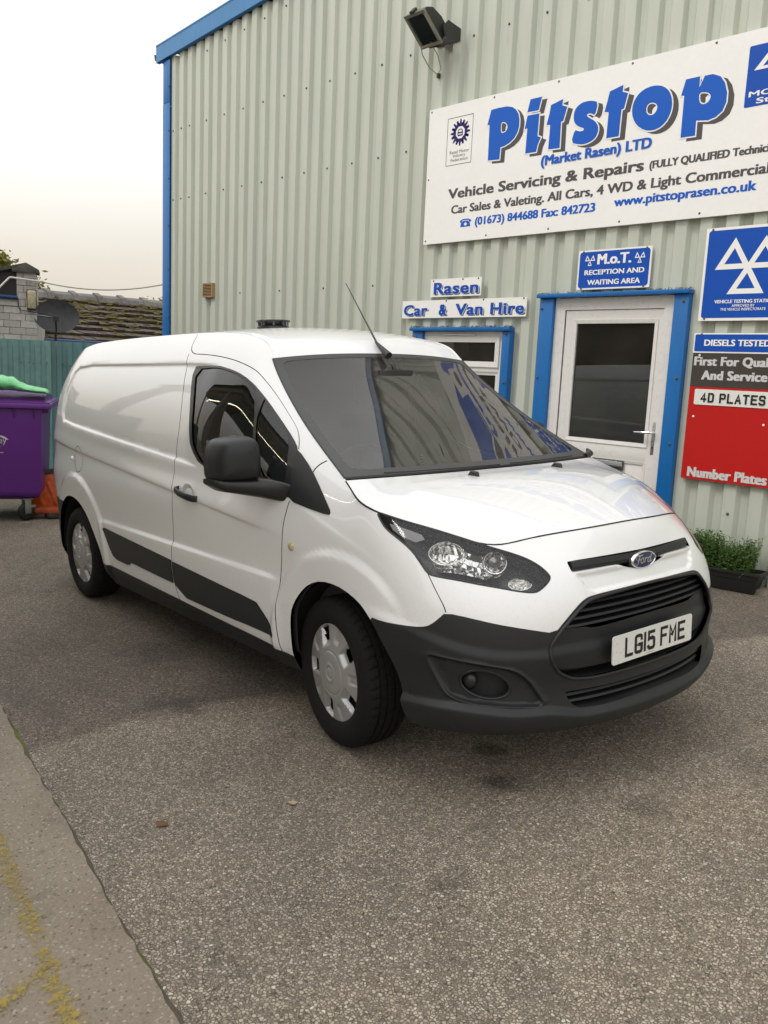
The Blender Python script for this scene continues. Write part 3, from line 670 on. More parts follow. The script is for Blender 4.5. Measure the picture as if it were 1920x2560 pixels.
# ---------- top skins: roof, windscreen, bonnet
uu_T = np.linspace(0, UMAX, 2001); TT = PS(uu_T, np.full(2001, VMAX))
k_head = int(np.argmin(np.where((TT[:, 0] > -1.1) & (TT[:, 0] < -.5), abs(TT[:, 2] - 1.622), 9)))
k_base = int(np.argmin(np.where((TT[:, 0] > -.3) & (TT[:, 0] < .2), abs(TT[:, 0] + .012), 9)))
k_hood0 = int(np.argmin(np.where((TT[:, 0] > -.3) & (TT[:, 0] < .2), abs(TT[:, 0] - .006), 9)))
k_hc = int(np.argmin(abs(uu_T - u_corner)))
def skin(name, rows, mat, parent, smooth=True, flange=0):
    R_ = np.array(rows); n, m_, _ = R_.shape; V = R_.reshape(-1, 3)
    F = [(i*m_+j, i*m_+j+1, (i+1)*m_+j+1, (i+1)*m_+j) for i in range(n-1) for j in range(m_-1)]
    du = np.gradient(R_, axis=0); dv = np.gradient(R_, axis=1); N = np.cross(dv, du); N /= np.linalg.norm(N, axis=2)[..., None] + 1e-12
    if N[n//2, m_//2, 2] < 0: N = -N; 
    a, b_, c = (V[i] for i in F[0][:3])
    if np.cross(b_-a, c-a) @ N[0, 0] < 0: F = [f[::-1] for f in F]
    return meshobj(name, V, F, mat, parent, normals=N.reshape(-1, 3)), R_, N
ww = np.sin(np.linspace(-1, 1, 61) * math.pi/2) * .35 + np.linspace(-1, 1, 61) * .65
def head_curve(T, w, bx=.045, cz=.026): return np.array([T[0] + bx*(1-w*w), T[1]*w, T[2] + cz*(1-abs(w)**2.4)])
rows = []
ks = list(np.unique(np.linspace(60, k_head, 90).astype(int)))
first = TT[k_head]
for k in ks:
    T = TT[k]
    if T[1] < .30: continue
    f = float(sst(np.array([T[0]]), -1.35, first[0])[0]); c = .045*(1-f) + .026*f
    r = []
    for w in ww:
        p = np.array([T[0] + .045*f*(1-w*w) - .0*(1-w*w), T[1]*w, T[2] + c*(1-abs(w)**2.4)])
        g = abs(w)*T[1]; d = T[1]-g
        p[2] -= .010 * float(np.exp(-((d-.022)/.011)**2)) * (1 if d > 0 else 0)
        r.append(p)
    rows.append(r)
# rear closing of the roof
rr = []
for w in ww:
    rr.append(rows[0][list(ww).index(w)] + np.array([-.03, 0, -.004]))
roof, _, _ = skin('roof', rows, M['white'], van)
mb = MB(); pts = [(p[0], p[1], p[2]) for p in rows[0]]
mb.add(pts + [(-3.74, p[1], 1.60) for p in rows[0]], [(i, i+1, i+1+len(pts), i+len(pts)) for i in range(len(pts)-1)]); mb.build('roof_rear_edge', M['white'], roof)
# windscreen: glass with a printed black border
def ws_pt(s, w, dn=0.0):
    k = k_head + (k_base - k_head) * s; i = int(np.clip(k, 0, 1999)); fr = k - i
    T = TT[i]*(1-fr) + TT[min(i+1, 2000)]*fr
    bx = .045 + (.100-.045)*s**.9; cz = .026*(1-s)**1.5 + .004
    return np.array([T[0] + bx*(1-abs(w)**2.2), T[1]*w, T[2] + cz*(1-abs(w)**2.4)])
NSs, NW = 60, 81
ss = np.linspace(0.004, 1, NSs); wsn = np.linspace(-1, 1, NW)
G_ = np.array([[ws_pt(s, w) for w in wsn] for s in ss])
def border(s, w):
    r_ = .15; a = max(0, abs(w) - (1 - .062 - r_*0)); top = .05; bot = .925
    x = (abs(w)) / .938; q = (s - (top+bot)/2) / ((bot-top)/2)
    # rounded rectangle test
    rx, rq = .10, .12; dx = max(0, x-(1-rx))/rx; dq = max(0, abs(q)-(1-rq))/rq
    return dx*dx + dq*dq > 1
bord = [[border((ss[i]+ss[i+1])/2, (wsn[j]+wsn[j+1])/2) for j in range(NW-1)] for i in range(NSs-1)]
# refine: denser grid only for the border mask
ss2 = np.linspace(.004, 1, 180); ws2 = np.linspace(-1, 1, 281)
G2 = np.array([[ws_pt(s, w) for w in ws2] for s in ss2]); 
du = np.gradient(G2, axis=0); dv = np.gradient(G2, axis=1); Nw = np.cross(dv, du); Nw /= np.linalg.norm(Nw, axis=2)[..., None]
if Nw[90, 140, 2] < 0: Nw = -Nw
def ws_part(name, want, mat, off, parent):
    V = []; F = []; N = []; idx = {}
    for i in range(179):
        for j in range(280):
            if border((ss2[i]+ss2[i+1])/2, (ws2[j]+ws2[j+1])/2) != want: continue
            q = []
            for a, b_ in ((i, j), (i, j+1), (i+1, j+1), (i+1, j)):
                if (a, b_) not in idx: idx[(a, b_)] = len(V); V.append(G2[a, b_] + Nw[a, b_]*off); N.append(Nw[a, b_])
                q.append(idx[(a, b_)])
            F.append(tuple(q))
    a, b_, c = (np.array(V[i]) for i in F[0][:3])
    if np.cross(b_-a, c-a) @ N[F[0][0]] < 0: F = [f[::-1] for f in F]
    return meshobj(name, V, F, mat, parent, normals=N)
wscr, _, _ = skin('windscreen', G_ , M['windscreen'], van)
t_ = NT('screen_print'); t_.col((.045, .045, .043)); t_.rough(.35); M['print'] = t_.m
ws_part('windscreen_border', True, M['print'], .0015, wscr)
# bonnet
front_w = lambda w: float(np.interp(abs(w)*TT[k_hc][1], TT[k_hc:, 1][::-1], uu_T[k_hc:][::-1]))
rows = []
nS = 46
for s in np.linspace(0, 1, nS):
    k = k_hood0 + (k_hc - k_hood0)*s; i = int(min(k, 1999)); fr = k - i; T = TT[i]*(1-fr) + TT[min(i+1, 2000)]*fr
    r = []
    for w in ww:
        Fp = TT[int(round(front_w(w)/UMAX*2000))]; Tc = TT[k_hc]
        bx_f = (Fp[0]-Tc[0]); cz_f = (Fp[2]-Tc[2]); m_ = s**1.6
        bx = .112*(1-abs(w)**2.2)*(1-m_) + bx_f*m_
        cz = ((.006 + .118*s*(1-s)*1.35 + .03*s)*(1-abs(w)**2.6))*(1-s**3) + cz_f*s**3
        p = np.array([T[0]+bx, T[1]*w, T[2]+cz])
        # raised centre between the two crease lines
        wc = .70 + .10*s; d = wc - abs(w); p[2] += .008*float(sst(np.array([d]), -.05, .05)[0])*(1-s**4)*min(1, s*5)
        r.append(p)
    rows.append(r)
rows = np.array(rows)
bonnet, _, _ = skin('bonnet', rows, M['white'], van)
# thin dark joint round the bonnet and the scuttle under the glass
mb = MB()
edge = [tuple(rows[i][0] + np.array([0, -.001, -.004])) for i in range(nS)] + [tuple(rows[-1][j] + np.array([.001, 0, -.004])) for j in range(1, 61)] + [tuple(rows[i][-1] + np.array([0, .001, -.004])) for i in range(nS-2, -1, -1)]
mb.tube(edge, .0042, 6); mb.build('bonnet_gap', M['dark'], bonnet, smooth=True)
mb = MB(); a_ = [tuple(G_[-1][j] + np.array([.004, 0, -.002])) for j in range(NW)]
mb.tube(a_, .008, 6); mb.build('scuttle_seal', M['trim'], wscr, smooth=True)
mb = MB(); h_ = [tuple(G_[0][j] + np.array([-.003, 0, .0])) for j in range(NW)]; mb.tube(h_, .0035, 6)
for j in (0, NW-1): mb.tube([tuple(G_[i][j]) for i in range(NSs)], .004, 6)
mb.build('windscreen_seal', M['trim'], wscr, smooth=True)
# ---------- wheel wells and underside
for (cx, cz, nm) in ((.07, .30, 'wheel_arch_liner'), (-3.04, .35, 'wheel_arch_liner')):
    for ys in (-1, 1):
        mb = MB(); n = 28; v = []; f = []
        for i in range(n+1):
            a = math.radians(-2 + 184*i/n); r = .425 if cx > 0 else .46
            for y in (.862, .50): v.append((cx + r*math.cos(a), y*ys, cz - .01 + (r-.02)*math.sin(a)))
        for i in range(n): f.append((2*i, 2*i+1, 2*i+3, 2*i+2))
        f.append(tuple(2*i+1 for i in range(n+1)))
        mb.add(v, f); mb.build(nm, M['dark'], van)
mb = MB(); mb.box((-3.80, -.70, .30), (.72, .70, .34)); mb.box((-2.45, -.84, .28), (-.40, .84, .30)); mb.build('underbody', M['dark'], van)
# ---------- wheels
M['tyre'] = plain('tyre_rubber', (.010, .0095, .009), .85, spec=.25, bump=.35, gs=120, grain=.18)
def make_tyre():
    R, r0 = .322, .205; prof = []   # (radius, offset from centre)
    prof = [(.205, .086), (.216, .098), (.235, .106), (.262, .1085), (.285, .104), (.300, .097), (.3085, .088), (.3135, .081)]
    tread = [(.3165, .0765), (.3195, .062), (.3205, .0545), (.312, .0525), (.312, .046), (.3210, .044), (.3220, .024), (.3135, .022), (.3135, .014), (.3222, .012), (.3222, 0)]
    full = prof + tread; full = full + [(r, -o) for r, o in full[-2::-1]]
    n = 288; v = []; f = []; m_ = len(full)
    for k in range(n):
        a = 2*math.pi*k/n
        for i, (r, o) in enumerate(full):
            rr = r; ao = abs(o)
            sh = .045 < ao < .089
            ph = (k + (2 if o > 0 else 0) + int(ao*60)) % 6
            if r > .3085 and sh and ph in (0,): rr -= .0065
            if r > .3085 and not sh and ao < .046 and ph in (3,) : rr -= .004
            v.append((rr*math.cos(a), o, rr*math.sin(a)))
    for k in range(n):
        for i in range(m_-1): f.append((k*m_+i, k*m_+i+1, ((k+1) % n)*m_+i+1, ((k+1) % n)*m_+i))
    return v, f
def make_hub():
    """pressed wheel cover facing -y (outside of the right wheels); y = 0 is the rim ring plane"""
    R = .2212; nr, nth = 46, 240; rs = np.linspace(0, R, nr); th = np.linspace(0, 2*np.pi, nth+1)[:-1]
    ro, to = np.meshgrid(rs, th, indexing='ij'); y = np.zeros_like(ro)
    y += -.020 * (1 - sst(ro.ravel(), .05, .215)).reshape(ro.shape)                  # gentle dome
    y += .006*sst(ro.ravel(), .205, .2135).reshape(ro.shape) - .008*np.exp(-((ro-.2165)/.004)**2)
    y += .0030*np.exp(-((ro-.093)/.0025)**2)                                       # ring joint
    y += -.004*(1 - sst(ro.ravel(), .040, .046)).reshape(ro.shape) + .004*(1 - sst(ro.ravel(), .026, .031)).reshape(ro.shape) - .004*(1-sst(ro.ravel(), .016, .024)).reshape(ro.shape)
    hole = np.zeros(ro.shape, bool)
    for i in range(10):
        a0 = math.radians(112 - 36*i); d = (to - a0 + np.pi) % (2*np.pi) - np.pi; deep = i % 2 == 0
        lat = ro*np.sin(d); rad = ro*np.cos(d)
        if deep:
            wd = .036 - .10*np.abs(rad-.165)*0; inn = .108; out_ = .199
            m1 = (1 - sst(np.abs(lat).ravel(), .026, .037)).reshape(ro.shape) * sst(rad.ravel(), inn, inn+.02).reshape(ro.shape) * (1 - sst(ro.ravel(), .196, .204)).reshape(ro.shape) * (np.cos(d) > 0)
            y += .020*m1
            hole |= (np.abs(lat) < .027) & (rad > .136) & (ro < .193) & (np.cos(d) > 0)
        else:
            m1 = (1 - sst(np.abs(lat).ravel(), .013 , .024)).reshape(ro.shape) * sst(rad.ravel(), .132, .15).reshape(ro.shape) * (1 - sst(ro.ravel(), .199, .204)).reshape(ro.shape) * (np.cos(d) > 0)
            y += .007*m1*(1.2 - (rad-.14)/.06*.5)
    for i in range(10):                                                            # small studs
        a0 = math.radians(18 + 36*i); cxs, czs = .080*math.cos(a0), .080*math.sin(a0)
        y -= .0022*np.exp(-(((ro*np.cos(to)-cxs)**2 + (ro*np.sin(to)-czs)**2)/.0025**2))
    V = [(ro[i, j]*math.cos(to[i, j]), y[i, j], ro[i, j]*math.sin(to[i, j])) for i in range(nr) for j in range(nth)]
    F = [(i*nth+j, i*nth+(j+1) % nth, (i+1)*nth+(j+1) % nth, (i+1)*nth+j) for i in range(1, nr-1) for j in range(nth) if not hole[i, j]] + [tuple(nth + j for j in range(nth))]
    b = len(V)   # return lip
    V += [(R*math.cos(t), .018, R*math.sin(t)) for t in th]; F += [((nr-1)*nth+j, (nr-1)*nth+(j+1) % nth, b+(j+1) % nth, b+j) for j in range(nth)]
    return V, F
def make_wheel():
    w = link(bpy.data.objects.new('wheel', None)); w.parent = van
    v, f = make_tyre(); t = MB().add(v, f).build('tyre', M['tyre'], w, smooth=True, auto=28)
    v, f = make_hub(); v = [(a, b - .088, c) for a, b, c in v]; h = MB().add(v, f).build('wheel_cover', M['silver'], w, smooth=True, auto=40)
    d = MB().lathe([(.001, -.055), (.06, -.055), (.075, -.035), (.14, -.03), (.19, -.052), (.207, -.082), (.212, -.09), (.212, .09), (.19, .09)], 'Y', 48).build('rim', M['rubber'], w, smooth=True)
    d2 = MB().lathe([(.001, -.028), (.130, -.028), (.130, .0)], 'Y', 40).build('brake_disc', plain('brake_disc', (.16, .12, .09), .5, metal=.6, gs=30, grain=.3), w, smooth=True)
    return w
w0 = make_wheel(); kids = [o for o in w0.children]
first_w = True
for (x, y, z, st, flip) in ((0, -.772, .296, -.117, 0), (-3.062, -.789, .3487, 0, 0), (0, .772, .296, -.117, 1), (-3.062, .789, .3487, 0, 1)):
    if first_w: w = w0; first_w = False
    else:
        w = link(w0.copy()); w.parent = van
        for k in kids: c = link(k.copy()); c.parent = w
    w.location = (x, y, z); w.rotation_euler = (0, .4 if x < -1 else 0, st + (math.pi if flip else 0))
# ---------- headlamps
M['bowl'] = plain('lamp_reflector', (.93, .92, .90), .12, metal=.92, grain=.04, gs=110, bump=.2)
M['bulb'] = plain('bulb_glass', (.30, .29, .26), .08, coat=1, metal=.5)
M['lamp_grey'] = plain('lamp_bezel', (.10, .10, .105), .25, gs=90, grain=.2)
LI = np.array(FEAT['lamp_inner']); M['frosted'] = plain('frosted', (.30, .29, .30), .35, metal=.2, gs=200)
for s_, ys in (('R', -1), ('L', 1)):
    lamp = emit('headlight', S_('lamp'), M['lens'], van, s_, .006, off=.001)
    o = emit('lamp_housing', S_('lamp'), M['lamp_grey'], lamp, s_, 0, off=-.115)
    q = resamp(lampp, .02); pp = PS(q[:, 0], q[:, 1]); nn = NS(q[:, 0], q[:, 1]); mb = MB()
    for i in range(len(pp)):
        j = (i+1) % len(pp); A_, B_ = pp[i]-nn[i]*.004, pp[j]-nn[j]*.004; A2, B2 = pp[i]-nn[i]*.116, pp[j]-nn[j]*.116
        mb.add([(a[0], a[1]*ys, a[2]) for a in (A_, B_, B2, A2)], [(0, 1, 2, 3)])
    mb.build('lamp_wall', M['lamp_grey'], lamp)
    mb = MB(); mb.tube([(a[0]-n_[0]*.002, (a[1]-n_[1]*.002)*ys, a[2]-n_[2]*.002) for a, n_ in zip(list(pp)+[pp[0]], list(nn)+[nn[0]])], .0045, 6, cap=False); mb.build('lamp_seal', M['trim'], lamp, smooth=True)
    tq_ = feat('lamp_tray'); tq_ = resamp(smooth_loop(tq_, 1), .012); Vt, Ft = cdt_fill([[tuple(p) for p in tq_]], lambda a, b: (a, b))
    nn2 = []; base_ = np.array(Vt); 
    gx = np.arange(base_[:, 0].min(), base_[:, 0].max(), .013)
    q_t = []
    for g_ in gx:
        cols = []
        for s2_ in (0, 1):
            uu_ = g_ + .013*s2_; yy = []
            for a in range(len(tq_)):
                p_, r_q = tq_[a], tq_[(a+1) % len(tq_)]
                if (p_[0]-uu_)*(r_q[0]-uu_) < 0: yy.append(p_[1] + (r_q[1]-p_[1])*(uu_-p_[0])/(r_q[0]-p_[0]))
            cols.append((uu_, min(yy), max(yy)) if len(yy) >= 2 else None)
        if cols[0] and cols[1]: q_t.append(cols)
    mbt = MB()
    for ci, (c0_, c1_) in enumerate(q_t):
        nv_ = 5
        for k in range(nv_):
            pts4 = []
            for (uu_, lo_, hi_), kk in ((c0_, k), (c1_, k), (c1_, k+1), (c0_, k+1)):
                vv_ = lo_ + (hi_-lo_)*kk/nv_; pp_ = PS([uu_], [vv_])[0]; n_q = NS([uu_], [vv_])[0]; bow = 4*(kk/nv_)*(1-kk/nv_); pp_ = pp_ - n_q*(.045 + .03*bow + rnd.uniform(-.0035, .0035)); pts4.append((pp_[0], pp_[1]*ys, pp_[2]))
            mbt.add(pts4, [(0, 1, 2, 3)])
    mbt.build('reflector_tray', M['bowl'], lamp)
    fwd = Vector((.76, .60*ys, .22)).normalized()
    def bowl(c, R_, depth, nm, mat, ribs=0, squash=(1, 1)):
        c = Vector(c); a = fwd.orthogonal(); a = (Vector((0, 0, 1)) - fwd*fwd.z).normalized(); b_ = fwd.cross(a)
        v = []; f = []; n = 20
        for i, t in enumerate(np.linspace(0, 1, 8)):
            rr = R_*math.sqrt(t)
            for k in range(n):
                an = 2*math.pi*(k + .5*(i % 2))/n; r2 = rr
                jj = rnd.uniform(-.006, .006) if 0 < i < 7 else 0
                p = c + fwd*(depth*(t-1) + jj) + a*math.cos(an)*r2*squash[0] + b_*math.sin(an)*r2*squash[1]; v.append(p)
        for i in range(7):
            for k in range(n): f.append((i*n+k, i*n+(k+1) % n, (i+1)*n+(k+1) % n, (i+1)*n+k))
        MB().tube([tuple(v[7*n + k % n]) for k in range(n+1)], .0022, 6, cap=False).build(nm.replace('reflector', 'ring'), M['chrome'], lamp, smooth=True)
        return MB().add(v, f).build(nm, mat, lamp)
    c0 = LI[0]*[1, 1, 1]; n0 = np.array([-.038, -.030, 0]); P_ = c0 + n0; c_ = (P_[0]-.002, P_[1]*ys, P_[2]-.004)
    bowl(c_, .054, .050, 'main_reflector', M['bowl'], 1, (.80, 1.25))
    MB().lathe([(.0, .032), (.008, .030), (.010, .0), (.010, -.05)], 'Z', 16).build('bulb', M['bulb'], lamp, smooth=True).matrix_local = Matrix.Translation(Vector(c_)-fwd*.03) @ fwd.to_track_quat('Z', 'Y').to_matrix().to_4x4()
    P_ = LI[1] + np.array([-.036, -.024, 0]); c_ = (P_[0], P_[1]*ys, P_[2]-.004); bowl(c_, .041, .048, 'dipped_reflector', M['bowl'], 1, (1.0, 1.05))
    MB().lathe([(.0, .022), (.022, .010), (.024, 0)], 'Z', 24).build('projector', M['bulb'], lamp, smooth=True).matrix_local = Matrix.Translation(Vector(c_)-fwd*.018) @ fwd.to_track_quat('Z', 'Y').to_matrix().to_4x4()
    P_ = LI[2] + np.array([-.018, -.010, -.018]); c_ = (P_[0], P_[1]*ys, P_[2]); bowl(c_, .027, .03, 'indicator_reflector', M['bowl'], 1, (.8, 1.6))
    tq_ = feat('lamp_tail'); pt_ = PS(tq_[:, 0], tq_[:, 1]) - NS(tq_[:, 0], tq_[:, 1])*.022
    mb = MB(); mb.add([(p[0], p[1]*ys, p[2]) for p in pt_], [tuple(range(len(pt_)))]); mb.build('tail_reflector', M['frosted'], lamp)
# ---------- door mirrors
def mirror(ys, fold=0.0):
    root = doors['R' if ys < 0 else 'L']; v = []; f = []; n = 48
    piv = Vector((-.40, .90*ys, 0)); Rf = Matrix.Translation(piv) @ Matrix.Rotation(fold*-ys, 4, 'Z') @ Matrix.Translation(-piv)
    rings = [(.118, .30, .30), (.114, .58, .60), (.102, .78, .79), (.080, .90, .91), (.045, .965, .97), (.0, 1.0, 1.0), (-.05, 1.0, 1.0), (-.058, .95, .95)]
    cx, ch, cz = -.485, 1.052, 1.180; hh, hw = .094, .098
    for d, sx, sz in rings:
        for k in range(n):
            a = 2*math.pi*k/n; c, s_ = math.cos(a), math.sin(a)
            e = .42 if s_ > 0 else .28
            hx = math.copysign(abs(c)**e, c); hz = math.copysign(abs(s_)**e, s_)
            wid = hw*(1 - .16*max(0, hz)**1.2)
            yy = ch + hx*wid*sx; zz = cz + hz*hh*sz - .010*hx*(hz > 0)
            v.append(Rf @ Vector((cx + d - (yy-ch)*.22, yy*ys, zz)))
    for i in range(len(rings)-1):
        for k in range(n): f.append((i*n+k, i*n+(k+1) % n, (i+1)*n+(k+1) % n, (i+1)*n+k))
    f.append(tuple(range(n))); f.append(tuple((len(rings)-1)*n + k for k in range(n)))
    mo = MB().add(v, f).build('door_mirror', M['black_plastic'], root, smooth=True, auto=60)
    v = []; f = []
    pth = [(-.515, 1.150, 1.082, .055, .014), (-.500, 1.11, 1.070, .078, .030), (-.480, 1.03, 1.060, .083, .038), (-.455, .965, 1.052, .080, .044), (-.42, .925, 1.045, .07, .046), (-.36, .890, 1.034, .07, .044), (-.30, .868, 1.022, .07, .042)]
    for q, (x, h, z, rx, rz) in enumerate(pth):
        for k in range(20):
            a = 2*math.pi*k/20; c, s_ = math.cos(a), math.sin(a)
            p = Vector((x + rx*math.copysign(abs(c)**.6, c), h*ys, z + rz*math.copysign(abs(s_)**.6, s_))); v.append(Rf @ p if q < 5 else p)
    for i in range(len(pth)-1):
        for k in range(20): f.append((i*20+k, i*20+(k+1) % 20, (i+1)*20+(k+1) % 20, (i+1)*20+k))
    f.append(tuple(range(20))); f.append(tuple((len(pth)-1)*20 + k for k in range(20)))
    MB().add(v, f).build('mirror_arm', M['trim'], mo, smooth=True, auto=50)
    y0, y1 = sorted((.945*ys, 1.135*ys)); MB().box((-.549, y0, 1.10), (-.545, y1, 1.26), Rf).build('mirror_glass', M['chrome'], mo)
mirror(-1); mirror(1, math.radians(-70))
# ---------- door handles with cupped recess
for s_, ys in (('R', -1), ('L', 1)):
    pts = [(-1.352, .907, .960), (-1.335, .940, .955), (-1.27, .952, .945), (-1.19, .950, .934), (-1.135, .938, .927), (-1.118, .908, .925)]
    v = []; f = []
    for i, (x, h, z) in enumerate(pts):
        for k in range(12):
            a = 2*math.pi*k/12; c, s = math.cos(a), math.sin(a); v.append((x, (h + .008*c)*ys, z + .0175*s*(1 if 0 < i < 5 else .8)))
    for i in range(5):
        for k in range(12): f.append((i*12+k, i*12+(k+1) % 12, (i+1)*12+(k+1) % 12, (i+1)*12+k))
    f += [tuple(range(12)), tuple(60+k for k in range(12))]
    MB().add(v, f).build('door_handle', M['black_plastic'], doors[s_], smooth=True, auto=50)
    cup = MB().lathe([(.055, 0), (.050, .0035), (.038, -.0005), (.02, -.006), (.001, -.007)], 'Y', 32)
    o = cup.build('handle_cup', M['white'], doors[s_], smooth=True, auto=70); o.location = (-1.225, .915*ys, .955); o.rotation_euler = (0, 0, math.pi if ys < 0 else 0); o.scale = (1.25, 1, .85)
    uvr = invert([FEAT['repeater'][0]], ID)[0]; c = np.mean(FEAT['repeater'], 0)
    o = MB().lathe([(.0001, .012), (.010, .011), (.017, .007), (.021, .002), (.021, -.004)], 'Y', 24).build('side_repeater', plain('repeater_lens', (.55, .47, .30), .2, coat=1, metal=.1), van, smooth=True); o.location = (c[0], (c[1]+.0)*ys, c[2]); o.rotation_euler = (0, 0, math.pi if ys < 0 else 0)
# fuel flap thumb tab
o = MB().lathe([(.0001, .014), (.010, .012), (.015, .006), (.018, 0)], 'Y', 20).build('fuel_flap_tab', M['white'], van, smooth=True); o.location = (-3.045, -.908, 1.012); o.rotation_euler = (0, 0, math.pi)
# ---------- washer jets, aerial, roof vent, wiper stubs
def bonnet_z(x, y):
    d = (rows[:, :, 0]-x)**2 + (rows[:, :, 1]-y)**2; i = np.unravel_index(np.argmin(d), d.shape); return rows[i][2]
for y in (-.269, .269):
    z = bonnet_z(.215, y); mb = MB(); mb.tube([(.19, y, z-.002), (.205, y, z+.010), (.235, y, z+.007), (.245, y, z-.004)], [.008, .012, .012, .006], 12); mb.build('washer_jet', M['trim'], van, smooth=True)
mb = MB(); mb.tube([(-.70, 0, 1.640), (-.765, 0, 1.682), (-.81, 0, 1.715)], [.020, .014, .007], 16); mb.tube([(-.80, 0, 1.708), (-.90, 0, 1.83)], [.0060, .0045], 10); mb.build('aerial_base', M['trim'], van, smooth=True)
mb = MB(); mb.tube([(-.90, 0, 1.83), (-1.075, 0, 2.045)], [.0035, .0022], 8); mb.build('aerial', M['trim'], van, smooth=True)
c = (-1.86, 0, 1.832)
vent = MB().lathe([(.104, 0), (.100, .022), (.080, .026), (.078, .030)], 'Z', 40, c).build('roof_vent', M['trim'], van, smooth=True, auto=35)
mb = MB()
for k in range(9):
    a = 2*math.pi*k/9 + .2; mb.box((-.004, -.006, .026), (.004, .006, .052), Matrix.Translation((c[0]+.092*math.cos(a), c[1]+.092*math.sin(a), c[2])) @ Matrix.Rotation(a, 4, 'Z'))
mb.build('vent_fins', plain('vent_fins', (.10, .10, .10), .3), vent)
MB().lathe([(.07, .024), (.08, .05), (.106, .050), (.108, .055), (.106, .060), (.001, .064)], 'Z', 40, c).build('vent_cap', M['trim'], vent, smooth=True, auto=35)
mb = MB(); j = NW-1; e_ = G_[-1][-1]; mb.tube([(e_[0]+.02, e_[1]-.05, e_[2]+.002), (e_[0]+.01, e_[1]+.0, e_[2]+.012), (e_[0]-.02, e_[1]+.015, e_[2]+.03)], [.014, .018, .008], 10); mb.build('scuttle_end', M['trim'], van, smooth=True)
for y0, y1 in ((-.60, .02), (.10, .62)):
    mb = MB(); pts = [ (.075 - .10*(y/.72)**2*1.0 + .012, y, 1.116 + .004) for y in np.linspace(y0, y1, 9)]; mb.tube(pts, .007, 6); mb.build('wiper', M['trim'], van, smooth=True)
# ---------- number plate with stroke lettering
def arc(cx, cy, rx, ry, a0, a1, n=8): return [(cx + rx*math.cos(math.radians(a0+(a1-a0)*i/n)), cy + ry*math.sin(math.radians(a0+(a1-a0)*i/n))) for i in range(n+1)]
w_, h_ = .052, .079; k_ = .013
GL = {  # strokes inside a 1 x 1 cell (centre lines)
 'L': [[(0, 1), (0, 0), (1, 0)]], 'I': [[(.5, 1), (.5, 0)]], '1': [[(.5, 1), (.5, 0)]],
 'G': [[(1, .78), (1, .88)] + arc(.7, .88, .3, .12, 0, 90)[1:] + arc(.3, .88, .3, .12, 90, 180) + arc(.3, .12, .3, .12, 180, 270) + arc(.7, .12, .3, .12, 270, 360) + [(1, .45), (.6, .45)]],
 '5': [[(.95, 1), (.08, 1), (.04, .56)] + [(.3, .62), (.7, .62)] + arc(.68, .50, .32, .12, 90, 0) + arc(.68, .14, .32, .14, 0, -90) + arc(.3, .14, .3, .14, 270, 190)],
 'F': [[(0, 0), (0, 1), (1, 1)], [(0, .52), (.8, .52)]], 'E': [[(1, 1), (0, 1), (0, 0), (1, 0)], [(0, .52), (.85, .52)]],
 'M': [[(0, 0), (0, 1), (.5, .42), (1, 1), (1, 0)]], 'P': [[(0, 0), (0, 1), (.7, 1)] + arc(.7, .88, .3, .12, 90, 0)[1:] + arc(.7, .57, .3, .12, 0, -90) + [(0, .45)]],
 'A': [[(0, 0), (.5, 1), (1, 0)], [(.18, .30), (.82, .30)]], 'T': [[(0, 1), (1, 1)], [(.5, 1), (.5, 0)]], 'D': [[(0, 0), (0, 1), (.6, 1)] + arc(.6, .8, .4, .2, 90, 0)[1:] + arc(.6, .2, .4, .2, 0, -90) + [(0, 0)]],
 '4': [[(.72, 0), (.72, 1), (0, .28), (1, .28)]], 'S': [[(1, .80), (1, .88)] + arc(.7, .88, .3, .12, 0, 90)[1:] + arc(.3, .88, .3, .12, 90, 180) + arc(.3, .65, .3, .13, 180, 270) + arc(.7, .39, .3, .13, 90, 0) + arc(.7, .12, .3, .12, 0, -90) + arc(.3, .12, .3, .12, 270, 180)]}
def stroke_text(text, x0, z0, cw, chh, gap, st, fn, dep, par, space=None):
    """lettering as mitred bars; fn(a, b, d) -> point"""
    x = x0; q = 0
    for ch in text:
        if ch == ' ': x += space if space else cw*.7; continue
        cwid = st if ch in 'I1' else cw; mb = MB()
        for pl in GL[ch]:
            p = np.array([(x + st/2 + a*(cwid - st) if ch not in 'I1' else x + st/2, z0 + st/2 + b*(chh - st)) for a, b in pl])
            L_ = []; R_ = []
            for i in range(len(p)):
                d0 = p[i]-p[i-1] if i else p[1]-p[0]; d1 = p[i+1]-p[i] if i < len(p)-1 else d0
                d0 = d0/(np.linalg.norm(d0)+1e-9); d1 = d1/(np.linalg.norm(d1)+1e-9); t = d0+d1; t = t/(np.linalg.norm(t)+1e-9); nn_ = np.array([-t[1], t[0]]); c_ = max(.72, float(t @ d1))
                e_ = (st/2/c_)*nn_; ext = (-d0*st/2 if i == 0 else d1*st/2 if i == len(p)-1 else 0)
                L_.append(p[i]+e_+ext); R_.append(p[i]-e_+ext)
            q += 1; dd = dep + .00015*(q % 5)
            for i in range(len(p)-1):
                mb.prism([L_[i], R_[i], R_[i+1], L_[i+1]], fn, 0, dd + .00005*i)
        x += cwid + gap; mb.build('plate_character', M['ink'], par)
    return x - gap
tilt = math.radians(2)
def pfn(a, b, d): return (.9475 + d + (.5 - b/.111)*0 , a, .4435 + b)
plate = MB().prism([(-.25, 0), (.25, 0), (.257, .003), (.26, .01), (.26, .101), (.257, .108), (.25, .111), (-.25, .111), (-.257, .108), (-.26, .101), (-.26, .01), (-.257, .003)], pfn, 0, .004).build('number_plate', M['plate_w'], van)
stroke_text('LG15 FME', -.185, .017, .050, .077, .0095, .0125, lambda a, b, d: pfn(a, b, .0042+d), .0008, plate, space=.026)
mb = MB()
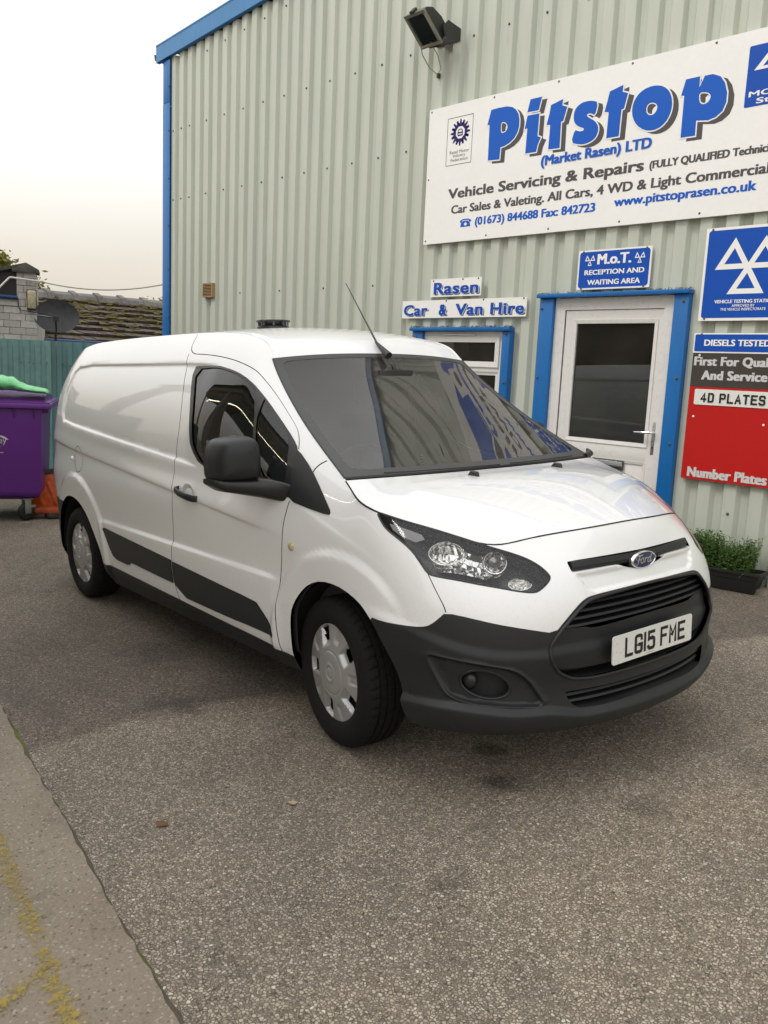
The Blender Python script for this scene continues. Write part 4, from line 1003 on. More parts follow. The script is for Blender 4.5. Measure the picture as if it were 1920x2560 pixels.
mb.box((.9517, -.05, .4495), (.9521, .0, .4515))
mb.build('plate_small_print', plain('print_grey', (.3, .3, .3), .5), plate)
for a in (-.113, .118):
    MB().lathe([(.0055, 0), (.005, .002), (.0001, .0025)], 'X', 12, (.9522, a, .4955)).build('plate_screw', M['ink'], plate, smooth=True)
# ---------- badge
def ell(rx, rz, n=48): return [(rx*math.cos(2*math.pi*i/n), rz*math.sin(2*math.pi*i/n)) for i in range(n)]
bx = .885; bz = .806
bfn = lambda a, b, d: (bx + d, a, bz + b)
prof = [(1.0, -.03), (1.0, .006), (.965, .011), (.90, .012), (.86, .009)]
v = []; f = []; n = 56
for s, d in prof:
    for k in range(n):
        a = 2*math.pi*k/n; v.append((bx + d, (.078*s + (.0 if s == 1 else 0))*math.cos(a), bz + (.0335*s)*math.sin(a)))
for i in range(len(prof)-1):
    for k in range(n): f.append((i*n+k, i*n+(k+1) % n, (i+1)*n+(k+1) % n, (i+1)*n+k))
badge = MB().add(v, f).build('badge', M['chrome'], van, smooth=True, auto=60)
MB().prism(ell(.0685, .0295), bfn, .0, .0095).build('badge_field', M['badge_blue'], badge)
MB().prism(ell(.084, .040), lambda a, b, d: (bx + d, a, bz - .004 + b), -.03, -.001).build('badge_socket', M['trim'], badge)
# script lettering, drawn as brush strokes
SCR = [[(-.044, .004, .9), (-.050, .010, 1.1), (-.046, .0165, 1.2), (-.034, .0175, 1.3), (-.020, .0155, 1.3), (-.008, .0175, 1.0)], [(-.026, .0165, 1.6), (-.030, .006, 1.8), (-.034, -.006, 1.7), (-.041, -.0145, 1.3), (-.049, -.0135, 1.0), (-.049, -.008, .7)], [(-.041, .001, .9), (-.031, .003, 1.1), (-.021, .002, .9)],
       [(-.009, .006, 1.2), (-.017, .003, 1.5), (-.020, -.006, 1.6), (-.015, -.012, 1.3), (-.007, -.009, 1.4), (-.004, -.001, 1.4), (-.009, .006, 1.2), (.000, .004, .8)], [(.002, .005, 1.0), (.006, .004, 1.5), (.004, -.004, 1.5), (.001, -.011, 1.3)], [(.006, .000, 1.0), (.012, .006, 1.2), (.017, .004, 1.3)],
       [(.034, .004, 1.2), (.026, .005, 1.4), (.020, -.002, 1.6), (.021, -.010, 1.5), (.028, -.011, 1.2), (.034, -.004, 1.2)], [(.043, .0175, 1.0), (.039, .010, 1.5), (.035, -.002, 1.6), (.034, -.010, 1.4), (.040, -.011, 1.0), (.047, -.005, .7)]]
mb = MB()
for q, s in enumerate(SCR):
    p = np.array([(a*1.12, b*1.12) for a, b, c in s]); wv = np.array([c for a, b, c in s])*.0017
    tt = np.arange(len(p)); tq = np.linspace(0, len(p)-1, (len(p)-1)*5+1); p = nspline(tt, p, tq); wv = np.interp(tq, tt, wv)
    t = np.gradient(p, axis=0); t /= np.linalg.norm(t, axis=1)[:, None]+1e-9; nn_ = np.stack([-t[:, 1], t[:, 0]], 1)*wv[:, None]
    for i in range(len(p)-1): mb.prism([p[i]+nn_[i], p[i]-nn_[i], p[i+1]-nn_[i+1], p[i+1]+nn_[i+1]], bfn, .009, .0102 + .0001*(q % 3))
mb.build('badge_script', M['chrome'], badge)
# ---------- cab interior
MB().prism([(-.80, .35), (.80, .35), (.80, 1.25), (.72, 1.50), (.60, 1.68), (-.60, 1.68), (-.72, 1.50), (-.80, 1.25)], lambda a, b, d: (d, a, b), -1.46, -1.43).build('bulkhead', M['lining'], van)
mb = MB(); mb.box((-1.43, -.80, .34), (.10, .80, .40)); mb.build('cab_floor', M['lining'], van)
prof = [(.10, .40), (.10, 1.02), (-.02, 1.075), (-.22, 1.075), (-.33, 1.04), (-.36, .95), (-.30, .80), (-.25, .40)]
MB().prism(prof, lambda a, b, d: (a, d, b), -.76, .76).build('dashboard', M['lining'], van, bevel=.02)
for y in (-.38, .38):
    seat = MB().box((-1.18, -.25, .62), (-.68, .25, .78), Matrix.Translation((0, y, 0))).build('cab_seat', M['seat'], van, bevel=.05, seg=3)
    MB().box((-.07, -.24, 0), (.06, .24, .62), Matrix.Translation((-1.17, y, .74)) @ Matrix.Rotation(math.radians(-13), 4, 'Y')).build('seat_back', M['seat'], seat, bevel=.05, seg=3)
    MB().box((-.04, -.13, 0), (.045, .13, .17), Matrix.Translation((-1.33, y, 1.37)) @ Matrix.Rotation(math.radians(-6), 4, 'Y')).build('headrest', M['seat'], seat, bevel=.035, seg=3)
mb = MB(); ring = []
Ms = Matrix.Translation((-.50, -.38, 1.04)) @ Matrix.Rotation(math.radians(-62), 4, 'Y')
ring = [tuple(Ms @ Vector((.185*math.cos(a), .185*math.sin(a), 0))) for a in np.linspace(0, 2*math.pi, 37)]
mb.tube(ring, .014, 8, cap=False); mb.tube([Ms @ Vector((-.18, 0, 0)), Ms @ Vector((.18, 0, 0))], .016, 6); mb.tube([Ms @ Vector((0, 0, .0)), Ms @ Vector((0, 0, -.25))], .03, 8); mb.build('steering_wheel', M['trim'], van, smooth=True)
# inner lining of doors and roof
mid = (P3[TRI].mean(1)); lin_sel = np.isin(lab, ['body', 'door', 'gap', 'nose', 'sill', 'strip_front', 'flap_in', 'window_seal']) & (mid[:, 0] > -1.45) & (mid[:, 0] < .10)
for s_ in 'RL': emit('cab_lining', lin_sel, M['lining'], van, s_, flange=0, off=-.035)
r_l = [[(p[0], p[1]*.97, p[2]-.035) for p in r] for r in [[head_curve(TT[k], w, .0 if k < k_head-60 else .02) for w in ww] for k in range(int(k_head-330), k_head, 20)]]
skin('headlining', r_l, M['lining'], van)
mb = MB(); mb.box((-.66, -.11, 1.50), (-.635, .11, 1.565)); mb.tube([(-.65, 0, 1.56), (-.67, 0, 1.60)], .012, 8); mb.build('rear_view_mirror', M['trim'], van, bevel=.008)
mb = MB(); mb.box((.0, -.16, 0), (.0012, .0, .055), Matrix.Translation((-.30, -.42, 1.10)) @ Matrix.Rotation(math.radians(40), 4, 'Y')); 
LETTERS = {
 'p1': [[[-2.643,3.8643],[-2.5498,3.867],[-2.4707,3.8631],[-2.4111,3.8477],[-2.37,3.8191],[-2.3411,3.78],[-2.3268,3.7337],[-2.3255,3.6749],[-2.3405,3.6283],[-2.3692,3.5884],[-2.4182,3.5562],[-2.4691,3.5388],[-2.5148,3.5324],[-2.5183,3.4334],[-2.6484,3.4408],[-2.6528,3.7394],[-2.6776,3.7434]],[[-2.526,3.7419],[-2.4862,3.7383],[-2.4581,3.7159],[-2.4493,3.6898],[-2.4599,3.6618],[-2.4852,3.6508],[-2.5209,3.6514]]],
 'i_dot': [[[-2.2237,3.8755],[-2.1071,3.8763],[-2.1319,3.7732],[-2.2486,3.7769]]],
 'i': [[[-2.2436,3.749],[-2.1222,3.7477],[-2.1231,3.676],[-2.1254,3.5659],[-2.0897,3.5509],[-2.1159,3.5018],[-2.1289,3.4408],[-2.2415,3.443],[-2.2369,3.6462],[-2.2657,3.6439]]],
 't1': [[[-2.0091,3.7926],[-1.8936,3.8188],[-1.8972,3.7701],[-1.8466,3.7519],[-1.8772,3.6453],[-1.897,3.6438],[-1.893,3.4378],[-2.0069,3.4428],[-2.0029,3.6346],[-2.0409,3.6427],[-2.0204,3.7209]]],
 's': [[[-1.5583,3.7348],[-1.576,3.6366],[-1.6173,3.6636],[-1.6505,3.6629],[-1.6521,3.6449],[-1.6247,3.6266],[-1.5719,3.5951],[-1.5404,3.5537],[-1.5363,3.5122],[-1.5541,3.4694],[-1.5958,3.4437],[-1.6562,3.4324],[-1.7135,3.4399],[-1.7845,3.4634],[-1.7571,3.5616],[-1.7233,3.5415],[-1.6832,3.537],[-1.6677,3.5512],[-1.6857,3.5632],[-1.7269,3.579],[-1.7667,3.6132],[-1.7805,3.6618],[-1.7719,3.7158],[-1.732,3.7502],[-1.6769,3.7614],[-1.6097,3.7557]]],
 't2': [[[-1.4591,3.796],[-1.3444,3.8221],[-1.3448,3.772],[-1.2965,3.7539],[-1.321,3.6451],[-1.3424,3.6414],[-1.3466,3.4462],[-1.4579,3.4482],[-1.4548,3.6422],[-1.4926,3.6506],[-1.4711,3.738]]],
 'o': [[[-1.0601,3.766],[-0.9971,3.7452],[-0.9472,3.7007],[-0.9207,3.6388],[-0.918,3.5681],[-0.9414,3.5059],[-0.987,3.46],[-1.0567,3.4415],[-1.131,3.4559],[-1.1992,3.5031],[-1.2396,3.5644],[-1.2522,3.6349],[-1.2349,3.6955],[-1.1922,3.7418],[-1.1319,3.7646]],[[-1.0804,3.6471],[-1.0481,3.6333],[-1.035,3.6061],[-1.0449,3.574],[-1.0737,3.5547],[-1.1088,3.5633],[-1.1294,3.5911],[-1.1279,3.6268],[-1.1092,3.646]]],
 'p2': [[[-0.8258,3.7601],[-0.7187,3.7605],[-0.7168,3.6834],[-0.6825,3.7576],[-0.6219,3.7565],[-0.5637,3.7299],[-0.5263,3.6808],[-0.5033,3.6138],[-0.5021,3.5466],[-0.5231,3.4915],[-0.5699,3.4571],[-0.6244,3.4448],[-0.7157,3.4572],[-0.7138,3.353],[-0.8258,3.3552],[-0.8282,3.6482],[-0.8531,3.6528]],[[-0.7132,3.6511],[-0.6459,3.6386],[-0.6218,3.6147],[-0.626,3.5857],[-0.647,3.564],[-0.6844,3.562],[-0.7081,3.5877]]]}
# ================================================================ GROUND
GNX, GNY = .0315, .0319
gz = lambda x, y: GNX*x + GNY*y
def asphalt():
    t = NT('chipped_asphalt'); co = t.co(1)
    def cells(s, rnd_):
        v = t.n('ShaderNodeTexVoronoi', {'Scale': s, 'Randomness': rnd_}, feature='F1'); t.l(co, v.inputs['Vector']); e = t.n('ShaderNodeTexVoronoi', {'Scale': s, 'Randomness': rnd_}, feature='DISTANCE_TO_EDGE'); t.l(co, e.inputs['Vector']); return v, e
    wv = t.n('ShaderNodeTexNoise', {'Scale': 60, 'Detail': 2}); t.l(co, wv.inputs['Vector']); 
    dm = t.n('ShaderNodeMix', data_type='VECTOR'); dm.inputs[0].default_value = .006; t.l(co, dm.inputs[4]); t.l(wv.outputs['Color'], dm.inputs[5]); co = dm.outputs[1]
    v1, e1 = cells(104, 1); v2, e2 = cells(210, 1)
    edge = t.rng(e1.outputs['Distance'], .02, .16); edge2 = t.rng(e2.outputs['Distance'], .02, .2)
    sepc = t.n('ShaderNodeSeparateColor'); t.l(v1.outputs['Color'], sepc.inputs[0])
    stone = t.ramp(sepc.outputs[0], [(0, (.20, .165, .125)), (.35, (.36, .305, .24)), (.7, (.45, .39, .315)), (.95, (.54, .475, .39)), (1, (.70, .64, .55))])
    c = t.mix(edge, (.075, .060, .043), stone)
    sep2 = t.n('ShaderNodeSeparateColor'); t.l(v2.outputs['Color'], sep2.inputs[0])
    fines = t.mix(edge2, (.12, .10, .076), t.ramp(sep2.outputs[0], [(0, (.19, .16, .125)), (1, (.42, .37, .30))]))
    pres = t.rng(sepc.outputs[1], .18, .30); c = t.mix(pres, fines, c)
    big = t.noise(co, 1.1, 5, .6); c = t.mix(1.0, c, t.ramp(big, [(.25, (.70, .69, .68)), (.5, (1, .99, .97)), (.75, (1.15, 1.12, 1.06))]), 'MULTIPLY')
    blot = t.noise(co, 5.0, 4, .65); c = t.mix(1.0, c, t.ramp(blot, [(.28, (.74, .73, .72)), (.40, (1, 1, 1)), (1, (1.05, 1.05, 1.05))]), 'MULTIPLY')
    # darker strip running beside the van, with a fairly clean edge
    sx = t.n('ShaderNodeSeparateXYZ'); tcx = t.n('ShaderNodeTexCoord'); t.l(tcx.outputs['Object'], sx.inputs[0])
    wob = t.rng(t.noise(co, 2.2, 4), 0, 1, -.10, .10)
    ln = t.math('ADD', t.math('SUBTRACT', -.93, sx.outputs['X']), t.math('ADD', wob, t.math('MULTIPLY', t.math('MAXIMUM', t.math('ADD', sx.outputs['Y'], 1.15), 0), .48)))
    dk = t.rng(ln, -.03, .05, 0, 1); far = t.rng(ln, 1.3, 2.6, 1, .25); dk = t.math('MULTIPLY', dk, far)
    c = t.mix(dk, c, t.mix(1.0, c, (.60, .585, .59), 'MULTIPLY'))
    # oil stains
    for (ox, oy, r_, k_) in OIL:
        q = t.math('ADD', t.math('POWER', t.math('SUBTRACT', sx.outputs['X'], ox), 2), t.math('POWER', t.math('SUBTRACT', sx.outputs['Y'], oy), 2)); q = t.math('SQRT', q)
        q = t.math('ADD', q, t.rng(blot, 0, 1, -r_*.9, r_*.9)); m_ = t.rng(q, r_*.4, r_*1.1, k_, 0); c = t.mix(m_, c, t.mix(1.0, c, (.34, .33, .33), 'MULTIPLY'))
    pit = t.rng(t.noise(co, 17, 6, .75), .66, .72, 0, .85); c = t.mix(t.math('MULTIPLY', pit, t.rng(t.noise(co, 1.9, 3), .48, .60)), c, (.035, .028, .02))
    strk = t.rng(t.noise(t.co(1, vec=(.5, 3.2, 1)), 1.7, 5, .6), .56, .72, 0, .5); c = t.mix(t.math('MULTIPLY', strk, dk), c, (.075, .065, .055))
    t.col(c); t.rough(t.rng(sepc.outputs[2], 0, 1, .55, .9))
    h = t.math('ADD', t.math('MULTIPLY', edge, t.rng(sepc.outputs[0], 0, 1, .5, 1)), t.math('MULTIPLY', edge2, .3)); t.bump(h, .75, .004)
    return t.m
# dark strip edge passes (px 470,1740 -> 1190,1500 in the photo's plane on the ground)
OIL = [(.62, -.62, .10, .9), (.40, -.42, .09, .8), (-1.0, -1.15, .16, .45), (1.10, -.40, .10, .5), (1.3, .3, .22, .35), (-.9, -.8, .3, .4), (-1.7, -.75, .3, .5), (.9, -1.25, .08, .35)]
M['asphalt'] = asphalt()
def sheet(name, quad, mat, up=0, nx=1, ny=1, wob=0, kind='structure'):
    a, b, c, d = [np.array(q, float) for q in quad]; V = []; F = []
    for i in range(nx+1):
        for j in range(ny+1):
            s, r = i/nx, j/ny; p = (a*(1-s)+b*s)*(1-r) + (d*(1-s)+c*s)*r; V.append((p[0], p[1], gz(p[0], p[1]) + up))
    for i in range(nx):
        for j in range(ny): F.append((i*(ny+1)+j, (i+1)*(ny+1)+j, (i+1)*(ny+1)+j+1, i*(ny+1)+j+1))
    o = meshobj(name, V, F, mat); tag(o, kind=kind); return o
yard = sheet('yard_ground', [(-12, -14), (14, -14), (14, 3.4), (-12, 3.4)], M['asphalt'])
t = NT('rough_land'); co = t.co(1); t.col(t.ramp(t.noise(co, .8, 6), [(.3, (.05, .06, .03)), (.7, (.11, .10, .07))])); t.rough(.9)
land = meshobj('ground', [(-300, -300, -1.2), (300, -300, -1.2), (300, 300, -1.2), (-300, 300, -1.2)], [(0, 1, 2, 3)], t.m); tag(land, kind='structure')
# concrete apron at the lower left
def concrete():
    t = NT('apron_concrete'); co = t.co(1); n1 = t.noise(co, 1.6, 6, .6); n2 = t.noise(co, 120, 3); v = t.n('ShaderNodeTexVoronoi', {'Scale': 140}); t.l(co, v.inputs['Vector'])
    c = t.ramp(n1, [(.25, (.19, .155, .115)), (.5, (.24, .20, .152)), (.75, (.285, .24, .188))]); c = t.mix(1.0, c, t.rng(n2, .3, .7, .86, 1.14), 'MULTIPLY')
    sp = t.n('ShaderNodeSeparateColor'); t.l(v.outputs['Color'], sp.inputs[0]); c = t.mix(t.rng(sp.outputs[0], .90, .97, 0, .6), c, (.42, .38, .32)); c = t.mix(t.rng(sp.outputs[1], .93, .97, 0, .7), c, (.09, .075, .055))
    c = t.mix(t.rng(t.noise(co, 9, 4), .60, .70, 0, .45), c, (.13, .11, .085)); t.col(c); t.rough(.85); t.bump(n2, .35, .002)
    # worn yellow line sprayed along the slab
    return t
E1, E2 = np.array([-1.509, -1.722]), np.array([.812, -2.169]); dE = (E2-E1)/np.linalg.norm(E2-E1); nE = np.array([dE[1], -dE[0]])
A0, A1 = E1 - dE*3.5, E2 + dE*6
ct = concrete(); M['apron'] = ct.m
# apron outline is slightly ragged along the joint
V = []; F = []; k = 260
for i in range(k+1):
    p = A0 + (A1-A0)*i/k; w = .004*math.sin(i*.23) + .003*math.sin(i*1.7) + .004*rnd.uniform(-1, 1); q = p + nE*w; r = p + nE*5.5
    V += [(q[0], q[1], gz(*q) + .012), (r[0], r[1], gz(*r) + .012), (q[0], q[1], gz(*q) - .03)]
for i in range(k): F += [(3*i, 3*i+1, 3*i+4, 3*i+3), (3*i+2, 3*i, 3*i+3, 3*i+5)]
apron = meshobj('concrete_path', V, F, M['apron']); tag(apron, kind='structure')
# mossy joint
t = NT('joint_moss'); co = t.co(1); f = t.noise(co, 2.3, 4); g = t.noise(co, 60, 3)
t.col(t.mix(t.rng(f, .54, .64), t.mix(g, (.055, .045, .03), (.12, .10, .07)), t.mix(g, (.055, .085, .015), (.14, .17, .04)))); t.rough(.95); t.bump(g, .8, .006)
V = []; F = []
for i in range(k+1):
    p = A0 + (A1-A0)*i/k; w1 = .008 + .005*math.sin(i*.31) + rnd.uniform(0, .014)*rnd.random(); q = p - nE*w1; r = p + nE*.016
    V += [(q[0], q[1], gz(*q) + .003), ((q[0]+r[0])/2, (q[1]+r[1])/2, gz(*p) + .008 + rnd.uniform(0, .004)), (r[0], r[1], gz(*r) + .006)]
for i in range(k): F += [(3*i, 3*i+3, 3*i+4, 3*i+1), (3*i+1, 3*i+4, 3*i+5, 3*i+2)]
tag(meshobj('path_joint_moss', V, F, t.m, smooth=True), kind='structure')
# worn yellow paint
t = NT('worn_yellow_paint'); co = t.co(1); n1 = t.noise(co, 55, 6, .75); uvn = t.n('ShaderNodeUVMap'); 
c = t.mix(t.noise(co, 40, 3), (.42, .31, .06), (.30, .22, .05)); t.col(c); t.rough(.8)
tr = t.n('ShaderNodeBsdfTransparent'); mxs = t.n('ShaderNodeMixShader'); sepu = t.n('ShaderNodeSeparateXYZ'); t.l(uvn.outputs[0], sepu.inputs[0])
edge = t.rng(t.math('ABSOLUTE', t.math('SUBTRACT', sepu.outputs['Y'], .5)), .10, .5, 0, .26); al = t.rng(t.math('ADD', t.math('SUBTRACT', n1, edge), t.rng(t.noise(co, 3.5, 3), .3, .7, -.07, .09)), .43, .60)
al = t.math('MULTIPLY', al, .80); t.l(al, mxs.inputs[0]); t.l(tr.outputs[0], mxs.inputs[1]); t.l(t.p.outputs[0], mxs.inputs[2]); t.l(mxs.outputs[0], t.out.inputs[0]); M['yellow'] = t.m
def ribbon(name, pts, w, mat, up):
    V = []; F = []; U = []; n = len(pts)
    for i, p in enumerate(pts):
        p = np.array(p, float); d = np.array(pts[min(i+1, n-1)], float) - np.array(pts[max(i-1, 0)], float); d /= np.linalg.norm(d); q = np.array([d[1], -d[0]])*w/2
        for s in (-1, 1): r = p + q*s; V.append((r[0], r[1], gz(*r) + up)); U.append((i*.1, .5+.5*s))
    for i in range(n-1): F.append((2*i, 2*i+1, 2*i+3, 2*i+2))
    o = meshobj(name, V, F, mat); uv = o.data.uv_layers.new(name='UVMap')
    for l in o.data.loops: uv.data[l.index].uv = U[l.vertex_index]
    return o
yl = ribbon('road_marking', [(-.95, -2.035), (-.6, -2.10), (-.28, -2.18), (.0, -2.232), (.25, -2.285), (.52, -2.335), (.8, -2.39), (1.6, -2.55)], .12, M['yellow'], .016); tag(yl, kind='structure')
yl2 = ribbon('road_marking', [(.40, -2.30), (.43, -2.37), (.47, -2.46), (.50, -2.56), (.53, -2.7)], .10, M['yellow'], .018); tag(yl2, kind='structure')
# bits of litter and leaves on the ground
def leaf(x, y, r, c, nm, lab_, a=0, cat='leaf'):
    mb = MB(); n = 9; pts = [(r*math.cos(2*math.pi*i/n)*(1 if i % 2 else .6), r*.7*math.sin(2*math.pi*i/n)) for i in range(n)]
    mb.add([(x + p*math.cos(a)-q*math.sin(a), y + p*math.sin(a)+q*math.cos(a), gz(x, y) + .006 + .006*rnd.random()) for p, q in pts], [tuple(range(n))])
    tag(mb.build(nm, plain(nm + '_mat', c, .8, gs=200, grain=.3)), lab_, cat)
leaf(.175, -1.30, .022, (.42, .33, .22), 'paper_scrap', 'small tan scrap of card on the asphalt below the front wheel', .4, 'litter')
leaf(-.03, -1.72, .028, (.15, .075, .03), 'dead_leaf', 'crumpled brown leaf on the asphalt near the mossy joint')

# ================================================================ METAL BUILDING
WY = 3.059; PITCH = .1962; X0 = -8.075
def cladding():
    t = NT('sage_cladding'); co = t.co(1); n1 = t.noise(t.co(1, vec=(1, 1, .12)), 7, 5); n2 = t.noise(co, .7, 4); n3 = t.noise(co, 160, 3)
    c = t.mix(t.rng(n1, .3, .7), (.475, .505, .435), (.545, .57, .495)); c = t.mix(t.rng(n2, .3, .7, 0, .30), c, (.56, .59, .48)); c = t.mix(t.rng(t.noise(t.co(1, vec=(1, 1, .06)), 28, 4, .7), .60, .75, 0, .28), c, (.26, .27, .21))
    sx = t.n('ShaderNodeSeparateXYZ'); tcx = t.n('ShaderNodeTexCoord'); t.l(tcx.outputs['Object'], sx.inputs[0]); c = t.mix(t.math('MULTIPLY', t.rng(sx.outputs['Z'], .55, .05), t.rng(n1, .35, .65)), c, (.24, .25, .20))
    t.col(c); t.rough(.42); t.bump(n3, .05, .002); return t.m
M['clad'] = cladding()
def blue_trim(nm, c):
    t = NT(nm); co = t.co(1); n1 = t.noise(t.co(1, vec=(1, 1, .3)), 9, 5); n2 = t.noise(co, 70, 4)
    cc = t.mix(t.rng(n1, .3, .7), c, tuple(x*1.18 for x in c)); cc = t.mix(t.rng(n2, .62, .72, 0, .35), cc, (.16, .26, .36)); t.col(cc); t.rough(.38); return t.m
M['blue'] = blue_trim('blue_trim', (.002, .115, .36))
M['blue_light'] = blue_trim('blue_fascia', (.035, .185, .42))
bld = empty('metal_building', (0, 0, 0), 0, 'pale green ribbed metal workshop building with blue trim and a door', 'building')
roofline = lambda x: 5.44 + .0765*(x + 8.243)
openings = [(-3.318-.06, -2.347+.02, 1.02, 1.975), (-1.86, -.70, .0, 2.23)]
# one rib: crown towards the yard. profile over one pitch, (dx, dy)
PR = [(0, 0), (.022, .0), (.034, .026), (.150, .026), (.162, 0), (.1962, 0)]
PR = [(0, .0), (.092, .0), (.118, .038), (.170, .038), (.1962, .0)]
def rib_profile(i0, i1):
    pts = []
    for i in range(i0, i1):
        for dx, dy in PR[:-1]: pts.append((X0 + i*PITCH + dx, WY + dy))
    pts.append((X0 + i1*PITCH, WY)); return pts
NR = int(math.ceil((9.5 + 8.075)/PITCH)); per = 5
def panel(i0, i1, z0, z1f, nm='cladding_sheet', lap=0):
    pts = rib_profile(i0, i1); zs = None; V = []; F = []; n = len(pts)
    for x, y in pts: V.append((x, y - lap, z0 if z0 > .5 else min(z0, gz(x, y) - .02) if z0 > -5 else gz(x, y)-.05))
    for x, y in pts: V.append((x, y - lap, z1f(x)))
    for i in range(n-1): F.append((i, i+1, n+i+1, n+i))
    if lap:   # lapped edge return
        V += [(pts[0][0], pts[0][1] + .004, V[0][2]), (pts[0][0], pts[0][1] + .004, V[n][2])]; F.append((0, n, 2*n+1, 2*n))
    o = meshobj(nm, V, F, M['clad'], bld)
    return o
i = 0
while i < NR:
    j = min(i + per, NR); xa, xb = X0 + i*PITCH, X0 + j*PITCH; lap = .0012*((i//per) % 2)
    op = [o for o in openings if o[0] < xb and o[1] > xa]
    if not op: panel(i, j, -9, roofline, lap=lap)
    else:
        for q in range(i, j):
            x0_, x1_ = X0 + q*PITCH, X0 + (q+1)*PITCH; oo = [o for o in openings if o[0] < (x0_+x1_)/2 < o[1]]
            if oo: 
                panel(q, q+1, oo[0][3], roofline, lap=lap)
                if oo[0][2] > .3: panel(q, q+1, -9, lambda x, t=oo[0][2]: t, lap=lap)
            else: panel(q, q+1, -9, roofline, lap=lap)
    i = j
# side and back walls, roof
t_dark = plain('building_inside', (.05, .05, .045), .9)
mb = MB(); mb.box((-8.09, WY+.03, -.6), (-8.06, 16, 5.42)); mb.build('side_wall', M['clad'], bld)
xr = X0 + NR*PITCH
mb = MB(); mb.box((xr-.03, WY+.03, 0), (xr, 16, 6.7)); mb.build('side_wall', M['clad'], bld)
mb = MB(); mb.box((-8.06, 15.97, -.6), (xr, 16, 5.6)); mb.build('back_wall', M['clad'], bld)
mb = MB(); mb.add([(-8.3, WY-.05, 5.60), (xr, WY-.05, 5.60+.0765*(xr+8.3)), (xr, 16, 5.60+.0765*(xr+8.3)), (-8.3, 16, 5.60)], [(0, 1, 2, 3)]); mb.build('roof_sheet', plain('roof_grey', (.25, .26, .24), .6), bld)
# inside: a dim reception room behind the door and window
mb = MB(); mb.box((-8.0, WY+3.2, -.3), (4, WY+3.25, 3)); mb.build('inner_wall', plain('inner_wall', (.22, .20, .17), .9), bld)
mb = MB(); mb.box((-8.0, WY+.1, 2.7), (4, WY+3.2, 2.75)); mb.build('inner_ceiling', plain('inner_ceiling', (.30, .29, .26), .9), bld)
mb = MB(); mb.box((-8.0, WY+.06, -.4), (9, 15.9, .05)); mb.build('inner_floor', t_dark, bld)
mb = MB(); mb.box((-1.05, WY+.35, .05), (.30, WY+.9, .98)); cn = mb.build('reception_counter', plain('counter_wood', (.10, .07, .05), .5)); tag(cn, 'dark reception counter seen dimly through the glazed door', 'counter')
mb = MB(); mb.lathe([(.001, .0), (.034, 0), (.036, .02), (.035, .10), (.020, .125), (.013, .13), (.013, .15)], 'Z', 20); mb.tube([(0, 0, .15), (0, 0, .185), (.03, 0, .19)], .005, 8); sb = mb.build('soap_pump', plain('pump_bottle', (.55, .57, .58), .3), smooth=True, loc=(-1.115, WY+.50, 1.0)); tag(sb, 'pale pump bottle on the counter behind the door glass', 'bottle')
mb.v, mb.f = [], []
# fascia (verge trim), corner trim, gutter end
sl = .0765
def along(a, b, z0, z1, y0, y1, nm, mat, bev=.0):
    mb = MB(); v = [(x, y, z + sl*(x+8.377)) for x in (a, b) for y in (y0, y1) for z in (z0, z1)]
    mb.add(v, [(0,1,3,2),(4,6,7,5),(0,4,5,1),(2,3,7,6),(0,2,6,4),(1,5,7,3)]); return mb.build(nm, mat, bld, bevel=bev)
along(-8.377, xr, 5.432, 5.644, WY-.055, WY-.035, 'fascia_board', M['blue_light'])
along(-8.379, xr, 5.628, 5.646, WY-.060, WY+.10, 'fascia_cap', M['blue_light'])
along(-8.377, xr, 5.430, 5.446, WY-.052, WY-.001, 'fascia_return', M['blue'])
mb = MB(); mb.box((-8.246, WY-.030, -.4), (-8.074, WY-.018, 4.90)); mb.box((-8.246, WY-.018, -.4), (-8.234, WY+.2, 4.90)); mb.build('corner_trim', M['blue'], bld, bevel=.003)
mb = MB(); mb.box((-8.244, WY-.028, 4.903), (-8.076, WY-.016, 5.43)); mb.box((-8.244, WY-.016, 4.903), (-8.234, WY+.2, 5.43)); mb.build('corner_trim', M['blue'], bld, bevel=.003)
mb = MB(); pr = [(0, 0), (-.02, -.09), (-.09, -.12), (-.16, -.09), (-.18, .0), (-.168, 0), (-.15, -.078), (-.09, -.105), (-.03, -.078), (-.012, 0)]
mb.prism(pr, lambda a, b, d: (-8.33 + a*.9, d, 5.57 + b*.9), WY-.02, 15.9); mb.build('gutter', plain('gutter_grey', (.13, .115, .10), .6), bld)
# fixings
M['screw'] = plain('fixing_cap', (.10, .09, .075), .6, gs=300)
scr = MB().lathe([(.0001, .016), (.006, .0145), (.0105, .010), (.012, .003), (.015, .002), (.015, 0)], 'Y', 10); sme = scr.build('fixing', M['screw'], bld, smooth=True); sme.scale = (.75, -.8, .75)
first = True
pts = []
def valley(k): return X0 + k*PITCH*1 + .049
signs_box = [(-3.42, .9, 2.78, 4.36)]
for z, rng_ in ((4.548, range(0, 60)), (3.672, range(0, 60)), (5.30, range(3, 60)), (2.42, range(2, 60, 1)), (.62, range(38, 60))):
    for q in rng_:
        if q % 2 and not (q == 1 and z < 5): continue
        x = valley(q) - (.0 if q != 1 else 0)
        if z == 5.30: zz = roofline(x) - .16
        else: zz = z
        if any(a < x < b and c < zz < d for a, b, c, d in signs_box + [(-3.7, -2.05, 2.0, 2.5), (-2.0, -.55, 0, 2.65), (-.6, .5, .8, 2.75)]): continue
        if z == 2.42 and q % 4: continue
        pts.append((x, WY - .0005, zz + rnd.uniform(-.004, .004)))
for z in (.9, 1.5, 2.15, 2.78, 3.35, 3.95, 4.55, 5.1): pts.append((-8.085, WY - .032, z))
